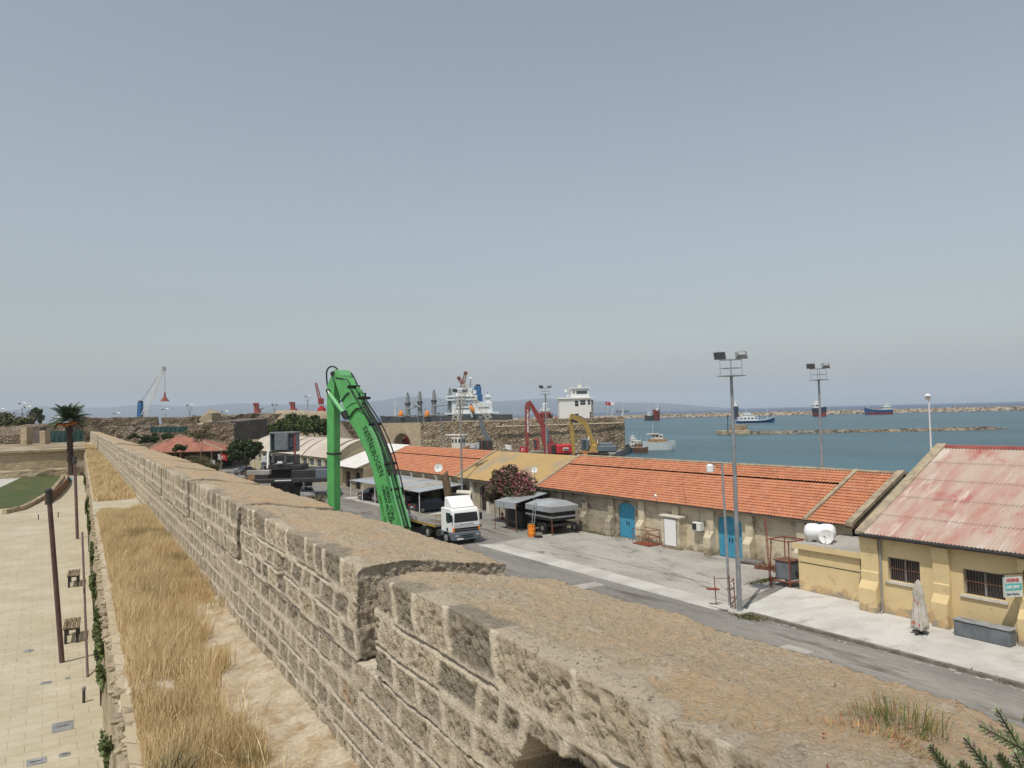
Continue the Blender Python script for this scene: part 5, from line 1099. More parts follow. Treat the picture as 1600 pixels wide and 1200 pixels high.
def make_car(name, label, loc, rz, body, L_=4.4, hatch=False, W_=1.76):
    t = thing(name, label, 'car', loc, rz, group='cars parked under the car port')
    h = .28; prof = [(-L_/2, .35), (-L_/2-.03+.05, .62), (-L_/2+.12, .86), (-L_/2+.9, .98), (L_/2-.6 if not hatch else L_/2-.25, 1.0), (L_/2-.05, .88), (L_/2, .5), (L_/2-.05, h), (-L_/2+.05, h)]
    b = MB(); n = len(prof); V = []
    for s_, k in ((-1, .94), (-1, 1), (1, 1), (1, .94)):
        for (x, z) in prof: V.append((x*(k*.5+.5), s_*W_/2*k, z if k == 1 else z*.985+.005))
    fs = [tuple(range(n))[::-1], tuple(range(3*n, 4*n))]+[(r_*n+i, r_*n+(i+1) % n, (r_+1)*n+(i+1) % n, (r_+1)*n+i) for r_ in range(3) for i in range(n)]
    b.add(V, fs); b.build('body', body, t, loc=True, smooth=True)
    r0, r1 = (-L_/2+1.0, L_/2-(.35 if hatch else .75)); t0, t1 = (-L_/2+1.65, L_/2-(.75 if hatch else 1.35)); w0, w1 = W_/2*.93, W_/2*.72; zb, zt = .97, 1.43
    V = [(r0, -w0, zb), (r1, -w0, zb), (r1, w0, zb), (r0, w0, zb), (t0, -w1, zt-.03), (t1, -w1, zt-.03), (t1, w1, zt-.03), (t0, w1, zt-.03)]
    b = MB(); b.add(V, [(0, 1, 5, 4), (1, 2, 6, 5), (2, 3, 7, 6), (3, 0, 4, 7)]); b.build('windows', 'glass', t, loc=True)
    b = MB(); b.add([(t0-.02, -w1-.01, zt-.03), (t1+.02, -w1-.01, zt-.03), (t1+.02, w1+.01, zt-.03), (t0-.02, w1+.01, zt-.03), (t0+.12, -w1+.08, zt+.02), (t1-.12, -w1+.08, zt+.02), (t1-.12, w1-.08, zt+.02), (t0+.12, w1-.08, zt+.02)], [(0, 3, 2, 1), (4, 5, 6, 7), (0, 1, 5, 4), (1, 2, 6, 5), (2, 3, 7, 6), (3, 0, 4, 7)])
    for s_ in (-1, 1):
        for xa, xb_ in ((r0, t0), (r1, t1), (-.05, -.05)): b.bar((xa, s_*w0, zb), (xb_, s_*(w1+.01), zt-.02), .045)
    b.build('roof', body, t, loc=True)
    for x in (-L_/2+.82, L_/2-.85):
        for s_ in (-1, 1): wheel(t, x, s_*(W_/2-.1), .32, .32, .2, s_, 'chrome', ax=1)
    for s_ in (-1, 1):
        b = MB(); b.cbox(-L_/2-.02+.03, -L_/2+.2, s_*.62-.17, s_*.62+.17, .62, .80, .02); b.build('headlight', 'chrome', t, loc=True)
        b = MB(); b.cbox(L_/2-.14, L_/2+.02, s_*.66-.15, s_*.66+.15, .68, .88, .02); b.build('taillight', 'bright_red', t, loc=True)
    b = MB(); b.box(L_/2-.01, L_/2+.015, -.26, .26, .55, .66); b.build('number_plate', 'white_clean', t, loc=True)
    return t
# cars nose towards the store (tail to the road)
make_car('parked_car', 'dark blue saloon car under the near corner of the car port', (35.5, 75.2, .08), math.pi, 'car_navy')
make_car('parked_car', 'black hatchback in the car port between two roof posts', (35.8, 78.6, .08), math.pi, 'black', 3.9, True)
make_car('parked_car', 'grey car parked midway along the car port', (35.6, 83.5, .08), math.pi, 'car_grey')
make_car('parked_car', 'silver car near the far end of the car port', (35.9, 87.3, .08), math.pi, 'car_silver', 4.1, True)
make_car('parked_car', 'dark grey saloon at the farthest stall of the car port', (35.6, 91.0, .08), math.pi, 'car_grey')
# ================================================ GREEN BOOM
gb = thing('excavator_boom', 'huge bright green folded excavator boom and stick standing by the trailer', 'excavator boom', (24.5, 60, 0))
YAW = R(20); ge = Vector((-math.sin(YAW), math.cos(YAW), 0)); gn = Vector((math.cos(YAW), math.sin(YAW), 0))   # e: along plane, n: away from viewer side
G0 = Vector([float(a) for a in X(600, 815, 24.3)])
def gp(px, py, off=0):
    d = Vector([float(a) for a in ray(px, py)]); C_ = Vector((0, 0, H)); k = ((G0-C_).dot(gn)+off)/d.dot(gn); return C_+d*k
def slab(name, pxs, mat, off0, off1, par, extra=None, bev=0):
    P = [gp(*p) for p in pxs]+(extra or []); P0 = [p+gn*off0 for p in P]; P1 = [p+gn*off1 for p in P]; n = len(P); b = MB()
    b.add(P0+P1, [tuple(range(n)), tuple(range(2*n-1, n-1, -1))]+[(i, n+i, n+(i+1) % n, (i+1) % n) for i in range(n)]); return b.build(name, mat, par)
Wb = 1.25
left = [(520, 583), (524, 597), (528, 610), (533, 625), (539, 640), (543, 654), (554, 671), (562, 686), (573, 710), (581, 734), (586, 755), (590, 775), (593, 790), (596, 815)]
right = [(623, 828), (619, 810), (613, 787), (607, 764), (603, 745), (597, 722), (590, 701), (582, 682), (573, 664), (562, 641), (551, 621), (545, 609), (537, 595), (529, 586)]
lb, rb = gp(596, 815), gp(623, 828); ext = [Vector((lb.x, lb.y, .35))+ge*-.2, Vector((rb.x, rb.y, .35))+ge*-.5]
P = [gp(*p) for p in left]+ext+[gp(*p) for p in right]
b = MB(); n = len(P); b.add(P+[p+gn*Wb for p in P], [tuple(range(n)), tuple(range(2*n-1, n-1, -1))]+[(i, n+i, n+(i+1) % n, (i+1) % n) for i in range(n)]); boom = b.build('boom', 'green', gb)
# raised gusset on the back of the boom and head plate
slab('boom_head', [(519, 592), (518, 581), (522, 577.5), (527, 578), (532, 586), (533, 592), (529, 594)], 'green_lt', .05, Wb+.12, gb)
slab('gusset', [(573, 664), (579, 666.5), (587, 682), (593.5, 700), (599, 722), (603.5, 745), (597, 722), (590, 701), (582, 682)], 'green_lt', -.05, .1, gb)
slab('side_rib', [(563, 677), (567, 688), (576, 712), (583, 733), (590, 757), (592, 760), (589, 748), (581, 722), (571, 697), (565, 680)], 'green_lt', -.03, .0, gb)
# stick
slab('stick', [(518.3, 580), (514, 588), (507.5, 604), (508, 700), (508.5, 797), (509, 815), (519, 815), (518.5, 700), (518.5, 640), (519, 606), (521, 584)], 'green', .22, .92, gb, extra=None)
slab('stick_collar', [(507.2, 707), (507.2, 709.5), (519.2, 711), (519.2, 708.5)], 'dark', .18, 1.06, gb)
slab('stick_end_plate', [(509, 800), (509, 822), (519, 824), (519, 800)], 'dark', .15, 1.1, gb)
b = MB(); b.tube([gp(520, 584, -.1), gp(520, 584, Wb+.3)], .22, 12); b.tube([gp(512.5, 611, .0), gp(512.5, 611, 1.2)], .20, 10); b.build('pivot_pin', 'machine_dark', gb)
b = MB(); b.tube([gp(512.5, 611, .05), gp(516.5, 618, -.05)], .10, 10); b.build('piston_rod', 'chrome', gb)
b = MB(); b.tube([gp(515.5, 616, -.05), gp(537.5, 646, -.22)], [.20, .22], 12); b.build('cylinder', 'green_lt', gb, smooth=True)
b = MB(); b.tube([gp(536, 643, -.25), gp(541, 652, -.1)], [.3, .3], 8); b.build('cylinder_mount', 'machine_dark', gb)
# hoses
def hose(pts, r, off, mat='black', nm='hose', lift=True):
    P = [gp(a, c, min(off, 0))+gn*max(off, 0)-(ge*.07 if off > 0 and lift else ge*0) for a, c in pts]; Q_ = []
    for i in range(len(P)-1):
        p0, p1, p2, p3 = P[max(i-1, 0)], P[i], P[i+1], P[min(i+2, len(P)-1)]
        for k in range(4):
            t = k/4; Q_.append(.5*((2*p1)+(p2-p0)*t+(2*p0-5*p1+4*p2-p3)*t*t+(3*p1-p0-3*p2+p3)*t**3))
    Q_.append(P[-1]); b = MB(); b.tube(Q_, r, 6); return b.build(nm, mat, gb, smooth=True)
hose([(520.5, 577), (516.5, 573.5), (511.5, 572.3), (506.5, 574.5), (503.7, 580), (503.2, 588), (504.6, 603), (506, 618), (507.5, 630)], .07, .5, lift=False)
hose([(529, 630), (535, 624), (540, 617), (545, 613.5)], .055, -.08); hose([(539, 655), (546, 652), (552, 643), (558, 638), (564, 639)], .065, -.1)
hose([(524, 590), (530, 591), (537, 592), (543, 594), (548, 603)], .05, -.03)
hose([(541, 638), (548, 632), (556, 629)], .025, -.02, nm='cable')
back = [(541, 580), (546, 592), (552, 608), (560, 626), (570, 645), (581, 664), (590, 684), (598, 706), (605, 730), (611, 752), (617, 772), (623, 795), (630, 822)]
side = [(541, 603), (548, 615), (556, 629), (565, 643), (576, 661), (585, 679), (593, 699), (600, 722), (606, 744), (611, 765), (616, 786), (622, 806), (627, 826)]
for k, (o, r_, m_) in enumerate(((.18, .05, 'black'), (.36, .05, 'machine_dark'), (.78, .055, 'black'), (1.0, .05, 'black'))):
    rrr = random.Random(k); hose([(a+rrr.uniform(-.8, .8)-1.0, c) for a, c in side], r_, o, m_)
for k, (o, r_) in enumerate(((.55, .07), (.68, .06))): hose([(a+.8, c-.5) for a, c in side[2:9]], r_, o, 'machine_dark')
for k, o in enumerate((.15, .95)):
    pp = [(a, c) for a, c in side[8:]]; hose(pp, .085, o, 'green_lt', 'steel_pipe')
hose([(530, 582), (535, 590), (541, 603), (548, 615), (556, 629), (565, 643)], .06, Wb+.02)
hose([(565, 643), (576, 661), (585, 679), (593, 699), (600, 722), (606, 744), (611, 765), (616, 786), (622, 806)], .06, Wb+.03)
for (px, py) in ((543.5, 604), (560, 622), (577, 663), (601, 725), (611, 765), (625, 826)):
    b = MB(); a = gp(px-1.0, py, 0)-gn*.06-ge*.05; c = a+gn*(Wb+.12); up = (gp(px+.5, py-2.2, 0)-gp(px-1, py, 0)); b.add([a, c, c+up, a+up, a+Vector((0, 0, -.12)), c+Vector((0, 0, -.12)), c+up+Vector((0, 0, -.12)), a+up+Vector((0, 0, -.12))], [(0, 1, 2, 3), (7, 6, 5, 4), (0, 4, 5, 1), (1, 5, 6, 2), (2, 6, 7, 3), (3, 7, 4, 0)]); b.build('hose_clamp', 'machine_dark', gb)
for px, py in ((548, 607), (552, 611), (555, 618)): c = gp(px, py, 0)+gn*.7-ge*.15; b = MB(); b.cbox(c.x-.14, c.x+.14, c.y-.12, c.y+.12, c.z-.1, c.z+.14, .03); b.build('valve_block', 'green_lt', gb)
b = MB(); c = gp(551, 617, 0)+gn*(Wb-.1)-ge*.15; b.disc(c, (0, 0, 1), .2, .35, 10); b.build('joint', 'machine_dark', gb)
def gtext(s, p0, p1, size, upto, **k):
    a, c, u_ = gp(*p0), gp(*p1), gp(*upto); xd = (c-a); L_ = xd.length; xd.normalize(); yd = (u_-a); yd = (yd-xd*yd.dot(xd)).normalized()
    cu_ = bpy.data.curves.new('x', 'FONT'); cu_.body = s; cu_.size = size; cu_.offset = k.get('bold', 0); t = bpy.data.objects.new('x', cu_); COL.objects.link(t); bpy.context.view_layer.update(); w_ = t.dimensions.x; bpy.data.objects.remove(t); bpy.data.curves.remove(cu_)
    text('lettering', s, size, 'txt_black', gb, a-gn*.012, xd, yd, sx=L_/w_, bold=k.get('bold', 0))
def gcurve(s, pts, sizes):
    """one letter after another down the curved boom"""
    P = [gp(*p) for p in pts]; n = len(s)
    for i, ch in enumerate(s):
        u0 = i/n*(len(P)-1); u1 = (i+.86)/n*(len(P)-1); f = lambda u: P[min(int(u), len(P)-2)].lerp(P[min(int(u), len(P)-2)+1], u-min(int(u), len(P)-2))
        a, c = f(u0), f(u1); xd = (c-a); L_ = xd.length; xd.normalize(); yd = xd.cross(gn); yd = yd if yd.dot(ge) < 0 else -yd
        cu_ = bpy.data.curves.new('x', 'FONT'); cu_.body = ch; cu_.size = 1; t = bpy.data.objects.new('x', cu_); COL.objects.link(t); bpy.context.view_layer.update(); w_ = t.dimensions.x; bpy.data.objects.remove(t); bpy.data.curves.remove(cu_)
        text('lettering', ch, sizes[i], 'txt_black', gb, a-gn*.012, xd, yd, sx=L_/(w_*sizes[i])*.92, bold=.01)
gcurve('SENNEBOGEN', [(566.5, 668), (569.5, 678), (573.5, 688), (577.5, 700), (582, 712), (586.5, 724), (590, 734), (593.5, 746)], [.8, .8, 1.25, 1.15, .8, .85, .85, .85, .85, .95])
gtext('KIBRIS TÜRK', (602.3, 761), (613.5, 814), .46, (606, 758), bold=.01)
gtext('LIMAN ISÇILERI', (596.3, 760), (609.5, 819), .46, (600, 757), bold=.01)
gtext('SIRKETI LTD', (592, 774), (601, 816), .30, (596, 771))
# ================================================ BLACK MATERIAL HANDLER BASE
bm_ = thing('material_handler', 'black boomless harbour machine with raised grey cab and wide outriggers', 'harbour machine', (28, 103, 0))
def u(px, py, dep=102.): return D(px, py, dep)
E_ = lambda o: Vector((cr[0], cr[1], 0)).normalized()*o; Fd = Vector((f0[0], f0[1], 0)).normalized()
def obox(name, px0, px1, py0, py1, dep, dz, mat, par, bev=.06):
    """box seen square on: pixel extents at depth dep, thickness dz metres away from the viewer"""
    a, c = D(px0, py1, dep), D(px1, py1, dep); tp = D(px0, py0, dep)[2]; z0 = a[2]; A, C_ = Vector((a[0], a[1], 0)), Vector((c[0], c[1], 0)); xd = (C_-A).normalized(); yd = Vector((-xd.y, xd.x, 0)); L_ = (C_-A).length
    t = MB(); t.cbox(0, L_, 0, dz, 0, tp-z0, min(bev, L_/4, dz/4, (tp-z0)/4)); t.v = [tuple(A+xd*x+yd*y+Vector((0, 0, z0+z))) for x, y, z in t.v]; return t.build(name, mat, par)
obox('chassis', 398, 500, 735, 752, 102, 5, 'machine_dark', bm_)
obox('front_outrigger', 385, 421, 735.5, 743, 99, .9, 'concrete', bm_); obox('outrigger', 455, 514, 735, 749, 100, 1.2, 'machine_dark', bm_); obox('outrigger', 493, 516, 733.5, 748, 98.5, 1.0, 'machine_grey', bm_)
obox('outrigger', 392, 512, 749.5, 756, 98, 1.2, 'dark', bm_)
obox('pylon', 421, 461, 712, 736, 102, 2.4, 'machine_dark', bm_); obox('turntable', 412, 470, 728, 735, 101, 4, 'dark', bm_)
obox('deck_plate', 424, 458, 724, 727, 101, .6, 'machine_grey', bm_)
obox('cab', 421.5, 461, 676, 707, 102.6, 2.4, 'machine_grey', bm_, .12); obox('cab_rear_panel', 428.5, 450.5, 675, 704.5, 102.1, .45, 'steel_grey', bm_, .12)
obox('window', 423.5, 428, 680, 702, 102.4, .15, 'glass', bm_); obox('window', 451, 458.5, 684, 699, 102.4, .15, 'glassb', bm_)
obox('cab_roof', 420, 461.5, 675.5, 678.5, 102.2, 2.8, 'steel_grey', bm_, .05)
obox('frame_post', 459.5, 461.8, 676, 735, 102.2, .3, 'red', bm_, .02)
for a, c in ((423.5, 430), (443, 449)):
    b = MB(); b.tube([D((a+c)/2, 724, 101.2), D((a+c)/2+.8, 711, 101.6)], [.33, .16], 10); b.build('bracket', 'machine_dark', bm_)
obox('number_plate', 433, 441, 721, 724, 100.8, .04, 'white_clean', bm_, .005)
b = MB(); b.tube([D(418, 732, 101), D(419, 705, 102)], .12, 8); b.build('handrail', 'white', bm_)
obox('undercarriage', 423, 476, 752, 772, 101, 4, 'black', bm_); obox('bumper_light_bar', 429, 455, 750.4, 751.9, 97.6, .1, 'white', bm_, .01)
for a in (428, 446, 470):
    b = MB(); b.disc(D(a, 769, 100.5), (-.3, -1, 0), .7, .5, 16); b.build('wheel', 'rubber', bm_)
obox('jack_leg', 473, 476, 752, 772, 99.5, .3, 'chrome', bm_, .02)
# junk at left of it: boats on land, white hulls
def boat(name, label, a, c, zb, h, hull, deck='ship_white', cabin=None, mast=None, beam=.3, group=None, mat2=None, canopy=None, bowh=1.35, cat='boat', boot=None):
    """boat from stern point a to bow point c (world xy)"""
    A, C_ = Vector((a[0], a[1], 0)), Vector((c[0], c[1], 0)); L_ = (C_-A).length; xd = (C_-A).normalized(); mid = (A+C_)/2
    t = thing(name, label, cat, (mid.x, mid.y, zb), math.atan2(xd.y, xd.x), group=group); W_ = L_*beam/2; n = 12
    def hw(u): return W_*min(1, (.72+.9*u) if u < .3 else 1)*(1 if u < .6 else max(.0, 1-((u-.6)/.4)**2.0))
    def zs(u): return h*(1+.12*(1-2*u)**2 if u < .5 else 1+(bowh-1)*((u-.5)*2)**2)
    rings = []
    for i in range(n+1):
        u_ = i/n; x = -L_/2+L_*u_; wv_ = max(hw(u_), .01*L_); fl = .72 if u_ < .8 else .45; rings.append([(x-(.04*L_ if u_ > .95 else 0), 0, -.3), (x-(.02*L_ if u_ > .9 else 0), -wv_*fl, 0), (x, -wv_, zs(u_)), (x, wv_, zs(u_)), (x-(.02*L_ if u_ > .9 else 0), wv_*fl, 0)])
    V = [p for r_ in rings for p in r_]; fs = []
    for i in range(n):
        for j in (0, 1, 3, 4): fs.append((i*5+j, i*5+(j+1) % 5, (i+1)*5+(j+1) % 5, (i+1)*5+j))
    fs += [(0, 1, 2, 3, 4), tuple(n*5+j for j in (4, 3, 2, 1, 0))]
    b = MB(); b.add(V, fs); b.build('hull', hull, t, loc=True, smooth=True)
    if boot:
        b = MB(); V = []; fs = []
        for r_ in rings:
            for (q0, q1) in ((1, 2), (4, 3)):
                for kk in (0, .42): a_, c_ = r_[q0], r_[q1]; V.append((a_[0]+(c_[0]-a_[0])*kk, (a_[1]+(c_[1]-a_[1])*kk)*1.012+(.05 if a_[1] > 0 else -.05), a_[2]+(c_[2]-a_[2])*kk))
        for i in range(n):
            for j in (0, 2): fs.append((i*4+j, i*4+j+1, (i+1)*4+j+1, (i+1)*4+j))
        fs.append((n*4, n*4+1, n*4+3, n*4+2)); b.add(V, fs); b.build('boot_stripe', boot, t, loc=True)
    b = MB(); V = []; fs = []
    for i in range(n+1): u_ = i/n; x = -L_/2+L_*u_; wv_ = max(hw(u_), .01*L_)*.97; V += [(x, -wv_, zs(u_)*.93), (x, wv_, zs(u_)*.93)]
    b.add(V, [(2*i, 2*i+2, 2*i+3, 2*i+1) for i in range(n)]); b.build('deck', mat2 or 'ship_wood', t, loc=True)
    b = MB(); V = []
    for i in range(n): 
        for s_ in (-1, 1):
            u0, u1 = i/n, (i+1)/n; b.bar((-L_/2+L_*u0, s_*max(hw(u0), .01*L_), zs(u0)), (-L_/2+L_*u1, s_*max(hw(u1), .01*L_), zs(u1)), max(.05, L_*.006))
    b.build('gunwale', deck, t, loc=True)
    for (u0, u1, wf, z0, z1, m_, win) in (cabin or []):
        x0, x1 = -L_/2+L_*u0, -L_/2+L_*u1; ww = W_*wf; b = MB(); b.cbox(x0, x1, -ww, ww, h*z0, h*z1, .04*h); cb_ = b.build('cabin', m_, t, loc=True)
        if win:
            k = min(5, max(3, int((x1-x0)/(h*.6)))); zz0, zz1 = h*(z0+(z1-z0)*.5), h*(z0+(z1-z0)*.82)
            for i in range(k):
                xa = x0+(x1-x0)*(i+.25)/k; xb_ = x0+(x1-x0)*(i+.75)/k
                for s_ in (-1, 1): b = MB(); b.box(xa, xb_, s_*ww*1.004-.01, s_*ww*1.004+.01, zz0, zz1); b.build('window', 'glass', cb_, loc=True)
            b = MB(); b.box(x1-.01, x1+.02, -ww*.7, ww*.7, zz0, zz1); b.build('windscreen', 'glass', cb_, loc=True)
    for (u_, zt, r_) in (mast or []):
        b = MB(); x = -L_/2+L_*u_; b.tube([(x, 0, h*.9), (x, 0, h*zt)], [r_, r_*.6], 6); b.bar((x, -W_*.4, h*zt*.8), (x, W_*.4, h*zt*.8), r_); b.build('mast', deck, t, loc=True)
    if canopy:
        u0, u1, zt, m_ = canopy; x0, x1 = -L_/2+L_*u0, -L_/2+L_*u1; b = MB(); b.cbox(x0, x1, -W_*.85, W_*.85, h*zt, h*zt+.1*h, .02); b.build('canopy', m_, t, loc=True); b = MB()
        for x in (x0, (x0+x1)/2, x1):
            for s_ in (-1, 1): b.bar((x, s_*W_*.8, h*.95), (x, s_*W_*.8, h*zt), .05)
        b.build('canopy_posts', deck, t, loc=True)
    return t
def D2(px, py, d): v = D(px, py, d); return (float(v[0]), float(v[1]))
g_ = 'small boats laid up on the quay'
boat('motorboat', 'white motorboat with dark canopy laid up behind the red tiled roof', D2(694, 700, 168), D2(672, 700, 166), 0.8, 1.2, 'ship_white', cabin=[(.25, .75, .7, .95, 2.0, 'glass', False)], group=g_)
boat('fishing_boat', 'wooden fishing boat with cream wheelhouse and white canopy on the quay', D2(696, 702, 172), D2(734, 702, 168), .6, 2.3, 'ship_wood', 'ship_white', cabin=[(.35, .75, .7, 1, 2.1, 'cream', True)], canopy=(.15, .85, 2.25, 'white'), beam=.35, group=g_)
boat('rowing_boat', 'slim white boat raised on the quay left of the grey ladder', D2(724, 700, 178), D2(749, 697, 178), 2.6, .9, 'ship_white', group=g_)
boat('rowing_boat', 'long low white skiff just above the tiled roof ridge', D2(718, 704, 160), D2(757, 703, 163), 1.0, .8, 'ship_white', group=g_)
boat('motorboat', 'white cabin boat on the ground beside the black harbour machine', D2(408, 732, 140), D2(420, 728, 138), .3, 1.3, 'ship_white', cabin=[(.2, .7, .7, .95, 1.9, 'ship_white', True), (.3, .6, .5, 1.9, 2.6, 'ship_white', False)], group=g_)
boat('fishing_boat', 'old brown wooden boat near the green tree by the dark tower', D2(388, 735, 128), D2(408, 733, 126), .3, 1.3, 'ship_wood', group=g_)
make_car('parked_car', 'dark car parked beneath the green tree by the tower', tuple(Z(383, 741, 0)), .6, 'car_grey')['group'] = 'cars on the quay'
make_car('parked_car', 'white car seen behind the green stick on the port road', (33.6, 101.5, 0), 1.2, 'car_white')['group'] = 'cars on the quay'
make_car('parked_car', 'silver car left of the green stick beyond the machine', (29.6, 100.3, 0), 1.3, 'car_silver')['group'] = 'cars on the quay'
# ================================================ RED AND YELLOW EXCAVATORS ON THE FAR QUAY
def pslab(name, pxs, dep, th, mat, par):
    P = [Vector([float(a) for a in D(px, py, dep)]) for px, py in pxs]; n = len(P); o = Fd*th; b = MB()
    b.add(P+[p+o for p in P], [tuple(range(n)), tuple(range(2*n-1, n-1, -1))]+[(i, n+i, n+(i+1) % n, (i+1) % n) for i in range(n)]); return b.build(name, mat, par)
re_ = thing('excavator', 'tall red long reach excavator with folded boom before the quay wall', 'excavator', D(865, 712, 186), group='excavators on the far quay')
pslab('stick', [(820, 634), (822, 629), (826, 626.5), (828, 632), (827.5, 640), (826, 709), (821.5, 709)], 184, 1.0, 'red_dk', re_)
pslab('stick_edge', [(820.2, 636), (822.0, 636), (823.2, 709), (821.4, 709)], 183.93, .07, 'red', re_)
pslab('boom', [(824, 628), (828, 625.5), (832, 630), (846, 652), (855, 668), (860, 682), (868, 696), (862, 699), (853, 696), (848, 697), (845, 680), (846, 668), (838, 654), (828, 634)], 185.2, 1.2, 'red', re_)
pslab('boom_side_panel', [(852, 668), (857, 669), (860, 690), (854, 692)], 185.1, .1, 'machine_grey', re_)
obox('cylinder', 826.6, 829, 636, 642, 185, .5, 'machine_dark', re_, .05)
obox('engine_house', 869, 897, 694.5, 709.5, 184.5, 3.2, 'bright_red', re_, .3); obox('body', 850, 869, 693, 709.5, 185, 3, 'red', re_, .2); obox('cab', 834, 843, 686, 703, 184, 1.8, 'red', re_, .15); obox('window', 834.6, 838.6, 687.5, 699, 183.9, .09, 'glassb', re_, .02)
obox('engine_grille', 862, 868, 696, 709, 184.6, .3, 'machine_dark', re_, .05); pb_ = obox('name_panel', 880, 888.5, 699.5, 704, 184.4, .06, 'white_clean', re_, .01)
pt = D(880.6, 703.2, 184.3); text('lettering', 'LIMAN', .62, 'txt_black', re_, pt, tuple(E_(1)), (0, 0, 1), sx=.62, bold=.02)
pt = D(823.0, 640.5, 183.8); text('lettering', 'K. TÜRK LIMAN ISÇILERI', .5, 'txt_white', re_, pt, (0, 0, -1), tuple(E_(1)), sx=1.0, bold=.02)
obox('undercarriage', 830, 892, 708, 714, 185, 3, 'machine_dark', re_, .2)
for a in (836, 850, 866, 884): b = MB(); b.disc(D(a, 712, 184.3), tuple(-Fd), .55, .5, 14); b.build('wheel', 'rubber', re_)
ye = thing('excavator', 'yellow long reach excavator with dark counterweight at the quay wall corner', 'excavator', D(925, 712, 178), group='excavators on the far quay')
pslab('boom', [(889.5, 650), (893, 646.5), (899, 648), (910, 652), (917, 658), (922, 670), (928, 685), (935.5, 694), (929, 696), (921, 690), (915, 672), (911, 664), (903, 659), (895, 656)], 180, 1.1, 'yellow_m', ye)
pslab('boom_top', [(893, 646.5), (899, 647.5), (910, 651), (918, 657.5), (923, 670), (929, 685), (928, 685), (922, 670), (917, 658), (910, 652), (899, 648)], 179.96, 1.2, 'machine_grey', ye)
pslab('stick', [(889, 652), (893, 653), (896.5, 668), (899.5, 710), (895.5, 711), (892, 690), (889.3, 665)], 179, .9, 'yellow_m', ye)
b = MB(); b.tube([D(892, 656, 178.8), D(902, 659.5, 179)], .28, 8); b.build('cylinder', 'machine_dark', ye)
obox('cab', 909.5, 920.5, 686, 703.5, 178, 2, 'machine_grey', ye, .15); obox('window', 910.4, 916, 687.5, 700, 177.9, .09, 'glassb', ye, .02)
obox('body', 920, 934, 695, 706, 178.5, 3, 'yellow_m', ye, .2); obox('counterweight', 933, 965, 696.5, 707, 178, 3.2, 'machine_grey', ye, .3); obox('engine_cover', 937, 959, 692, 697, 178.5, 2.6, 'steel_grey', ye, .2)
obox('deck', 905, 935, 705, 708.5, 177.5, 3.6, 'ship_wood', ye, .05); obox('undercarriage', 898, 952, 708.5, 714.5, 178, 3.2, 'machine_dark', ye, .2); obox('side_light', 911, 918, 708.5, 711, 177.3, .1, 'orange', ye, .02)
b = MB(); b.tube([D(919, 688, 177.8), D(920.5, 682, 177.8)], .12, 6); b.tube([D(933.5, 688, 177.8), D(934, 692, 177.8)], .12, 6); b.build('handrail', 'white_clean', ye)
for a in (905, 918, 932, 946): b = MB(); b.disc(D(a, 712.5, 177.6), tuple(-Fd), .55, .5, 14); b.build('wheel', 'rubber', ye)
# ================================================ QUAY WALL AND FORT WALLS
def fwall(name, label, p0, p1, zb, th, mat, dn=9, st=1.0, amp=.5, seed=1, cat='wall', rough_top=.3, top=None):
    """rugged wall between p0=(px,py_top,D) and p1"""
    A, C_ = D(*p0), D(*p1); a2, c2 = A[:2], C_[:2]; L_ = np.linalg.norm(c2-a2); xd = (c2-a2)/L_; yd = np.array([-xd[1], xd[0]]); yd = yd if yd@f0[:2] > 0 else -yd
    zt = max(A[2], C_[2]); P, Q = shell(lin(0, L_, st), lin(0, th, max(st, th/4)), lin(zb, zt, st*.8), skip=('c0',)); s_, t_, z_ = P.T
    flip = np.cross(xd, yd) < 0; Q = Q[:, ::-1] if flip else Q
    ztop = A[2]+(C_[2]-A[2])*s_/L_+(np.interp(s_/L_, *top) if top else 0); pn = np.stack([s_, t_, s_*0], 1)
    ztop = ztop+np.floor(fbm(pn, .35, 3, seed)*6)/6*rough_top*2
    zz = zb+(ztop-zb)*(z_-zb)/(zt-zb); V = np.stack([a2[0]+xd[0]*s_+yd[0]*t_, a2[1]+xd[1]*s_+yd[1]*t_, zz], 1)
    N = vnormals(V, Q); V += N*((fbm(V, .5, 4, seed)+.6*fbm(V, 1.6, 2, seed+5))*amp)[:, None]
    t = thing(name, label, cat, ((A[0]+C_[0])/2, (A[1]+C_[1])/2, zb)); npmesh('masonry', V, Q, mat, t, smooth=False); return t, A, C_
# main harbour wall right part
t, A, C_ = fwall('harbour_wall', 'massive rough stone harbour wall ending in a square corner at the water', (657, 660.5, 213), (975, 652.5, 205), -2.6, 30, 'harbour_stone', st=.8, amp=.7, seed=3)
b = MB(); a, c = D(775, 667, 208.5), D(975.4, 661, 204.2); b.tube([a, c], .25, 4); b.build('string_course', 'verge', t)
# corner quoins
# left part with the arch
t = thing('arched_gateway', 'stone quay wall section pierced by a round arch with a red container inside', 'gateway', D(630, 700, 216))
a0, a1 = D(583, 661, 225), D(658, 660.5, 213.5); A2, C2 = Vector((a0[0], a0[1], 0)), Vector((a1[0], a1[1], 0)); L_ = (C2-A2).length; xd = (C2-A2).normalized(); yd = Vector((-xd.y, xd.x, 0)); zt = 8.4
cxa = .61*L_; ra = 3.3; zs_ = 2.2; n = 16; arc = [(cxa+ra*math.cos(math.pi*(1-i/n)), zs_+ra*math.sin(math.pi*(1-i/n))*1.0) for i in range(n+1)]
poly = [(0, -2), (0, zt)]+[(L_, zt), (L_, -2), (cxa+ra, -2)]+arc[::-1]+[(cxa-ra, -2)]
b = MB(); b.prism(poly, 0, 3.2, ax=1); b.v = [tuple(A2+xd*x+yd*y+Vector((0, 0, z))) for x, y, z in b.v]; b.build('arched_wall', 'town_wall', t)
b = MB()
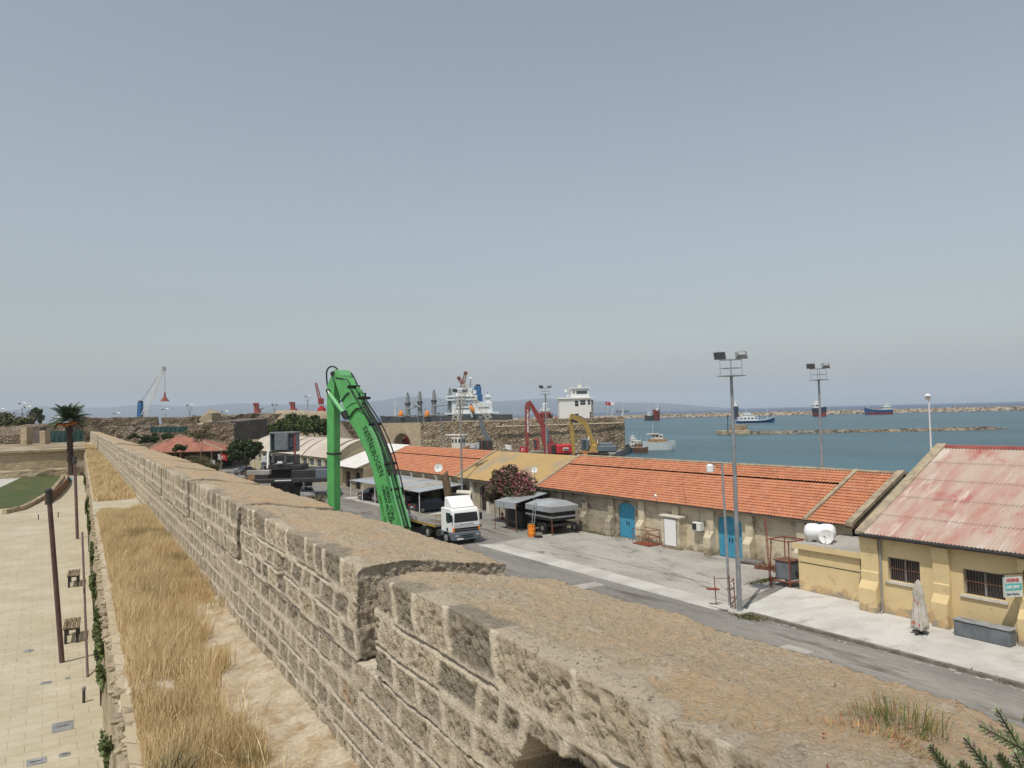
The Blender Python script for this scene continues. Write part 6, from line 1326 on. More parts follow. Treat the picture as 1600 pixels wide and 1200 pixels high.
for i in range(n):
    (xa, za), (xb_, zb_) = arc[i], arc[i+1]; k = 1.12; p = [(xa, za), (xb_, zb_), (cxa+(xb_-cxa)*k, zs_+(zb_-zs_)*k), (cxa+(xa-cxa)*k, zs_+(za-zs_)*k)]
    b.add([tuple(A2+xd*x+yd*-.08+Vector((0, 0, z))) for x, z in p], [(0, 1, 2, 3)])
b.build('arch_ring', 'verge', t)
cn = thing('shipping_container', 'red shipping container seen through the stone arch', 'container', tuple(A2+xd*(cxa+.3)+yd*10+Vector((0, 0, 1))))
o = Vector([float(a) for a in D(625.5, 690, 226)]); o.z = 0; cn.location = o+Vector((0, 0, .9)); b = MB(); b.cbox(0, 2.4, 0, 6, .9, 6.2, .05); b.v = [tuple(o+xd*x+yd*y+Vector((0, 0, z))) for x, y, z in b.v]; b.build('container_body', 'red', cn)
b = MB()
for z in (1.6, 3.6): b.box(.9, 1.5, -.03, -.004, z, z+.9)
b.v = [tuple(o+xd*x+yd*y+Vector((0, 0, z))) for x, y, z in b.v]; b.build('door_label', 'white_clean', cn)
cn = thing('white_cabin', 'white cabin standing left of the red container inside the arch', 'cabin', tuple(o-xd*2.4+Vector((0, 0, .9)))); b = MB(); b.cbox(-2.6, -.25, 0, 3, .9, 3.4, .05); b.v = [tuple(o+xd*x+yd*y+Vector((0, 0, z))) for x, y, z in b.v]; b.build('cabin_wall', 'white_clean', cn)
b = MB(); b.cbox(-2.7, -.15, -.1, 3.1, 3.41, 3.55, .02); b.v = [tuple(o+xd*x+yd*y+Vector((0, 0, z))) for x, y, z in b.v]; b.build('cabin_roof', 'grey', cn)
# grey conveyor / boat ramp on the wall
t = thing('conveyor', 'dark grey conveyor chute sloping down the stone quay wall', 'conveyor', D(757, 700, 206)); pslab('chute', [(748, 656), (754, 656), (757, 668), (764, 682), (768, 688), (760, 690), (752, 676)], 205, 1.6, 'steel_grey', t); obox('hopper', 746, 769, 688, 706, 203, 3, 'machine_dark', t, .2)
obox('motor_box', 748, 754, 650.5, 656, 205, 1.4, 'steel_grey', t, .1); b = MB(); b.bar(D(753, 706, 202.5), D(753, 686, 202.5), .2); b.bar(D(766, 706, 202.5), D(760, 690, 202.5), .2); b.build('legs', 'rust', t)
# fort walls to the left
fwall('fortress_wall', 'brown rubble fortress wall behind the green trees', (417, 652, 205), (584, 661, 225), -.5, 12, 'fort_rubble', seed=11, amp=.9, top=([0, .05, .1, .2, .5, .6, 1], [0, 1.2, 1.0, 1.6, 1.6, .3, 0]))
fwall('ruined_tower', 'dark grey stone tower face above the rounded green tree', (361, 659, 176), (417.5, 653, 186), -.5, 9, 'fort_dark', seed=12, amp=.35, rough_top=.15, cat='tower')
fwall('fortress_wall', 'long low rampart wall between the ruined turret and the grey tower', (330, 650, 200), (420, 645.5, 215), 3, 8, 'fort_rubble', seed=13, amp=.9, rough_top=.6)
fwall('ruined_turret', 'crumbling pale stone turret rising highest on the ruined wall', (309, 646, 190), (331, 642, 190), 3, 6, 'town_wall', seed=14, amp=.9, cat='turret', top=([0, .3, .5, .8, 1], [-1.8, -1, 1.0, .2, -.5]))
fwall('fortress_wall', 'ruined battlement wall right of the gap below the blue crane', (252, 652.5, 187), (309, 651, 189), 3, 7, 'fort_rubble', seed=15, amp=.8, rough_top=.2)
fwall('fortress_wall', 'ruined battlement wall ending at the left side of the gap', (118, 653.5, 178), (247, 652.5, 185), 3, 7, 'fort_rubble', seed=16, amp=.8, rough_top=.35, top=([0, .1, .2, 1], [0, .4, 0, .1]))
fwall('ruined_wall', 'low tumbled masonry under the battlements at mid distance', (160, 668, 165), (365, 661, 172), 2, 8, 'fort_rubble', seed=17, amp=1.4, rough_top=.8)
fwall('ruined_wall', 'dark stone wall between the green netting and the dark tower', (293, 668.5, 182), (356, 667, 184), 0, 4, 'fort_dark', seed=18, amp=.3, rough_top=.1)
fwall('ruined_wall', 'pale broken wall stub beside the netting', (300, 662, 186), (322, 660, 186), 0, 3, 'town_wall', seed=19, amp=.7, rough_top=.5)
# earth mounds around the walls
def mound(name, label, c, rx, ry, h, z0, mat='earth', seed=1, n=60):
    u_ = np.linspace(-1, 1, n); UU, VV = np.meshgrid(u_, u_, indexing='ij'); UU = UU.ravel(); VV = VV.ravel(); r_ = np.sqrt(UU**2+VV**2); x = c[0]+UU*rx; y = c[1]+VV*ry
    z = z0+h*(1-sstep(r_, .35, 1.0))-.5*sstep(r_, .95, 1.2); P = np.stack([x, y, x*0], 1); z += fbm(P, .12, 5, seed)*2.2*(1-sstep(r_, .8, 1.05)); g = np.arange(n*n).reshape(n, n); Q = np.stack([g[:-1, :-1], g[1:, :-1], g[1:, 1:], g[:-1, 1:]], -1).reshape(-1, 4)
    return npmesh(name, np.stack([x, y, z], 1), Q, mat, kind='structure')
mound('mound', '', (3, 148), 9, 20, 4.5, .5, 'fort_rubble', seed=2); mound('mound', '', (-45, 175), 60, 60, 5.5, 1, 'fort_rubble', seed=5)
mound('mound', '', (-2, 228), 62, 35, 9.4, 1, 'fort_rubble', seed=7)
mound('hillock', '', (62, 213), 18, 11, 11.4, 1, 'verge', seed=6)
# green netting screens
for nm, p0, p1, lab in (('netting_screen', (68, 673.5, 143), (131, 673, 146), 'dark green netting fence on the bastion behind the palm'), ('netting_screen', (235, 666.5, 155), (294, 666.5, 158), 'green netting fence above the red pavilion roof')):
    A, C_ = D(*p0), D(*p1); t = thing(nm, lab, 'fence', ((A[0]+C_[0])/2, (A[1]+C_[1])/2, 5)); hh = 2.3 if p0[0] < 100 else 1.2
    V = []; nn_ = 26
    for i in range(nn_+1):
        k = i/nn_; p = A+(C_-A)*k; wv_ = .12*math.sin(i*1.9); V += [(p[0]+wv_, p[1]+wv_, p[2]-hh), (p[0], p[1], p[2]+.05*math.sin(i*.9))]
    b = MB(); b.add(V, [(2*i, 2*i+2, 2*i+3, 2*i+1) for i in range(nn_)]); b.build('netting', 'fabric_net', t); b = MB()
    for i in range(0, nn_+1, 4): p = A+(C_-A)*i/nn_; b.bar((p[0], p[1]+.1, p[2]-hh-.3), (p[0], p[1]+.1, p[2]+.1), .09)
    b.build('posts', 'grey', t)
# pavilion
pv = thing('pavilion', 'open pavilion with red hipped tile roof on wooden posts', 'pavilion', (27, 160, 0)); ev, ap = 4.1, 7.3
r0_, l0_ = D(343, 703, 160), D(215, 708, 160); E0 = Vector((r0_[0], r0_[1], ev)); E1 = Vector((l0_[0], l0_[1], ev)); dd_ = Vector((f0[0], f0[1], 0)).normalized()*13; E2, E3 = E1+dd_, E0+dd_; dn0 = (E0-E1)*.12; E0 = E0+dd_*.15
cpt = E0.lerp(E1, .52)+dd_*.4; cpt.z = ap; rg = (E0-E1).normalized()*1.0; rg.z = 0
b = MB(); b.add([E0, E1, E2, E3, cpt+rg-Vector((1.5, 0, 0)), cpt-rg-Vector((1.5, 0, 0))], [(0, 4, 5, 1), (1, 5, 2), (2, 5, 4, 3), (3, 4, 0)]); b.build('hipped_roof', 'tile_pav', pv)
b = MB(); top1, top2 = cpt+rg-Vector((1.5, 0, -.05)), cpt-rg-Vector((1.5, 0, -.05)); b.tube([E0, top1], .16, 5); b.tube([E1, top2], .16, 5); b.tube([top1, top2], .16, 5); b.tube([E3, top1], .16, 5); b.build('ridge_tiles', 'verge', pv)
b = MB(); 
for p, q_ in ((E0, E1), (E1, E2), (E2, E3), (E3, E0)): b.tube([p-Vector((0, 0, .15)), q_-Vector((0, 0, .15))], .14, 4)
b.build('eave_beam', 'rust_br', pv)
for k in (0, .12, .25, .5, .75, 1):
    p = E0.lerp(E1, k*.96+.02); b = MB(); b.bar((p.x, p.y, 0), p-Vector((0, 0, .2)), .22); b.build('post', 'rust_br', pv)
for k in (0, .33, .66, 1): p = E3.lerp(E2, k*.96+.02); b = MB(); b.bar((p.x, p.y, 0), p-Vector((0, 0, .2)), .22); b.build('post', 'rust_br', pv)
t = thing('banner', 'white banner with red lettering below the red pavilion roof', 'banner', D(325, 725, 150)); obox('cloth', 314.5, 336, 719.5, 729.5, 150, .08, 'white_clean', t, .01)
pt = D(316, 723.5, 149.8); text('lettering', 'LIMAN KAFE', .5, 'txt_navy', t, pt, tuple(E_(1)), (0, 0, 1), sx=.7); pt = D(318, 727.8, 149.8); text('lettering', 'RESTAURANT', .42, 'txt_red', t, pt, tuple(E_(1)), (0, 0, 1), sx=.8)
def flag(name, label, px, py, d, w_, h, pole_h, red=True, sway=.15, group='flags around the harbour'):
    p = D(px, py, d); zt = p[2]; t = thing(name, label, 'flag', (p[0], p[1], zt-pole_h), group=group); b = MB(); b.tube([(p[0], p[1], zt-pole_h), (p[0], p[1], zt+.1)], [.05*w_/1.2, .03*w_/1.2], 6); b.build('pole', 'pole', t)
    xd = E_(1); V = []; n_ = 10
    for i in range(n_+1):
        k = i/n_; q = Vector([float(a) for a in p])+xd*k*w_+Vector((-xd.y, xd.x, 0))*math.sin(k*7)*sway*w_-Vector((0, 0, k*w_*.25)); V += [q, q-Vector((0, 0, h))]
    b = MB(); b.add(V, [(2*i, 2*i+1, 2*i+3, 2*i+2) for i in range(n_)]); cl_ = b.build('cloth', 'bright_red' if red else 'white_clean', t)
    c = Vector([float(a) for a in p])+xd*.42*w_-Vector((0, 0, h*.6))-Fd*.28*w_; m_ = 'white_clean' if red else 'bright_red'; b = MB(); r_ = h*.24; n_ = 14; yv = Vector((0, 0, 1)); pts = []
    for i in range(n_+1): a = R(40)+R(280)*i/n_; pts.append(c+xd*r_*math.cos(a)+yv*r_*math.sin(a))
    for i in range(n_+1): a = R(320)-R(280)*i/n_; pts.append(c+xd*(r_*.25+r_*.78*math.cos(a))+yv*r_*.78*math.sin(a))
    b.add(pts, [(i, i+1, 2*n_-i, 2*n_+1-i) for i in range(n_)]); s_ = []; cs = c+xd*r_*1.25
    for i in range(10): a = R(36*i); q = r_*(.42 if i % 2 == 0 else .18); s_.append(cs+xd*q*math.cos(a)+yv*q*math.sin(a))
    b.add(s_, [tuple(range(10))]); b.build('emblem', m_, t); return t
flag('flag', 'white flag with red crescent beside the pavilion corner', 340, 709, 150, .8, 1.1, 7, False); flag('flag', 'red flag with white crescent right of the pavilion', 345, 709, 149, 1.2, 1.1, 7)
flag('flag', 'red flag on a low pole beside the red excavator', 811, 697, 170, 1.9, 1.3, 6); flag('flag', 'white flag hanging left of the red excavator flag', 789, 694, 175, 1.5, 1.0, 6, False)
flag('flag', 'red flag flying on the wall right of the white control building', 946, 627, 236, 1.6, 1.0, 7); flag('flag', 'white flag beside the red one on the wall end', 953, 627, 237, 1.6, 1.0, 7, False)
# trees
tree('round_tree', 'dark rounded tree in front of the grey stone tower', tuple(Z(384, 745, 0)), tuple(D(383, 708, 135)), (2.7, 2.7, 2.9), 9000, GD, .30, seed=21)
for i, (px, py, dd_, rx, rz_, lab) in enumerate(((445, 672, 195, 5, 3, 'leftmost of the bushy green trees along the fortress wall'), (466, 669, 190, 5.5, 3.6, 'middle bushy green tree along the fortress wall'), (492, 671, 188, 5.5, 3.2, 'bushy green tree just left of the green boom stick'))):
    p = D(px, py, dd_); tree('bushy_tree', lab, (p[0], p[1], 0), tuple(p), (rx, rx, rz_), 8000, [(.06, .085, .02), (.085, .115, .03), (.045, .065, .018)], .42, group='trees along the fortress wall', seed=30+i)
for i, (px, py, dd_, r_, lab, cc) in enumerate(((233, 688, 120, 1.6, 'dark green shrub behind the wall left of the pavilion', GD), (262, 683, 110, 1.0, 'small sparse shrub before the pavilion roof', GR), (283, 701, 100, 1.0, 'twiggy shrub overlapping the pavilion eave', GR), (315, 684, 150, 3.2, 'dry brown bush behind the pavilion', [(.14, .12, .06), (.18, .15, .08), (.08, .08, .04)]), (209, 683, 120, .9, 'tiny umbrella shaped shrub on the wall line', GR))):
    p = D(px, py, dd_); plant('shrub', lab, tuple(p), (r_*1.2, r_*1.2, r_*.8), 2600, cc, .11+.02*r_, 'shrub', 'shrubs behind the parapet', seed=50+i)
    # keep them rooted
p = D(12, 668, 190); tree('bushy_tree', 'olive green tree at the far left edge', (p[0], p[1], 4), tuple(p), (6, 6, 3.6), 6000, [(.09, .11, .04), (.13, .13, .06)], .5, seed=61)
p = D(28, 655, 230); tree('bare_tree', 'thin leafless grey tree behind the left walls', (p[0], p[1], 2), tuple(p), (6, 6, 3), 500, [(.12, .10, .09)], .25, seed=62, trunk_r=.3)
p = D(57, 655, 260); tree('pine_tree', 'small dark conical tree left of the palm', (p[0], p[1], 2), tuple(p), (2.2, 2.2, 4.2), 3500, GD, .4, seed=63)
# ================================================ TOWN SIDE (left)
t = thing('town_wall', 'tall pale stone wall closing the far end of the town square', 'wall', (-20, 106, 4.4))
P, Q = shell(lin(-70, 4.6, .5), lin(105.5, 112, 1), lin(4.3, 7.35, .4), skip=('c0',)); V = P+0; V += vnormals(V, Q)*(fbm(V, 1.2, 3, 8)*.16)[:, None]; npmesh('masonry', V, Q, 'town_wall', t, smooth=False)
b = MB(); b.box(-70, 4.7, 105.2, 105.9, 7.2, 7.45); b.build('coping', 'verge', t)
sheet('bastion_ground', [(-70, 106), (4.8, 106), (6.6, 157), (-70, 157)], 7.2, 'earth', th=.3)
t = thing('rubble_footing', 'low uneven stone footing along the foot of the town wall', 'footing', (-10, 104, 4.4)); P, Q = shell(lin(-60, 3.8, .4), lin(103.2, 105.3, .4), lin(4.3, 5.2, .3), skip=('c0',)); V = P+0; V += vnormals(V, Q)*(fbm(V, 1.2, 3, 5)*.5)[:, None]; npmesh('stones', V, Q, 'town_wall', t, smooth=False)
def wbox(name, label, p0, p1, d, hgt, th, mat, cat='wall', seed=1):
    A, C_ = D(p0[0], p0[1], d), D(p1[0], p1[1], d); return fwall(name, label, (p0[0], p0[1], d), (p1[0], p1[1], d), A[2]-hgt, th, mat, st=.5, amp=.3, seed=seed, cat=cat, rough_top=.2)
wbox('ruined_wall', 'dark stone chamber wall between two pale stone piers', (41, 668), (62, 667), 132, 2.8, 2, 'fort_dark', seed=31); wbox('stone_pier', 'pale stone pier at the left of the dark chamber', (32, 668.5), (41.5, 668), 126, 3.2, 1.5, 'town_wall', 'pier', 32); wbox('stone_pier', 'pale stone pier against the dark green netting', (62, 673), (70, 673), 126, 2.4, 1.5, 'town_wall', 'pier', 33)
wbox('ruined_wall', 'brown ruined wall at the left edge with pale ledges', (0, 682), (33, 680), 134, 2.0, 2, 'fort_rubble', seed=34); wbox('ruined_wall', 'long tan masonry line left of the palm crown', (55, 666), (108, 663), 158, 3, 4, 'fort_rubble', seed=35)
# lawn with its curved kerb
lawn = [(0, 797), (0, 776), (45, 741), (90, 738.5), (98, 748), (88, 762), (73, 775), (38, 791)]; lp = [tuple(Z(a, c, 4.43)[:2]) for a, c in lawn]; lp[0] = tuple(Z(-60, 800, 4.43)[:2]); lp[1] = tuple(Z(-60, 820, 4.43)[:2]) if 0 else tuple(Z(-60, 790, 4.43)[:2])
sheet('lawn', lp, 4.46, 'lawn', th=.1)
t = thing('bed_kerb', 'curved pale stone kerb around the raised lawn', 'kerb', (1, 72, 4.4)); b = MB(); kp = [Z(a, c, 4.4) for a, c in ((10, 803), (38, 797), (58, 787), (75, 777), (88, 765), (97, 753), (102, 746))]
for a, c in zip(kp[:-1], kp[1:]):
    a, c = Vector([float(v) for v in a]), Vector([float(v) for v in c]); d_ = (c-a).normalized(); nn = Vector((-d_.y, d_.x, 0)); m_ = max(1, int((c-a).length/.5))
    for i in range(m_): p0, p1 = a.lerp(c, (i+.04)/m_), a.lerp(c, (i+.96)/m_); hh = .26+.08*random.random(); b.add([p0, p1, p1+nn*.3, p0+nn*.3, p0+Vector((0, 0, hh)), p1+Vector((0, 0, hh)), p1+nn*.3+Vector((0, 0, hh)), p0+nn*.3+Vector((0, 0, hh))], [(0, 3, 2, 1), (4, 5, 6, 7), (0, 1, 5, 4), (1, 2, 6, 5), (2, 3, 7, 6), (3, 0, 4, 7)])
b.build('kerb_stones', 'town_wall', t)
t = thing('low_fence', 'dark brown curved board fence below the palm', 'fence', (2, 72, 4.4)); b = MB(); kp = [Z(a, c, 4.4) for a, c in ((70, 789), (85, 780), (96, 770), (104, 760), (107, 752))]
for a, c in zip(kp[:-1], kp[1:]): a, c = Vector([float(v) for v in a]), Vector([float(v) for v in c]); b.add([a, c, c+Vector((0, 0, .75)), a+Vector((0, 0, .75)), a+Vector((.08, 0, 0)), c+Vector((.08, 0, 0)), c+Vector((.08, 0, .75)), a+Vector((.08, 0, .75))], [(0, 1, 2, 3), (7, 6, 5, 4), (3, 2, 6, 7), (0, 3, 7, 4), (1, 5, 6, 2)])
b.build('boards', 'rust_br', t)
sheet('plaza', [tuple(Z(a, c, 4.4)[:2]) for a, c in ((-60, 776), (-60, 733), (48, 731), (44, 741), (0, 774))], 4.425, 'concrete_lt', th=.02)
# palm
pb = Z(112, 742, 4.4); pm = thing('palm_tree', 'tall date palm with drooping fronds and orange fruit stalks', 'palm', pb); b = MB(); zt = 14.4
P_ = [D(112, 742, 88), D(109.5, 700, 88), D(108, 670, 88), D(107, 662, 88)]; b.tube([tuple(p) for p in P_], [.34, .30, .30, .46], 12); V = b.v
rr = random.Random(5)
for i in range(90):
    k = rr.random(); z = 4.6+8.6*k; a = rr.uniform(0, 6.28); p = P_[0]+(P_[2]-P_[0])*k; b.cbox(p[0]+.31*math.cos(a)-.07, p[0]+.31*math.cos(a)+.07, p[1]+.31*math.sin(a)-.07, p[1]+.31*math.sin(a)+.07, p[2], p[2]+.22, .02)
b.build('trunk', 'palm_bark', pm)
ct = Vector([float(a) for a in D(107.5, 652, 88)]); ct.z -= .3; V = []; T = []; cols = []
for i in range(62):
    az = i*2.399+rr.uniform(-.2, .2); el = R(rr.choice([84, 76, 68, 58, 46, 34, 18, 2, -10, 62])); L_ = rr.uniform(1.9, 2.7); N_ = 16; p = Vector(ct); up = el; prev = Vector(p); dh = Vector((math.cos(az), math.sin(az), 0)); sd = Vector((-math.sin(az), math.cos(az), 0)); shade = rr.uniform(.7, 1.2)
    base = np.array(rr.choice([(.055, .08, .035), (.075, .10, .045), (.04, .06, .03)]))*shade
    for j in range(N_):
        k = j/N_; ang = up-1.15*k**1.6; p = p+(dh*math.cos(ang)+Vector((0, 0, 1))*math.sin(ang))*(L_/N_); lf = .62*math.sin(math.pi*min(1, .15+k*.9))**.7
        for s_ in (-1, 1):
            tip = p+(sd*s_*.8+dh*.55-Vector((0, 0, .35)))*lf; q = len(V); V += [tuple(prev), tuple(p), tuple(tip)]; T.append((q, q+1, q+2)); cols += [base]*3
        q = len(V); w_ = Vector((0, 0, .035)); V += [tuple(prev-w_), tuple(prev+w_), tuple(p)]; T.append((q, q+1, q+2)); cols += [base*1.3]*3; prev = Vector(p)
npmesh('fronds', np.array(V), np.zeros((0, 4), int), 'leafc', pm, np.array(cols), smooth=False, tris=np.array(T))
pts = crown_pts((ct.x, ct.y, ct.z-.5), (1.3, 1.3, .5), 1500, 14, 3, .5); leaves('fruit_stalks', pts, .15, [(.42, .16, .03), (.5, .24, .05), (.3, .12, .04)], pm, seed=9)
# leaning lamp posts
def lpost(label, base, top, r, head=True, name='lamp_post'):
    t = thing(name, label, 'post', base, group='dark posts along the town square'); b = MB(); base = Vector([float(a) for a in base]); top = Vector([float(a) for a in top]); b.tube([base, top], [r, r*.9], 10); b.build('shaft', 'post_purple', t, smooth=True)
    if head: d_ = (top-base).normalized(); b = MB(); b.tube([top, top+d_*.05, top+d_*.34, top+d_*.36], [r*1.25, r*1.3, r*1.3, r*.9], 10); b.build('lamp_head', 'machine_dark', t)
    return t
lpost('leaning dark lamp post nearest on the pale town square', Z(97, 1035, 4.4), D(77.5, 786, 18.6), .064)
lpost('second dark lamp post in line with the palm trunk', Z(121, 842, 4.4), D(117, 724, 40.5), .08)
lpost('thin dark stake against the terrace edge beside the creeper', Z(137, 1058, 4.4), D(128.5, 832, 20.5), .028, False, 'stake')
lpost('thin dark stake at the terrace wall near the bottom of view', Z(171, 1178, 4.4), D(163, 1105, 15.2), .022, False, 'stake')
# benches
def bench(label, px, py, L_):
    c = Z(px, py, 4.4); t = thing('bench', label, 'bench', c, R(-4), group='slatted benches on the town square'); b = MB()
    for i in range(4): b.cbox(-.20+i*.103, -.20+i*.103+.085, -L_/2, L_/2, .40, .44, .008)
    b.build('seat', 'wood', t, loc=True)
    for y in (-L_/2+.12, L_/2-.12):
        b = MB(); b.box(-.17, -.10, y-.04, y+.04, .0, .355); b.box(.10, .17, y-.04, y+.04, 0, .355); b.box(-.18, .18, y-.04, y+.04, .357, .397); b.build('leg', 'machine_dark', t, loc=True)
    return t
bench('slatted bench at the foot of the terrace, farther one', 115.5, 913, 1.3); bench('slatted bench beside the leaning lamp post', 113, 998, 1.2)
# drain plates, bollards
for i, (a, c, w_, h, lab) in enumerate(((98, 1135, .36, .26, 'large square dark inset plate in the pale paving'), (57, 1190, .30, .14, 'narrow dark plate at the bottom left of the paving'), (101, 1179, .16, .08, 'round small plate near the bottom of the paving'), (44, 1017, .22, .12, 'oval dark plate left of the leaning post'), (72, 1067, .22, .08, 'slim dark plate below the leaning post'), (106, 1060, .10, .07, 'tiny dark plate beside the stake foot'))):
    p = Z(a, c, 4.405); t = thing('inset_plate', lab, 'drain cover', (p[0], p[1], 4.4)); b = MB(); b.prism([(p[0]-w_/2, p[1]-h), (p[0]+w_/2, p[1]-h), (p[0]+w_/2, p[1]+h), (p[0]-w_/2, p[1]+h)], 4.38, 4.412) if w_ > .23 or i == 4 else b.lathe(p[0], p[1], [(w_*.6, 4.38), (w_*.6, 4.412)], 12); b.build('cover', 'grey', t)
    b = MB(); b.box(p[0]-w_*.3, p[0]+w_*.3, p[1]-.01, p[1]+.01, 4.4125, 4.418); b.build('slot', 'dark', t)
for i, (a, c, lab) in enumerate(((131, 1098, 'short bollard light nearest the terrace'), (91, 808, 'short bollard light on the path by the lawn'), (60, 812, 'short bollard light farther left on the path'))):
    p = Z(a, c, 4.4); t = thing('bollard_light', lab, 'bollard', p, group='bollard lights on the square'); b = MB(); b.tube([tuple(p), (p[0], p[1], 4.66)], .03, 10); b.build('shaft', 'machine_dark', t); b = MB(); b.lathe(p[0], p[1], [(.04, 4.66), (.04, 4.72), (.02, 4.74)], 10); b.build('lamp_head', 'grey', t)
p = Z(110, 762, 4.4); t = thing('information_board', 'tilted blue and white information board by the palm foot', 'board', p); obox('panel', 104.5, 116.5, 745.5, 755.5, 78, .06, 'sign_white', t, .01); obox('map', 105.5, 111, 746.5, 752, 77.9, .02, 'sign_teal', t, .005)
b = MB(); b.bar(D(106, 762, 78.1), D(106, 752, 78.1), .09); b.bar(D(115, 762, 78.1), D(115, 752, 78.1), .09); b.build('legs', 'machine_dark', t)
# creepers along the terrace edge
for i, (py, rz_, n_, lab) in enumerate(((705, .5, 500, 'farthest'), (745, .7, 700, 'seventh'), (783, .7, 900, 'sixth'), (812, .8, 1100, 'fifth'), (858, .55, 700, 'fourth'), (902, .5, 600, 'third'), (965, .55, 900, 'second'), (990, .45, 700, 'bushiest near'), (1030, .3, 350, 'small'), (1135, .3, 300, 'nearest'))):
    px = 128+(py-700)*.055+(8 if py > 1100 else 0); y = None; v = Z(px, py, 6.2); 
    plant('creeper', f'{lab} green creeper climbing the terrace wall beside the square', (TX(v[1])-.13, v[1], 5.85), (.09, .42+.006*v[1], rz_*1.1+.15), int(n_*1.25), [(.09, .12, .035), (.13, .17, .06), (.07, .09, .03)], .036+.0006*v[1], 'creeper', 'creepers along the terrace wall', seed=70+i)
# ================================================ PLANTS ON THE PARAPET TOP
def spray(name, label, c, n, h, sp, cols, wd, seed, group=None, heads=None):
    t = thing(name, label, 'plant', c, group=group); r_ = np.random.default_rng(seed); V = []; T = []; cs = []
    for i in range(n):
        a = r_.uniform(0, 6.28); rad = sp*math.sqrt(r_.random()); p = np.array(c)+[rad*math.cos(a), rad*math.sin(a), 0]; d_ = np.array([math.cos(a)*.5*r_.random()+r_.normal()*.15, math.sin(a)*.5*r_.random()+r_.normal()*.15, 1]); d_ /= np.linalg.norm(d_); L_ = h*(.4+.8*r_.random()); s_ = np.array([r_.normal(), r_.normal(), 0]); s_ /= np.linalg.norm(s_); s_ *= wd*(.6+.8*r_.random())
        m_ = p+d_*L_*.6; e = m_+(d_*.7+np.array([math.cos(a)*.5, math.sin(a)*.5, -.1]))*L_*.4; q = len(V); V += [p-s_, p+s_, m_-s_*.7, m_+s_*.7, e]; T += [(q, q+1, q+3), (q, q+3, q+2), (q+2, q+3, q+4)]; cc = np.array(cols[r_.integers(len(cols))])*(.7+.6*r_.random()); cs += [cc]*5
    npmesh('stems', np.array(V), np.zeros((0, 4), int), 'leafc', t, np.array(cs), smooth=False, tris=np.array(T))
    if heads:
        pass
        pts = np.array(c)+np.c_[r_.normal(size=(heads[0], 2))*sp*.6, h*(.6+.6*r_.random(heads[0]))]; rep = np.repeat(pts, 10, 0)+r_.normal(size=(heads[0]*10, 3))*[.003, .003, .009]; leaves('seed_heads', rep, heads[2], heads[1], t, seed=seed, kind='stuff')
    return t
DRY = [(.30, .13, .06), (.38, .22, .09), (.20, .13, .06), (.42, .30, .13)]
p = Z(1338, 1212, 8.86); spray('dry_weed', 'reddish dry weed clump on the near parapet top', (p[0], p[1], 8.88), 3600, .125, .24, DRY+[(.13, .15, .05)], .0032, 3, heads=(14, [(.30, .12, .09), (.36, .18, .12)], .006))
p = Z(1400, 1170, 8.80); spray('dry_weed', 'thin green and yellow weeds right of the reddish clump', (p[0], p[1], 8.88), 420, .14, .2, [(.10, .14, .04), (.2, .2, .05), (.3, .2, .1)], .0016, 4, heads=(9, [(.34, .28, .07), (.28, .14, .1)], .006))
p = Z(700, 921, 8.85); spray('dry_weed', 'small round dry tuft alone on the parapet top', (p[0], p[1], 8.88), 520, .07, .12, DRY, .0022, 5)
p = Z(1170, 1100, 8.8); spray('dry_weed', 'sparse low weeds midway along the near wall top', (p[0], p[1], 8.83), 140, .06, .12, DRY+[(.1, .13, .04)], .0015, 6)
for i, (a, c, lab) in enumerate(((487, 790, 'grey shrub tuft at the outer edge of the third wall section'), (316, 727, 'shrub tuft at the outer wall edge by the banner'), (328, 734, 'dark shrub tuft on the outer wall edge'), (305, 722, 'low shrub tuft on the far outer wall edge'))):
    p = Z(a, c, 8.55); spray('wall_shrub', lab, (p[0], p[1], 8.5), 500, .22+.01*p[1]*.5, .18+.004*p[1], [(.14, .13, .07), (.2, .16, .08), (.10, .10, .05)], .004+.0002*p[1], 20+i, 'shrub tufts on the wall edge')
p = Z(262, 1192, 7.3); spray('grey_weed', 'grey green weed standing in the dry grass at the bottom', (p[0], p[1], 7.05), 200, .40, .14, [(.19, .18, .10), (.26, .24, .14), (.14, .14, .07)], .005, 31)
p = Z(375, 1085, 7.3); spray('straw_stalks', 'pale bent straw stalks leaning towards the bare soil', (p[0], p[1], 7.05), 34, .55, .35, [(.75, .62, .38), (.65, .52, .3)], .004, 32)
p = Z(430, 1180, 7.3); spray('straw_stalks', 'long pale straw stalks at the lower edge of the bare soil', (p[0], p[1], 7.05), 40, .5, .4, [(.75, .62, .38), (.65, .52, .3)], .004, 33)
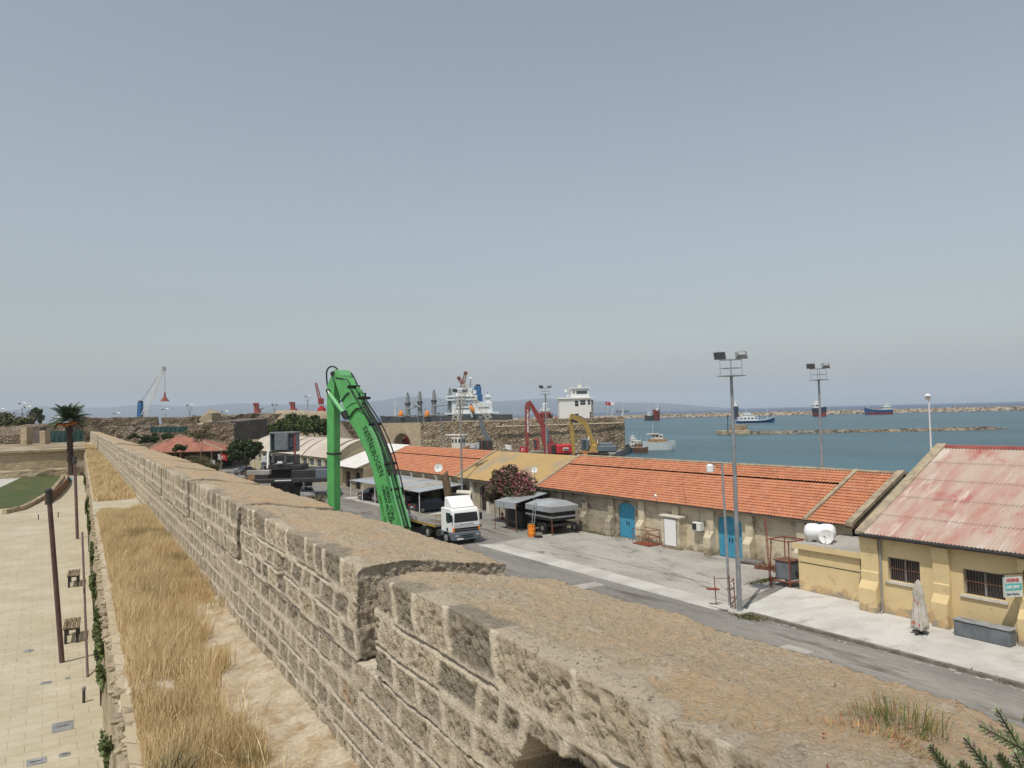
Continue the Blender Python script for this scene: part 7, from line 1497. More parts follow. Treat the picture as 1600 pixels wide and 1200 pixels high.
# whorled leafy stems at the right corner
t = thing('leafy_spurge', 'green whorled leafy stems rising at the bottom right corner', 'plant', Z(1580, 1215, 8.7)); r_ = np.random.default_rng(8); V = []; Q = []; cs = []
for (a0, a1, dd0) in (((1640, 1245), (1556, 1106), 2.3), ((1660, 1205), (1530, 1133), 2.2), ((1590, 1260), (1506, 1152), 2.25), ((1500, 1230), (1452, 1164), 2.4), ((1650, 1170), (1600, 1120), 2.5), ((1640, 1290), (1585, 1175), 2.1), ((1600, 1230), (1560, 1180), 2.2), ((1545, 1240), (1500, 1190), 2.35)):
    A_, B2 = D(*a0, dd0), D(*a1, dd0+.05); N_ = 26; ax_ = (B2-A_)/np.linalg.norm(B2-A_); e1 = np.cross(ax_, [0, 0, 1.]); e1 /= np.linalg.norm(e1); e2 = np.cross(ax_, e1); sb_ = MB(); sb_.tube([tuple(A_), tuple(B2)], [.004, .002], 5); sb_.build('stem', 'bark', t)
    for j in range(N_):
        k = j/N_; p = A_+(B2-A_)*k; L_ = .036*(1-.4*k)
        for m_ in range(5):
            th = m_*1.257+j*.8; o = e1*math.cos(th)+e2*math.sin(th); tip = p+(o*.85+ax_*.45)*L_; sd_ = np.cross(o, ax_)*L_*.22; mid = p+(o*.5+ax_*.25)*L_; q = len(V); V += [p, mid+sd_, tip, mid-sd_]; Q.append((q, q+1, q+2, q+3)); cc = np.array([(.20, .25, .12), (.27, .31, .17), (.28, .21, .18) if k > .8 else (.22, .28, .13)][r_.integers(3)]); cs += [cc]*4
npmesh('leaves', np.array(V), np.array(Q), 'leafc', t, np.array(cs), smooth=False)
# ================================================ HARBOUR CONTROL BUILDING
ct_ = thing('control_building', 'white two storey harbour control building with a glazed lookout on the roof', 'building', D(900, 655, 226))
cd = 226
A = Vector([float(a) for a in D(874.5, 655, cd)]); A.z = 7.6; xd = Vector((cr[0], cr[1], 0)).normalized(); rot = 0.32; xd = Vector((xd.x*math.cos(rot)-xd.y*math.sin(rot), xd.x*math.sin(rot)+xd.y*math.cos(rot), 0)) if 0 else xd; yd = Vector((-xd.y, xd.x, 0))
def cb(x0, x1, y0, y1, z0, z1, nm, mat, par=ct_, ch=0, O=None, XD=None):
    o = O or A; X_ = XD or xd; Y_ = Vector((-X_.y, X_.x, 0)); b = MB()
    if ch: b.cbox(x0, x1, y0, y1, z0, z1, ch)
    else: b.box(x0, x1, y0, y1, z0, z1)
    b.v = [tuple(o+X_*x+Y_*y+Vector((0, 0, z))) for x, y, z in b.v]; return b.build(nm, mat, par)
cb(0, 9.4, 0, 8, 0, 6.6, 'main_block', 'white'); cb(-.35, 9.9, -.4, 8.4, 6.61, 7.0, 'roof_slab', 'white_clean')
cb(3.6, 8.9, .6, 6.5, 7.01, 9.6, 'lookout', 'white'); cb(3.2, 9.3, .2, 7, 9.61, 9.9, 'lookout_roof', 'white_clean'); cb(5.2, 8.4, .55, .599, 8.0, 8.9, 'lookout_window', 'glassb')
cb(9.41, 10.1, .5, 7.6, 0, 6.2, 'side_wing', 'grey')
for (xa, xb_, za, zb_) in ((4.6, 5.6, 4.4, 6.0), (6.2, 7.7, 4.8, 6.1), (8.4, 9.1, 4.8, 6.1), (4.6, 5.6, .9, 2.2), (8.9, 9.3, .8, 2.6), (4.2, 4.7, 8.2, 8.8)):
    w_ = cb(xa, xb_, -.06 if za < 7 else .54, -.002 if za < 7 else .598, za, zb_, 'window', 'glass'); cb(xa-.08, xb_+.08, -.1 if za < 7 else .5, -.061 if za < 7 else .539, (za+zb_)/2-.03, (za+zb_)/2+.03, 'window_frame', 'white_clean').parent = w_
for c_ in ct_.children:
    for k in c_.children: k.location = (0, 0, 0)
for x, z, r_, lab in ((2.4, 8.9, .55, 'white roof tank left of the lookout on the control building'),):
    t = thing('roof_tank', lab, 'tank', A+xd*x+yd*2+Vector((0, 0, 7))); p = A+xd*2.3+yd*2; b = MB(); b.lathe(p.x, p.y, [(.1, A.z+8.6), (.55, A.z+8.65), (.6, A.z+9.3), (.1, A.z+9.4)], 14); b.build('tank_body', 'white_clean', t); b = MB(); [b.bar((p.x+a, p.y+c, A.z+7), (p.x+a, p.y+c, A.z+8.6), .06) for a in (-.4, .4) for c in (-.4, .4)]; b.build('legs', 'pole', t)
p = A+xd*2.4+yd*.2+Vector((0, 0, 7.6)); dish('satellite_dish', 'round white dish on the control building parapet', p, (-.3, -1, .1), .45, p-Vector((0, 0, .6)))
p = A+xd*6.2+yd*2+Vector((0, 0, 10.5)); dish('satellite_dish', 'tan dish on top of the control building lookout', p, (-.5, -1, .2), .6, p-Vector((0, 0, .6)), mat='cream')
t = thing('radio_aerial', 'thin radio aerial above the lookout roof', 'aerial', A+xd*7.6+yd*3+Vector((0, 0, 9.9))); b = MB(); q = A+xd*7.6+yd*3; b.bar((q.x, q.y, A.z+9.9), (q.x, q.y, A.z+13), .05); b.build('rod', 'pole', t); b = MB(); b.bar((q.x-.5, q.y, A.z+11.5), (q.x+.5, q.y, A.z+11.5), .04); b.build('crossbar', 'pole', t)
# red ships and white craft showing over the wall
def vessel(name, label, pxa, pxb, py_wl, dep, h, hull, parts, yaw=0, beam=.2, masts=(), band=None, bow=1.5, cat='ship', group='ships in the bay', z0=-1.5, swap=False):
    """ship whose stern/bow appear at px a,b (broadside when yaw=0)"""
    A, C_ = D(pxa, py_wl, dep), D(pxb, py_wl, dep); 
    if swap: A, C_ = C_, A
    a, c = Vector((A[0], A[1], 0)), Vector((C_[0], C_[1], 0)); mid = (a+c)/2; v = c-a; v = Vector((v.x*math.cos(yaw)-v.y*math.sin(yaw), v.x*math.sin(yaw)+v.y*math.cos(yaw), 0))
    return boat(name, label, tuple(mid-v/2)[:2], tuple(mid+v/2)[:2], z0, h, hull, 'ship_white', cabin=parts, mast=masts, beam=beam, group=group, mat2='ship_grey', bowh=bow, cat=cat, boot=band)
vessel('ferry', 'red and white vessel top showing left of the white control building', 838, 864, 660, 300, 8, 'red', [(.2, .9, .9, .9, 1.5, 'red', True), (.25, .85, .9, 1.5, 1.66, 'ship_white', True), (.4, .7, .6, 1.66, 1.95, 'ship_white', False)], beam=.35, masts=[(.6, 2.7, .3)])
vessel('motorboat', 'small red and white boat beside the control building', 865, 876, 660, 290, 7.5, 'ship_white', [(.2, .9, .9, .95, 1.35, 'red', False)], beam=.4, cat='boat')
vessel('motorboat', 'white cabin boat showing above the harbour wall end', 940, 958, 660, 240, 8.6, 'ship_white', [(.2, .7, .7, .98, 1.15, 'ship_white', True)], beam=.35, masts=[(.5, 1.5, .1)], cat='boat')
vessel('motorboat', 'low white sailing hull at the corner of the harbour wall', 960, 975, 660, 238, 9.2, 'ship_white', [(.2, .7, .6, .98, 1.04, 'ship_white', False)], beam=.3, cat='boat')
# gulet and small craft by the corner
boat('tour_boat', 'white wooden tour boat with tan deckhouse moored beyond the wall corner', D2(1006, 702, 228), D2(1056, 701, 226), -1.5, 2.3, 'ship_white', 'ship_white', cabin=[(.15, .72, .78, .95, 1.35, 'ship_wood', False), (.25, .62, .6, 1.35, 1.95, 'cream', True)], mast=[(.3, 3.6, .09)], canopy=(.1, .5, 2.0, 'cream'), beam=.32, group='boats moored by the wall corner', bowh=1.25)
for i, (a, c, d_, h, hull, lab, cab_) in enumerate(((977, 996, 222, 1.1, 'blue', 'small blue hulled boat moored nearest the stone corner', [(.2, .6, .7, .95, 1.9, 'ship_white', True)]), (990, 1013, 217, 1.3, 'rust_br', 'brown wooden boat with white fenders moored ahead of the tour boat', [(.15, .55, .7, .95, 1.9, 'ship_wood', True)]), (984, 1006, 232, 1.6, 'ship_white', 'white cabin boat behind the brown wooden one', [(.2, .75, .75, .95, 1.8, 'ship_white', True)]), (980, 998, 243, 1.5, 'ship_white', 'rear white boat with raised bridge by the wall corner', [(.3, .8, .7, .95, 2.0, 'ship_white', True), (.4, .65, .5, 2, 2.6, 'ship_white', False)]))):
    boat('small_boat', lab, D2(a, 703, d_), D2(c, 704, d_-3), -1.5, h, hull, 'ship_white', cabin=cab_, canopy=(.1, .6, 2.3, 'cream') if i in (1,) else None, beam=.36, mast=[(.5, 3.6, .05)], group='boats moored by the wall corner')
# ================================================ BREAKWATERS
def rockline(name, label, pts, w_, h, st, seed, rock, cat='breakwater', mat='boulder'):
    """rubble mound along world points with loose blocks on it"""
    P = np.array(pts, float); seg = np.linalg.norm(np.diff(P, axis=0), axis=1); cum = np.r_[0, np.cumsum(seg)]; s_ = np.arange(0, cum[-1], st); x = np.interp(s_, cum, P[:, 0]); y = np.interp(s_, cum, P[:, 1]); tx = np.gradient(x); ty = np.gradient(y); l_ = np.hypot(tx, ty); tx /= l_; ty /= l_; k = 9; off = np.linspace(-1, 1, k)
    prof = np.array([-2.0, -.2, h*.55, h*.95, h, h*.95, h*.55, -.2, -2.0]); V = np.stack([x[:, None]-ty[:, None]*off*w_, y[:, None]+tx[:, None]*off*w_, -1.5+np.repeat(prof[None], len(x), 0)], -1).reshape(-1, 3)
    V += (np.stack([fbm(V, .5/rock, 3, seed), fbm(V, .5/rock, 3, seed+9), fbm(V, .5/rock, 3, seed+17)], 1))*rock*1.5; g = np.arange(len(V)).reshape(len(x), k); Q = np.stack([g[:-1, :-1], g[1:, :-1], g[1:, 1:], g[:-1, 1:]], -1).reshape(-1, 4)
    t = thing(name, label, cat, (x[len(x)//2], y[len(x)//2], -1.5)); npmesh('mound', V, Q, mat, t, smooth=False)
    r_ = np.random.default_rng(seed); n = int(cum[-1]/rock*3.2); si = r_.uniform(0, cum[-1], n); o = r_.uniform(-.8, .8, n); bx = np.interp(si, cum, P[:, 0]); by = np.interp(si, cum, P[:, 1]); ii = np.clip((si/st).astype(int), 0, len(x)-1); bx -= ty[ii]*o*w_; by += tx[ii]*o*w_; bz = -1.5+np.interp(np.abs(o), [0, .25, .5, .75, 1], [h, h*.95, h*.55, 0, -1])
    cube = np.array([(a, b_, c) for a in (-1, 1) for b_ in (-1, 1) for c in (-1, 1)], float); sz = rock*(.35+.5*r_.random(n)); rot = r_.normal(size=(n, 3, 3)); rot = np.linalg.qr(rot)[0]; C_ = cube[None]*(sz[:, None, None]*(.6+.5*r_.random((n, 1, 3))))*(.8+.4*r_.random((n, 8, 1))); V = np.einsum('nij,nkj->nki', rot, C_)+np.stack([bx, by, bz], 1)[:, None, :]
    q = np.array([(0, 1, 3, 2), (4, 6, 7, 5), (0, 4, 5, 1), (2, 3, 7, 6), (0, 2, 6, 4), (1, 5, 7, 3)]); Q = (q[None]+np.arange(n)[:, None, None]*8).reshape(-1, 4); npmesh('rocks', V.reshape(-1, 3), Q, mat, t, smooth=False)['kind'] = 'stuff'
    return t
bwp = [Z(800, 657.5, -1.5), Z(985, 653.4, -1.5), Z(1130, 650.8, -1.5), Z(1300, 647.2, -1.5), Z(1450, 643.9, -1.5), Z(1600, 641.0, -1.5), Z(1800, 636.5, -1.5)]
rockline('breakwater', 'long rubble breakwater of pale boulders closing the harbour', [tuple(p[:2]) for p in bwp], 13, 4.6, 2.5, 3, 1.5)
rockline('inner_mole', 'low stone mole reaching across the middle of the harbour', [tuple(Z(a, c, -1.5)[:2]) for a, c in ((1132, 677.5), (1180, 678), (1300, 676), (1400, 674.3), (1500, 672.4), (1553, 670.8))], 3.4, .95, .8, 7, .5, 'mole', 'boulder_dark')
for a in (1563, 1572):
    p = Z(a, 670.5, -1.5); t = thing('sea_rock', 'single rock awash past the tip of the mole' if a == 1563 else 'farthest lone rock past the tip of the mole', 'rock', p); P, Q = shell(lin(-.8, .8, .2), lin(-.7, .7, .2), lin(-.5, .5, .2)); V = P/np.maximum(np.abs(P).max(1, keepdims=True), .01)*.0+P; V += fbm(P, 1.3, 3, a)[:, None]*1.2*P; npmesh('rock_mass', V+p, Q, 'boulder', t, smooth=False)
t = thing('mole_bastion', 'ruined square stone block standing on the head of the mole', 'ruin', D(1155, 678, 340))
def sq(nm, px0, px1, py0, py1, dep, dz, mat, par, amp=.4, seed=2, st=.5):
    a, c = D(px0, py1, dep), D(px1, py1, dep); tp = D(px0, py0, dep)[2]; xd = (c-a)[:2]; L_ = np.linalg.norm(xd); xd /= L_; yd = np.array([-xd[1], xd[0]]); P, Q = shell(lin(0, L_, st), lin(0, dz, st), lin(a[2], tp, st)); V = np.stack([a[0]+xd[0]*P[:, 0]+yd[0]*P[:, 1], a[1]+xd[1]*P[:, 0]+yd[1]*P[:, 1], P[:, 2]], 1); V += vnormals(V, Q)*(fbm(V, .8, 3, seed)*amp)[:, None]; return npmesh(nm, V, Q, mat, par, smooth=False)
sq('upper_block', 1146, 1168, 664.5, 675, 342, 6, 'fort', t, .8, 4); sq('base_block', 1128, 1172, 673.5, 679.5, 338, 9, 'town_wall', t, .8, 5)
t = thing('beacon', 'dark thin beacon post at the head of the mole', 'beacon', D(1137, 676, 337)); b = MB(); b.tube([D(1137.2, 675, 337), D(1137, 650, 337)], .18, 6); b.build('pole', 'dark', t); b = MB(); b.tube([D(1137, 651.5, 337), D(1137, 648, 337)], [.45, .3], 8); b.bar(D(1134, 650.5, 337), D(1137, 651, 337), .2); b.build('lamp_head', 'rust_br', t)
# ================================================ SHIPS AT ANCHOR
vessel('cargo_ship', 'red hulled coaster seen from astern with a black tug at its left', 1019, 1034, 655.2, 880, 11, 'hull_red', [(.55, .85, .7, .95, 1.25, 'ship_white', True)], yaw=.7, beam=.34, masts=[(.7, 1.9, .4)])
vessel('tug', 'black tug with pale wheelhouse moored left of the red coaster', 1007, 1023, 655.8, 870, 5.5, 'hull_dark', [(.35, .7, .7, .95, 1.7, 'ship_white', True)], yaw=.3, beam=.34, masts=[(.5, 3.6, .25), (.25, 2.8, .2)])
vessel('coaster', 'dark navy ship end on behind the tall floodlight mast', 1140, 1160, 652.5, 860, 12, 'hull_navy', [(.1, .5, .8, .95, 1.35, 'ship_white', True)], yaw=1.2, beam=.45, masts=[(.4, 1.9, .5), (.8, 1.6, .3)], band='hull_red')
vessel('fishing_trawler', 'white and blue fishing trawler crossing the harbour with raised bow', 1151.5, 1211, 659.5, 590, 1.7, 'hull_blue', [(.04, .52, .9, .9, 2.7, 'ship_white', True), (.12, .44, .75, 2.7, 3.9, 'ship_white', True), (.2, .36, .5, 3.9, 4.8, 'ship_white', True)], beam=.24, masts=[(.26, 8, .15), (.80, 9, .22)], bow=2.5)
vessel('cargo_ship', 'dark cargo ship moored bow on behind the second floodlight mast', 1266, 1298, 650.3, 850, 9.5, 'hull_navy', [(.05, .35, .9, .95, 1.45, 'ship_white', True), (.1, .3, .7, 1.45, 1.75, 'ship_white', False)], yaw=R(-80), beam=.42, masts=[(.2, 2.1, .4)], bow=1.15, band='hull_red')
vessel('cargo_ship', 'blue hulled cargo ship lying broadside on the right of the bay', 1350.5, 1394, 647.2, 890, 5.4, 'hull_blue', [(.04, .34, .8, .95, 1.7, 'sign_white', True), (.1, .3, .6, 1.7, 2.2, 'ship_white', True), (.5, .62, .5, .95, 1.25, 'ship_wood', False)], beam=.24, masts=[(.18, 3.0, .3), (.85, 2.4, .25)], bow=1.7, swap=True, band='hull_red')
vessel('distant_ship', 'faint dark ship far off on the horizon', 962, 984, 643.6, 5200, 14, 'hull_dark', [(.05, .2, .8, 1, 2.0, 'ship_grey', False)], beam=.15, masts=[(.5, 1.6, .6)], bow=1.05)
# ================================================ BULK CARRIER
bc = thing('bulk_carrier', 'large bulk carrier with grey deck cranes and blue funnel behind the harbour wall', 'ship', D(690, 655, 700), group='ships in the bay')
DB = 700.; BO = Vector([float(a) for a in D(595, 655, DB)]); BO.z = -1.5; BX_ = Vector((cr[0], cr[1], 0)).normalized(); bd2 = math.radians(4); 
def bp(px, py, dep=DB): v = D(px, py, dep); return Vector([float(a) for a in v])
def bbox(nm, px0, px1, py0, py1, mat, y0=0, y1=18, par=bc, ch=.3):
    a = bp(px0, py1, DB+y0); c = bp(px1, py1, DB+y0); tp = bp(px0, py0, DB+y0).z; b = MB(); L_ = (Vector((c.x, c.y))-Vector((a.x, a.y))).length; b.cbox(0, L_, 0, y1-y0, 0, tp-a.z, min(ch, L_/5, (tp-a.z)/5)); Y_ = Vector((-BX_.y, BX_.x, 0)); b.v = [tuple(Vector((a.x, a.y, a.z))+BX_*x+Y_*y+Vector((0, 0, z))) for x, y, z in b.v]; return b.build(nm, mat, par)
a = bp(595, 650, DB); L_ = 120.; Y_ = Vector((-BX_.y, BX_.x, 0)); b = MB(); V = []; n = 16; zt_ = bp(640, 651.2).z
for i in range(n+1):
    k = i/n; x = L_*k; hw_ = 9*min(1, (k/.16)**.6 if k < .16 else 1)*(1 if k < .9 else 1-(k-.9)*3); sh = (1-k/.1)*1.6 if k < .1 else 0
    for (yy, z) in ((9-hw_*.6, -1.5), (9-hw_, 3), (9-hw_, zt_+sh), (9+hw_, zt_+sh), (9+hw_, 3), (9+hw_*.6, -1.5)): V.append(Vector((a.x, a.y, 0))+BX_*(x-(2.5 if z > 3 and k == 0 else 0))+Y_*yy+Vector((0, 0, z)))
b.add(V, [(i*6+j, i*6+(j+1) % 6, (i+1)*6+(j+1) % 6, (i+1)*6+j) for i in range(n) for j in range(6)]+[(0, 1, 2, 3, 4, 5), tuple(n*6+j for j in (5, 4, 3, 2, 1, 0))]); b.build('hull', 'hull_dark', bc)
bbox('hatch_coaming', 603, 697, 649.6, 651.4, 'ship_grey', 3, 15); bbox('stern_deck', 775, 792, 650.5, 654.5, 'hull_dark', 4, 14)
b = MB(); rr = random.Random(3)
for i in range(26): px = 597+rr.random()*100; p = bp(px, 651, DB+2); b.bar(p, p+Vector((0, 0, rr.uniform(.8, 2.2))), .35)
b.build('railing', 'hull_dark', bc)
def deck_crane(px, top, jx, jy, wd_=2.3):
    b = MB(); p0 = bp(px, 652, DB+9); p1 = bp(px, top, DB+9); b.tube([p0, p0.lerp(p1, .5), p1], [wd_, wd_*.95, wd_*.62], 10); pt = b.build('crane_post', 'ship_grey', bc, smooth=True)
    b = MB(); c = bp(px, top, DB+9); b.tube([c, c+Vector((0, 0, 2.2))], [1.1, .5], 8); m_ = bp(px, top+14, DB+9); b.tube([m_-Vector((0, 0, 1)), m_+Vector((0, 0, 1.2))], 2.9, 8); k_ = b.build('crane_cab', 'hull_dark', bc)
    b = MB(); j0 = bp(px, top+22, DB+6); j1 = bp(jx, jy, DB+6); b.tube([j0, j1], [.9, .55], 6); b.bar(c+Vector((0, 0, 1)), j1, .22); b.bar(c, j1+Vector((0, 0, .8)), .2); b.build('crane_jib', 'ship_grey', bc)
deck_crane(637, 617, 648, 636); deck_crane(656, 615, 645, 631); deck_crane(678, 613, 693, 633); deck_crane(703, 610, 692, 634)
bbox('accommodation', 706, 744, 620.5, 652, 'ship_white', 2, 17); bbox('bridge', 697, 746, 618.5, 626.5, 'ship_white', 1, 18); bbox('upper_deck', 712, 738, 607, 620, 'ship_white', 4, 15); bbox('deck_house', 726, 770, 628.5, 648, 'ship_white', 2, 16); bbox('poop_deck', 694, 780, 645.5, 648, 'ship_white', 0, 18, ch=.1); bbox('main_deck_band', 700, 776, 649, 655, 'hull_dark', 3, 15)
bbox('wheelhouse_window', 699, 742, 621.2, 622.8, 'glass', .9, 1.0, ch=.01); bbox('window', 712, 738, 632, 633, 'glass', 1.8, 2.1, ch=.01); bbox('window', 712, 738, 638, 639, 'glass', 1.8, 2.1, ch=.01); bbox('window', 748, 764, 636, 637, 'glass', 1.7, 1.9, ch=.01)
bbox('funnel', 741, 752, 603, 630, 'blue', 5, 13, ch=.8); bbox('funnel', 739.5, 753.5, 616, 630, 'blue', 4, 14); bbox('funnel_top', 743, 750, 600.5, 603.5, 'black', 6, 12); bbox('funnel_emblem', 740, 744.5, 609.5, 615.5, 'ship_white', 3.8, 4.6, ch=.1)
bbox('side_wing', 759, 766, 616, 630, 'ship_white', 6, 12); bbox('radar_platform', 757, 769, 619.5, 621, 'ship_white', 5, 12)
b = MB(); b.tube([bp(735, 608, DB+8), bp(735.5, 592, DB+8)], [.7, .35], 6); b.tube([bp(762, 618, DB+8), bp(761.5, 613, DB+8)], .4, 6); b.bar(bp(730, 601.5, DB+8), bp(741, 601.5, DB+8), .3); b.bar(bp(732, 597, DB+8), bp(739, 597, DB+8), .25); b.build('mast', 'ship_grey', bc)
b = MB(); b.lathe(bp(735.5, 591, DB+8).x, bp(735.5, 591, DB+8).y, [(.2, bp(735.5, 592.5, DB+8).z), (1.3, bp(735, 591, DB).z), (1.1, bp(735, 589.5, DB).z), (.2, bp(735, 588.5, DB).z)], 12); b.build('radar_dome', 'white_clean', bc, smooth=True)
b = MB(); b.tube([bp(617.5, 651, DB+8), bp(617.5, 625, DB+8)], [.7, .4], 6); b.bar(bp(614.5, 630.5, DB+8), bp(620.5, 630.5, DB+8), .4); b.build('foremast', 'ship_white', bc)
for px in (626.5, 667.5):
    b = MB(); p = bp(px, 648.2, DB-3); b.tube([p-Vector((0, 0, 1.4)), p+Vector((0, 0, .6)), p+Vector((0, 0, 2.6)), p+Vector((0, 0, 4))], [2.3, 2.5, 1.8, .5], 8); b.build('grab_bucket', 'orange', bc)
lb_ = thing('lifeboat', 'orange free fall lifeboat slung on the stern of the bulk carrier', 'lifeboat', bp(738, 640, DB-2)); b = MB(); p0, p1 = bp(735.5, 633.5, DB-2), bp(740.5, 646, DB-2); b.tube([p0, p0.lerp(p1, .2), p0.lerp(p1, .8), p1], [.5, 1.7, 1.6, .6], 10); b.build('hull', 'orange', lb_, smooth=True); b = MB(); c = p0.lerp(p1, .35); b.cbox(c.x-.9, c.x+.9, c.y-.9, c.y+.9, c.z+.6, c.z+2, .2); b.build('hatch', 'orange', lb_)
b = MB(); 
for o in (-3, 3): b.tube([bp(732+o*.2, 631, DB-1.5), bp(738+o*.2, 652, DB-1.5)], .4, 5)
b.build('davit', 'ship_white', bc)
# ================================================ HARBOUR CRANES
def lattice(b, p0, p1, w_, r_, n, side=None):
    p0, p1 = Vector(p0), Vector(p1); d_ = (p1-p0).normalized(); a = side or Vector((cr[0], cr[1], 0)); e1 = (a-d_*a.dot(d_)).normalized(); e2 = d_.cross(e1); cs = [(e1+e2)*w_/2, (e1-e2)*w_/2, (-e1-e2)*w_/2, (-e1+e2)*w_/2]
    for c in cs: b.bar(p0+c, p1+c*.6, r_)
    for i in range(n):
        k0, k1 = i/n, (i+1)/n
        for j in range(4):
            c0, c1 = cs[j], cs[(j+1) % 4]; f0_, f1_ = 1-.4*k0, 1-.4*k1; b.bar(p0.lerp(p1, k0)+c0*f0_, p0.lerp(p1, k1)+c1*f1_, r_*.6)
xc = thing('lattice_crane', 'rusty red and white lattice crane with crossed jibs on the quay by the ship', 'crane', D(727, 660, 300), group='cranes in the port')
dc = 300.
b = MB(); lattice(b, bp(711, 657, dc), bp(722, 612, dc), 2.2, .22, 9); lattice(b, bp(717, 657, dc+3), bp(729, 600, dc+3), 1.6, .2, 10); b.build('tower', 'cream', xc)
b = MB(); lattice(b, bp(765, 655, dc), bp(723, 600, dc), 1.9, .2, 13); b.build('jib', 'cream', xc); b = MB(); lattice(b, bp(723, 600, dc), bp(717, 591, dc), 1.2, .28, 3); b.build('jib_tip', 'red_dk', xc)
b = MB(); lattice(b, bp(722, 606, dc+3), bp(727.5, 583, dc+3), 1.3, .25, 5); b.build('jib_head', 'rust', xc)
b = MB(); p = bp(727.5, 583, dc+3); b.disc(p, tuple(-Fd), .8, .5, 10); p = bp(717, 591, dc); b.disc(p, tuple(-Fd), .8, .5, 10); b.build('sheave', 'rust_br', xc)
b = MB()
for py in (610, 621, 626): b.bar(bp(709, py, dc), bp(726, py, dc), .35)
b.bar(bp(709, 608, dc), bp(711, 612, dc), .3); b.build('platform', 'pole', xc)
mc = thing('mobile_crane', 'blue and white mobile harbour crane with hanging orange grab on the far left', 'crane', D(219, 655, 560), group='cranes in the port'); dm = 560.
b = MB(); b.tube([bp(218.5, 656, dm), bp(219.5, 628, dm)], [2.2, 1.9], 4); b.build('tower', 'blue', mc); b = MB(); b.tube([bp(219.8, 628, dm), bp(220, 626, dm)], 1.6, 6); b.build('tower_head', 'dark', mc)
b = MB(); lattice(b, bp(224, 650, dm), bp(255.5, 576, dm), 2.6, .28, 16); b.build('jib', 'ship_white', mc)
b = MB(); b.bar(bp(220, 627, dm), bp(255, 576, dm), .18); b.bar(bp(220.5, 629, dm), bp(254, 577, dm), .18); b.bar(bp(256.5, 577, dm), bp(257.2, 614, dm), .15); b.bar(bp(258.5, 577, dm), bp(258, 614, dm), .15); b.build('cable', 'pole', mc)
b = MB(); b.disc(bp(256, 576, dm), tuple(-Fd), 1.6, 1, 10); b.build('sheave', 'grey', mc); b = MB(); b.tube([bp(257.5, 613, dm), bp(257.5, 620, dm), bp(257.5, 624, dm), bp(257.5, 627, dm)], [.5, .8, 2.2, 3.2], 8); b.build('grab', 'rust', mc)
b = MB(); c = bp(219, 655, dm); b.cbox(c.x-5, c.x+5, c.y-3, c.y+3, c.z-5, c.z-1, .5); b.build('chassis', 'machine_dark', mc)
rc = thing('jib_crane', 'red slewing jib crane just left of the green stick', 'crane', D(502, 660, 420), group='cranes in the port'); dr = 420.
b = MB(); lattice(b, bp(501, 630, dr), bp(493.5, 598, dr), 1.4, .26, 9); b.build('jib', 'red', rc); b = MB(); b.tube([bp(502.5, 652, dr), bp(502.5, 634, dr)], [1.4, 1.2], 8); b.tube([bp(502.5, 643, dr), bp(502.5, 637, dr)], [2.4, 2.2], 8); b.build('tower', 'bright_red', rc)
b = MB(); c = bp(501.5, 626, dr); b.cbox(c.x-1.4, c.x+1.4, c.y-1, c.y+1, c.z-2, c.z+1.4, .2); b.build('cab', 'red', rc); b = MB(); b.bar(bp(498, 651, dr), bp(507, 651, dr), .5); b.bar(bp(499, 656, dr), bp(501.5, 648, dr), .5); b.bar(bp(506, 656, dr), bp(503.5, 648, dr), .5); b.build('portal_legs', 'red', rc)
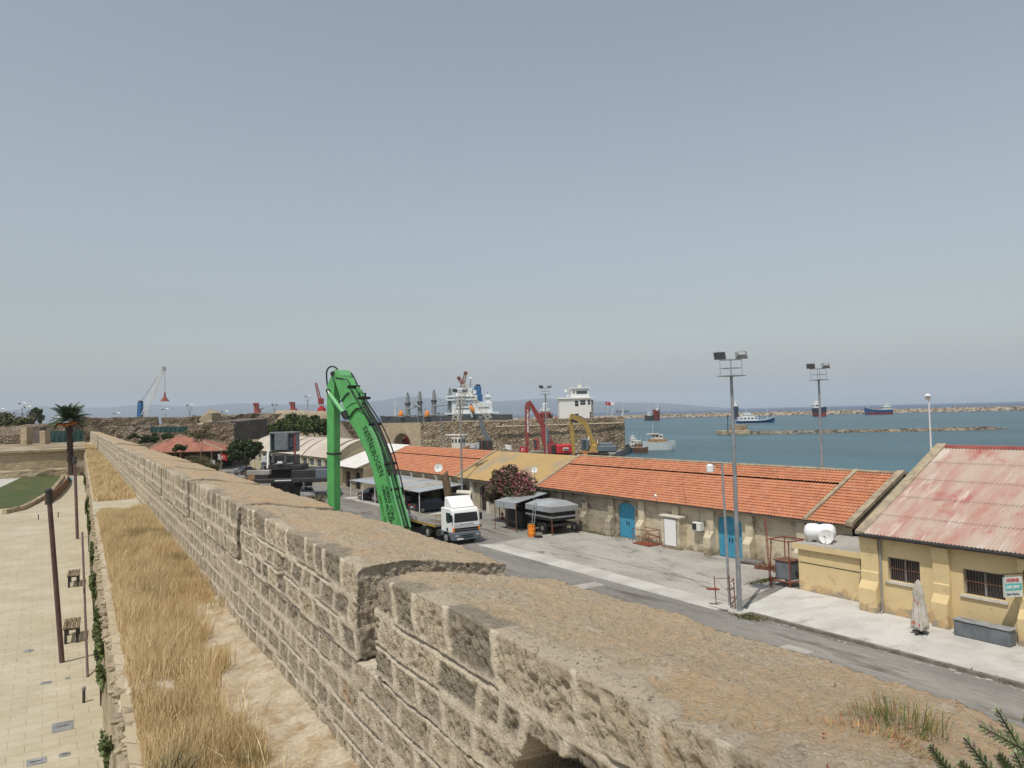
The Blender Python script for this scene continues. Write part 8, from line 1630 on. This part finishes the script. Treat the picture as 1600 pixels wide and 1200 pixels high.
for px, py, lab in ((401, 630, 'red crane tower on the left behind the fort wall'), (457.5, 628.5, 'red crane tower on the right behind the fort wall')):
    t = thing('crane_tower', lab, 'crane', D(px, 655, 430), group='cranes in the port'); b = MB(); b.tube([bp(px+.5, 652, 430), bp(px, py+3, 430)], [1.7, 1.3], 4); b.build('tower', 'red', t); b = MB(); c = bp(px-.8, py+1.5, 430); b.cbox(c.x-1.6, c.x+1.4, c.y-1, c.y+1, c.z-.7, c.z+.7, .15); c = bp(px+3.5, 641, 430); b.cbox(c.x-1, c.x+1, c.y-1, c.y+1, c.z-1.5, c.z+1, .2); b.build('crane_head', 'red_dk', t)
    b = MB(); b.bar(bp(px+1, py+3, 430), bp(px+45, 650, 430), .13); b.bar(bp(px+2, py+9, 430), bp(px+40, 652, 430), .12); b.build('jib_cable', 'pole', t)
# far light masts
for i, (px, top, dep, lab) in enumerate(((481, 618.5, 380, 'tall pale multi lamp mast right of the red crane towers'), (296.5, 633, 330, 'light mast between the blue crane and the stone turret'), (351, 641.5, 330, 'short mast showing over the wall right of the turret'), (258, 638, 330, 'light mast directly below the hanging grab'), (182, 644.5, 340, 'farthest left short lamp mast over the wall'), (429, 632, 200, 'floodlight mast between the two red crane towers'), (407, 637, 190, 'floodlight mast against the dark stone tower'), (34.5, 629, 300, 'tall thin mast left of the dark conical tree'), (42.5, 634.5, 300, 'thin mast beside the tallest left one'), (1, 638, 300, 'thin mast at the very left edge'), (88, 651, 300, 'small lamp mast just left of the palm crown'), (653, 634.5, 215, 'slim lamp pole standing before the arch'), (689, 645, 190, 'slim grey pole on the quay behind the tiled roof'), (662, 638, 215, 'slim pole between the arch and the ship cranes'))):
    p = D(px, 652, dep); zt_ = D(px, top, dep)[2]; z0_ = 0 if dep < 260 else 1; flood_mast(p[0], p[1], zt_-z0_, lab, z0=z0_, sc=1.0 if dep < 260 else 2.0, group='distant light masts', r=.13 if dep < 260 else .35, cage=i in (0, 1, 5))
# ================================================ HAZE
hz = bpy.data.materials.new('haze'); hz.use_nodes = True; n = hz.node_tree; n.nodes.clear()
o_ = n.nodes.new('ShaderNodeOutputMaterial'); v_ = n.nodes.new('ShaderNodeVolumePrincipled'); v_.inputs['Color'].default_value = (.80, .88, .96, 1); v_.inputs['Density'].default_value = HAZE
v_.inputs['Anisotropy'].default_value = 0.0
n.links.new(v_.outputs[0], o_.inputs['Volume']); MT['haze'] = hz
b = MB(); b.box(-8000, 24500, -8500, 24500, -5.5, 560); ho = b.build('haze', 'haze', kind='stuff', label='thin grey sea haze fading the distant coast', cat='haze')
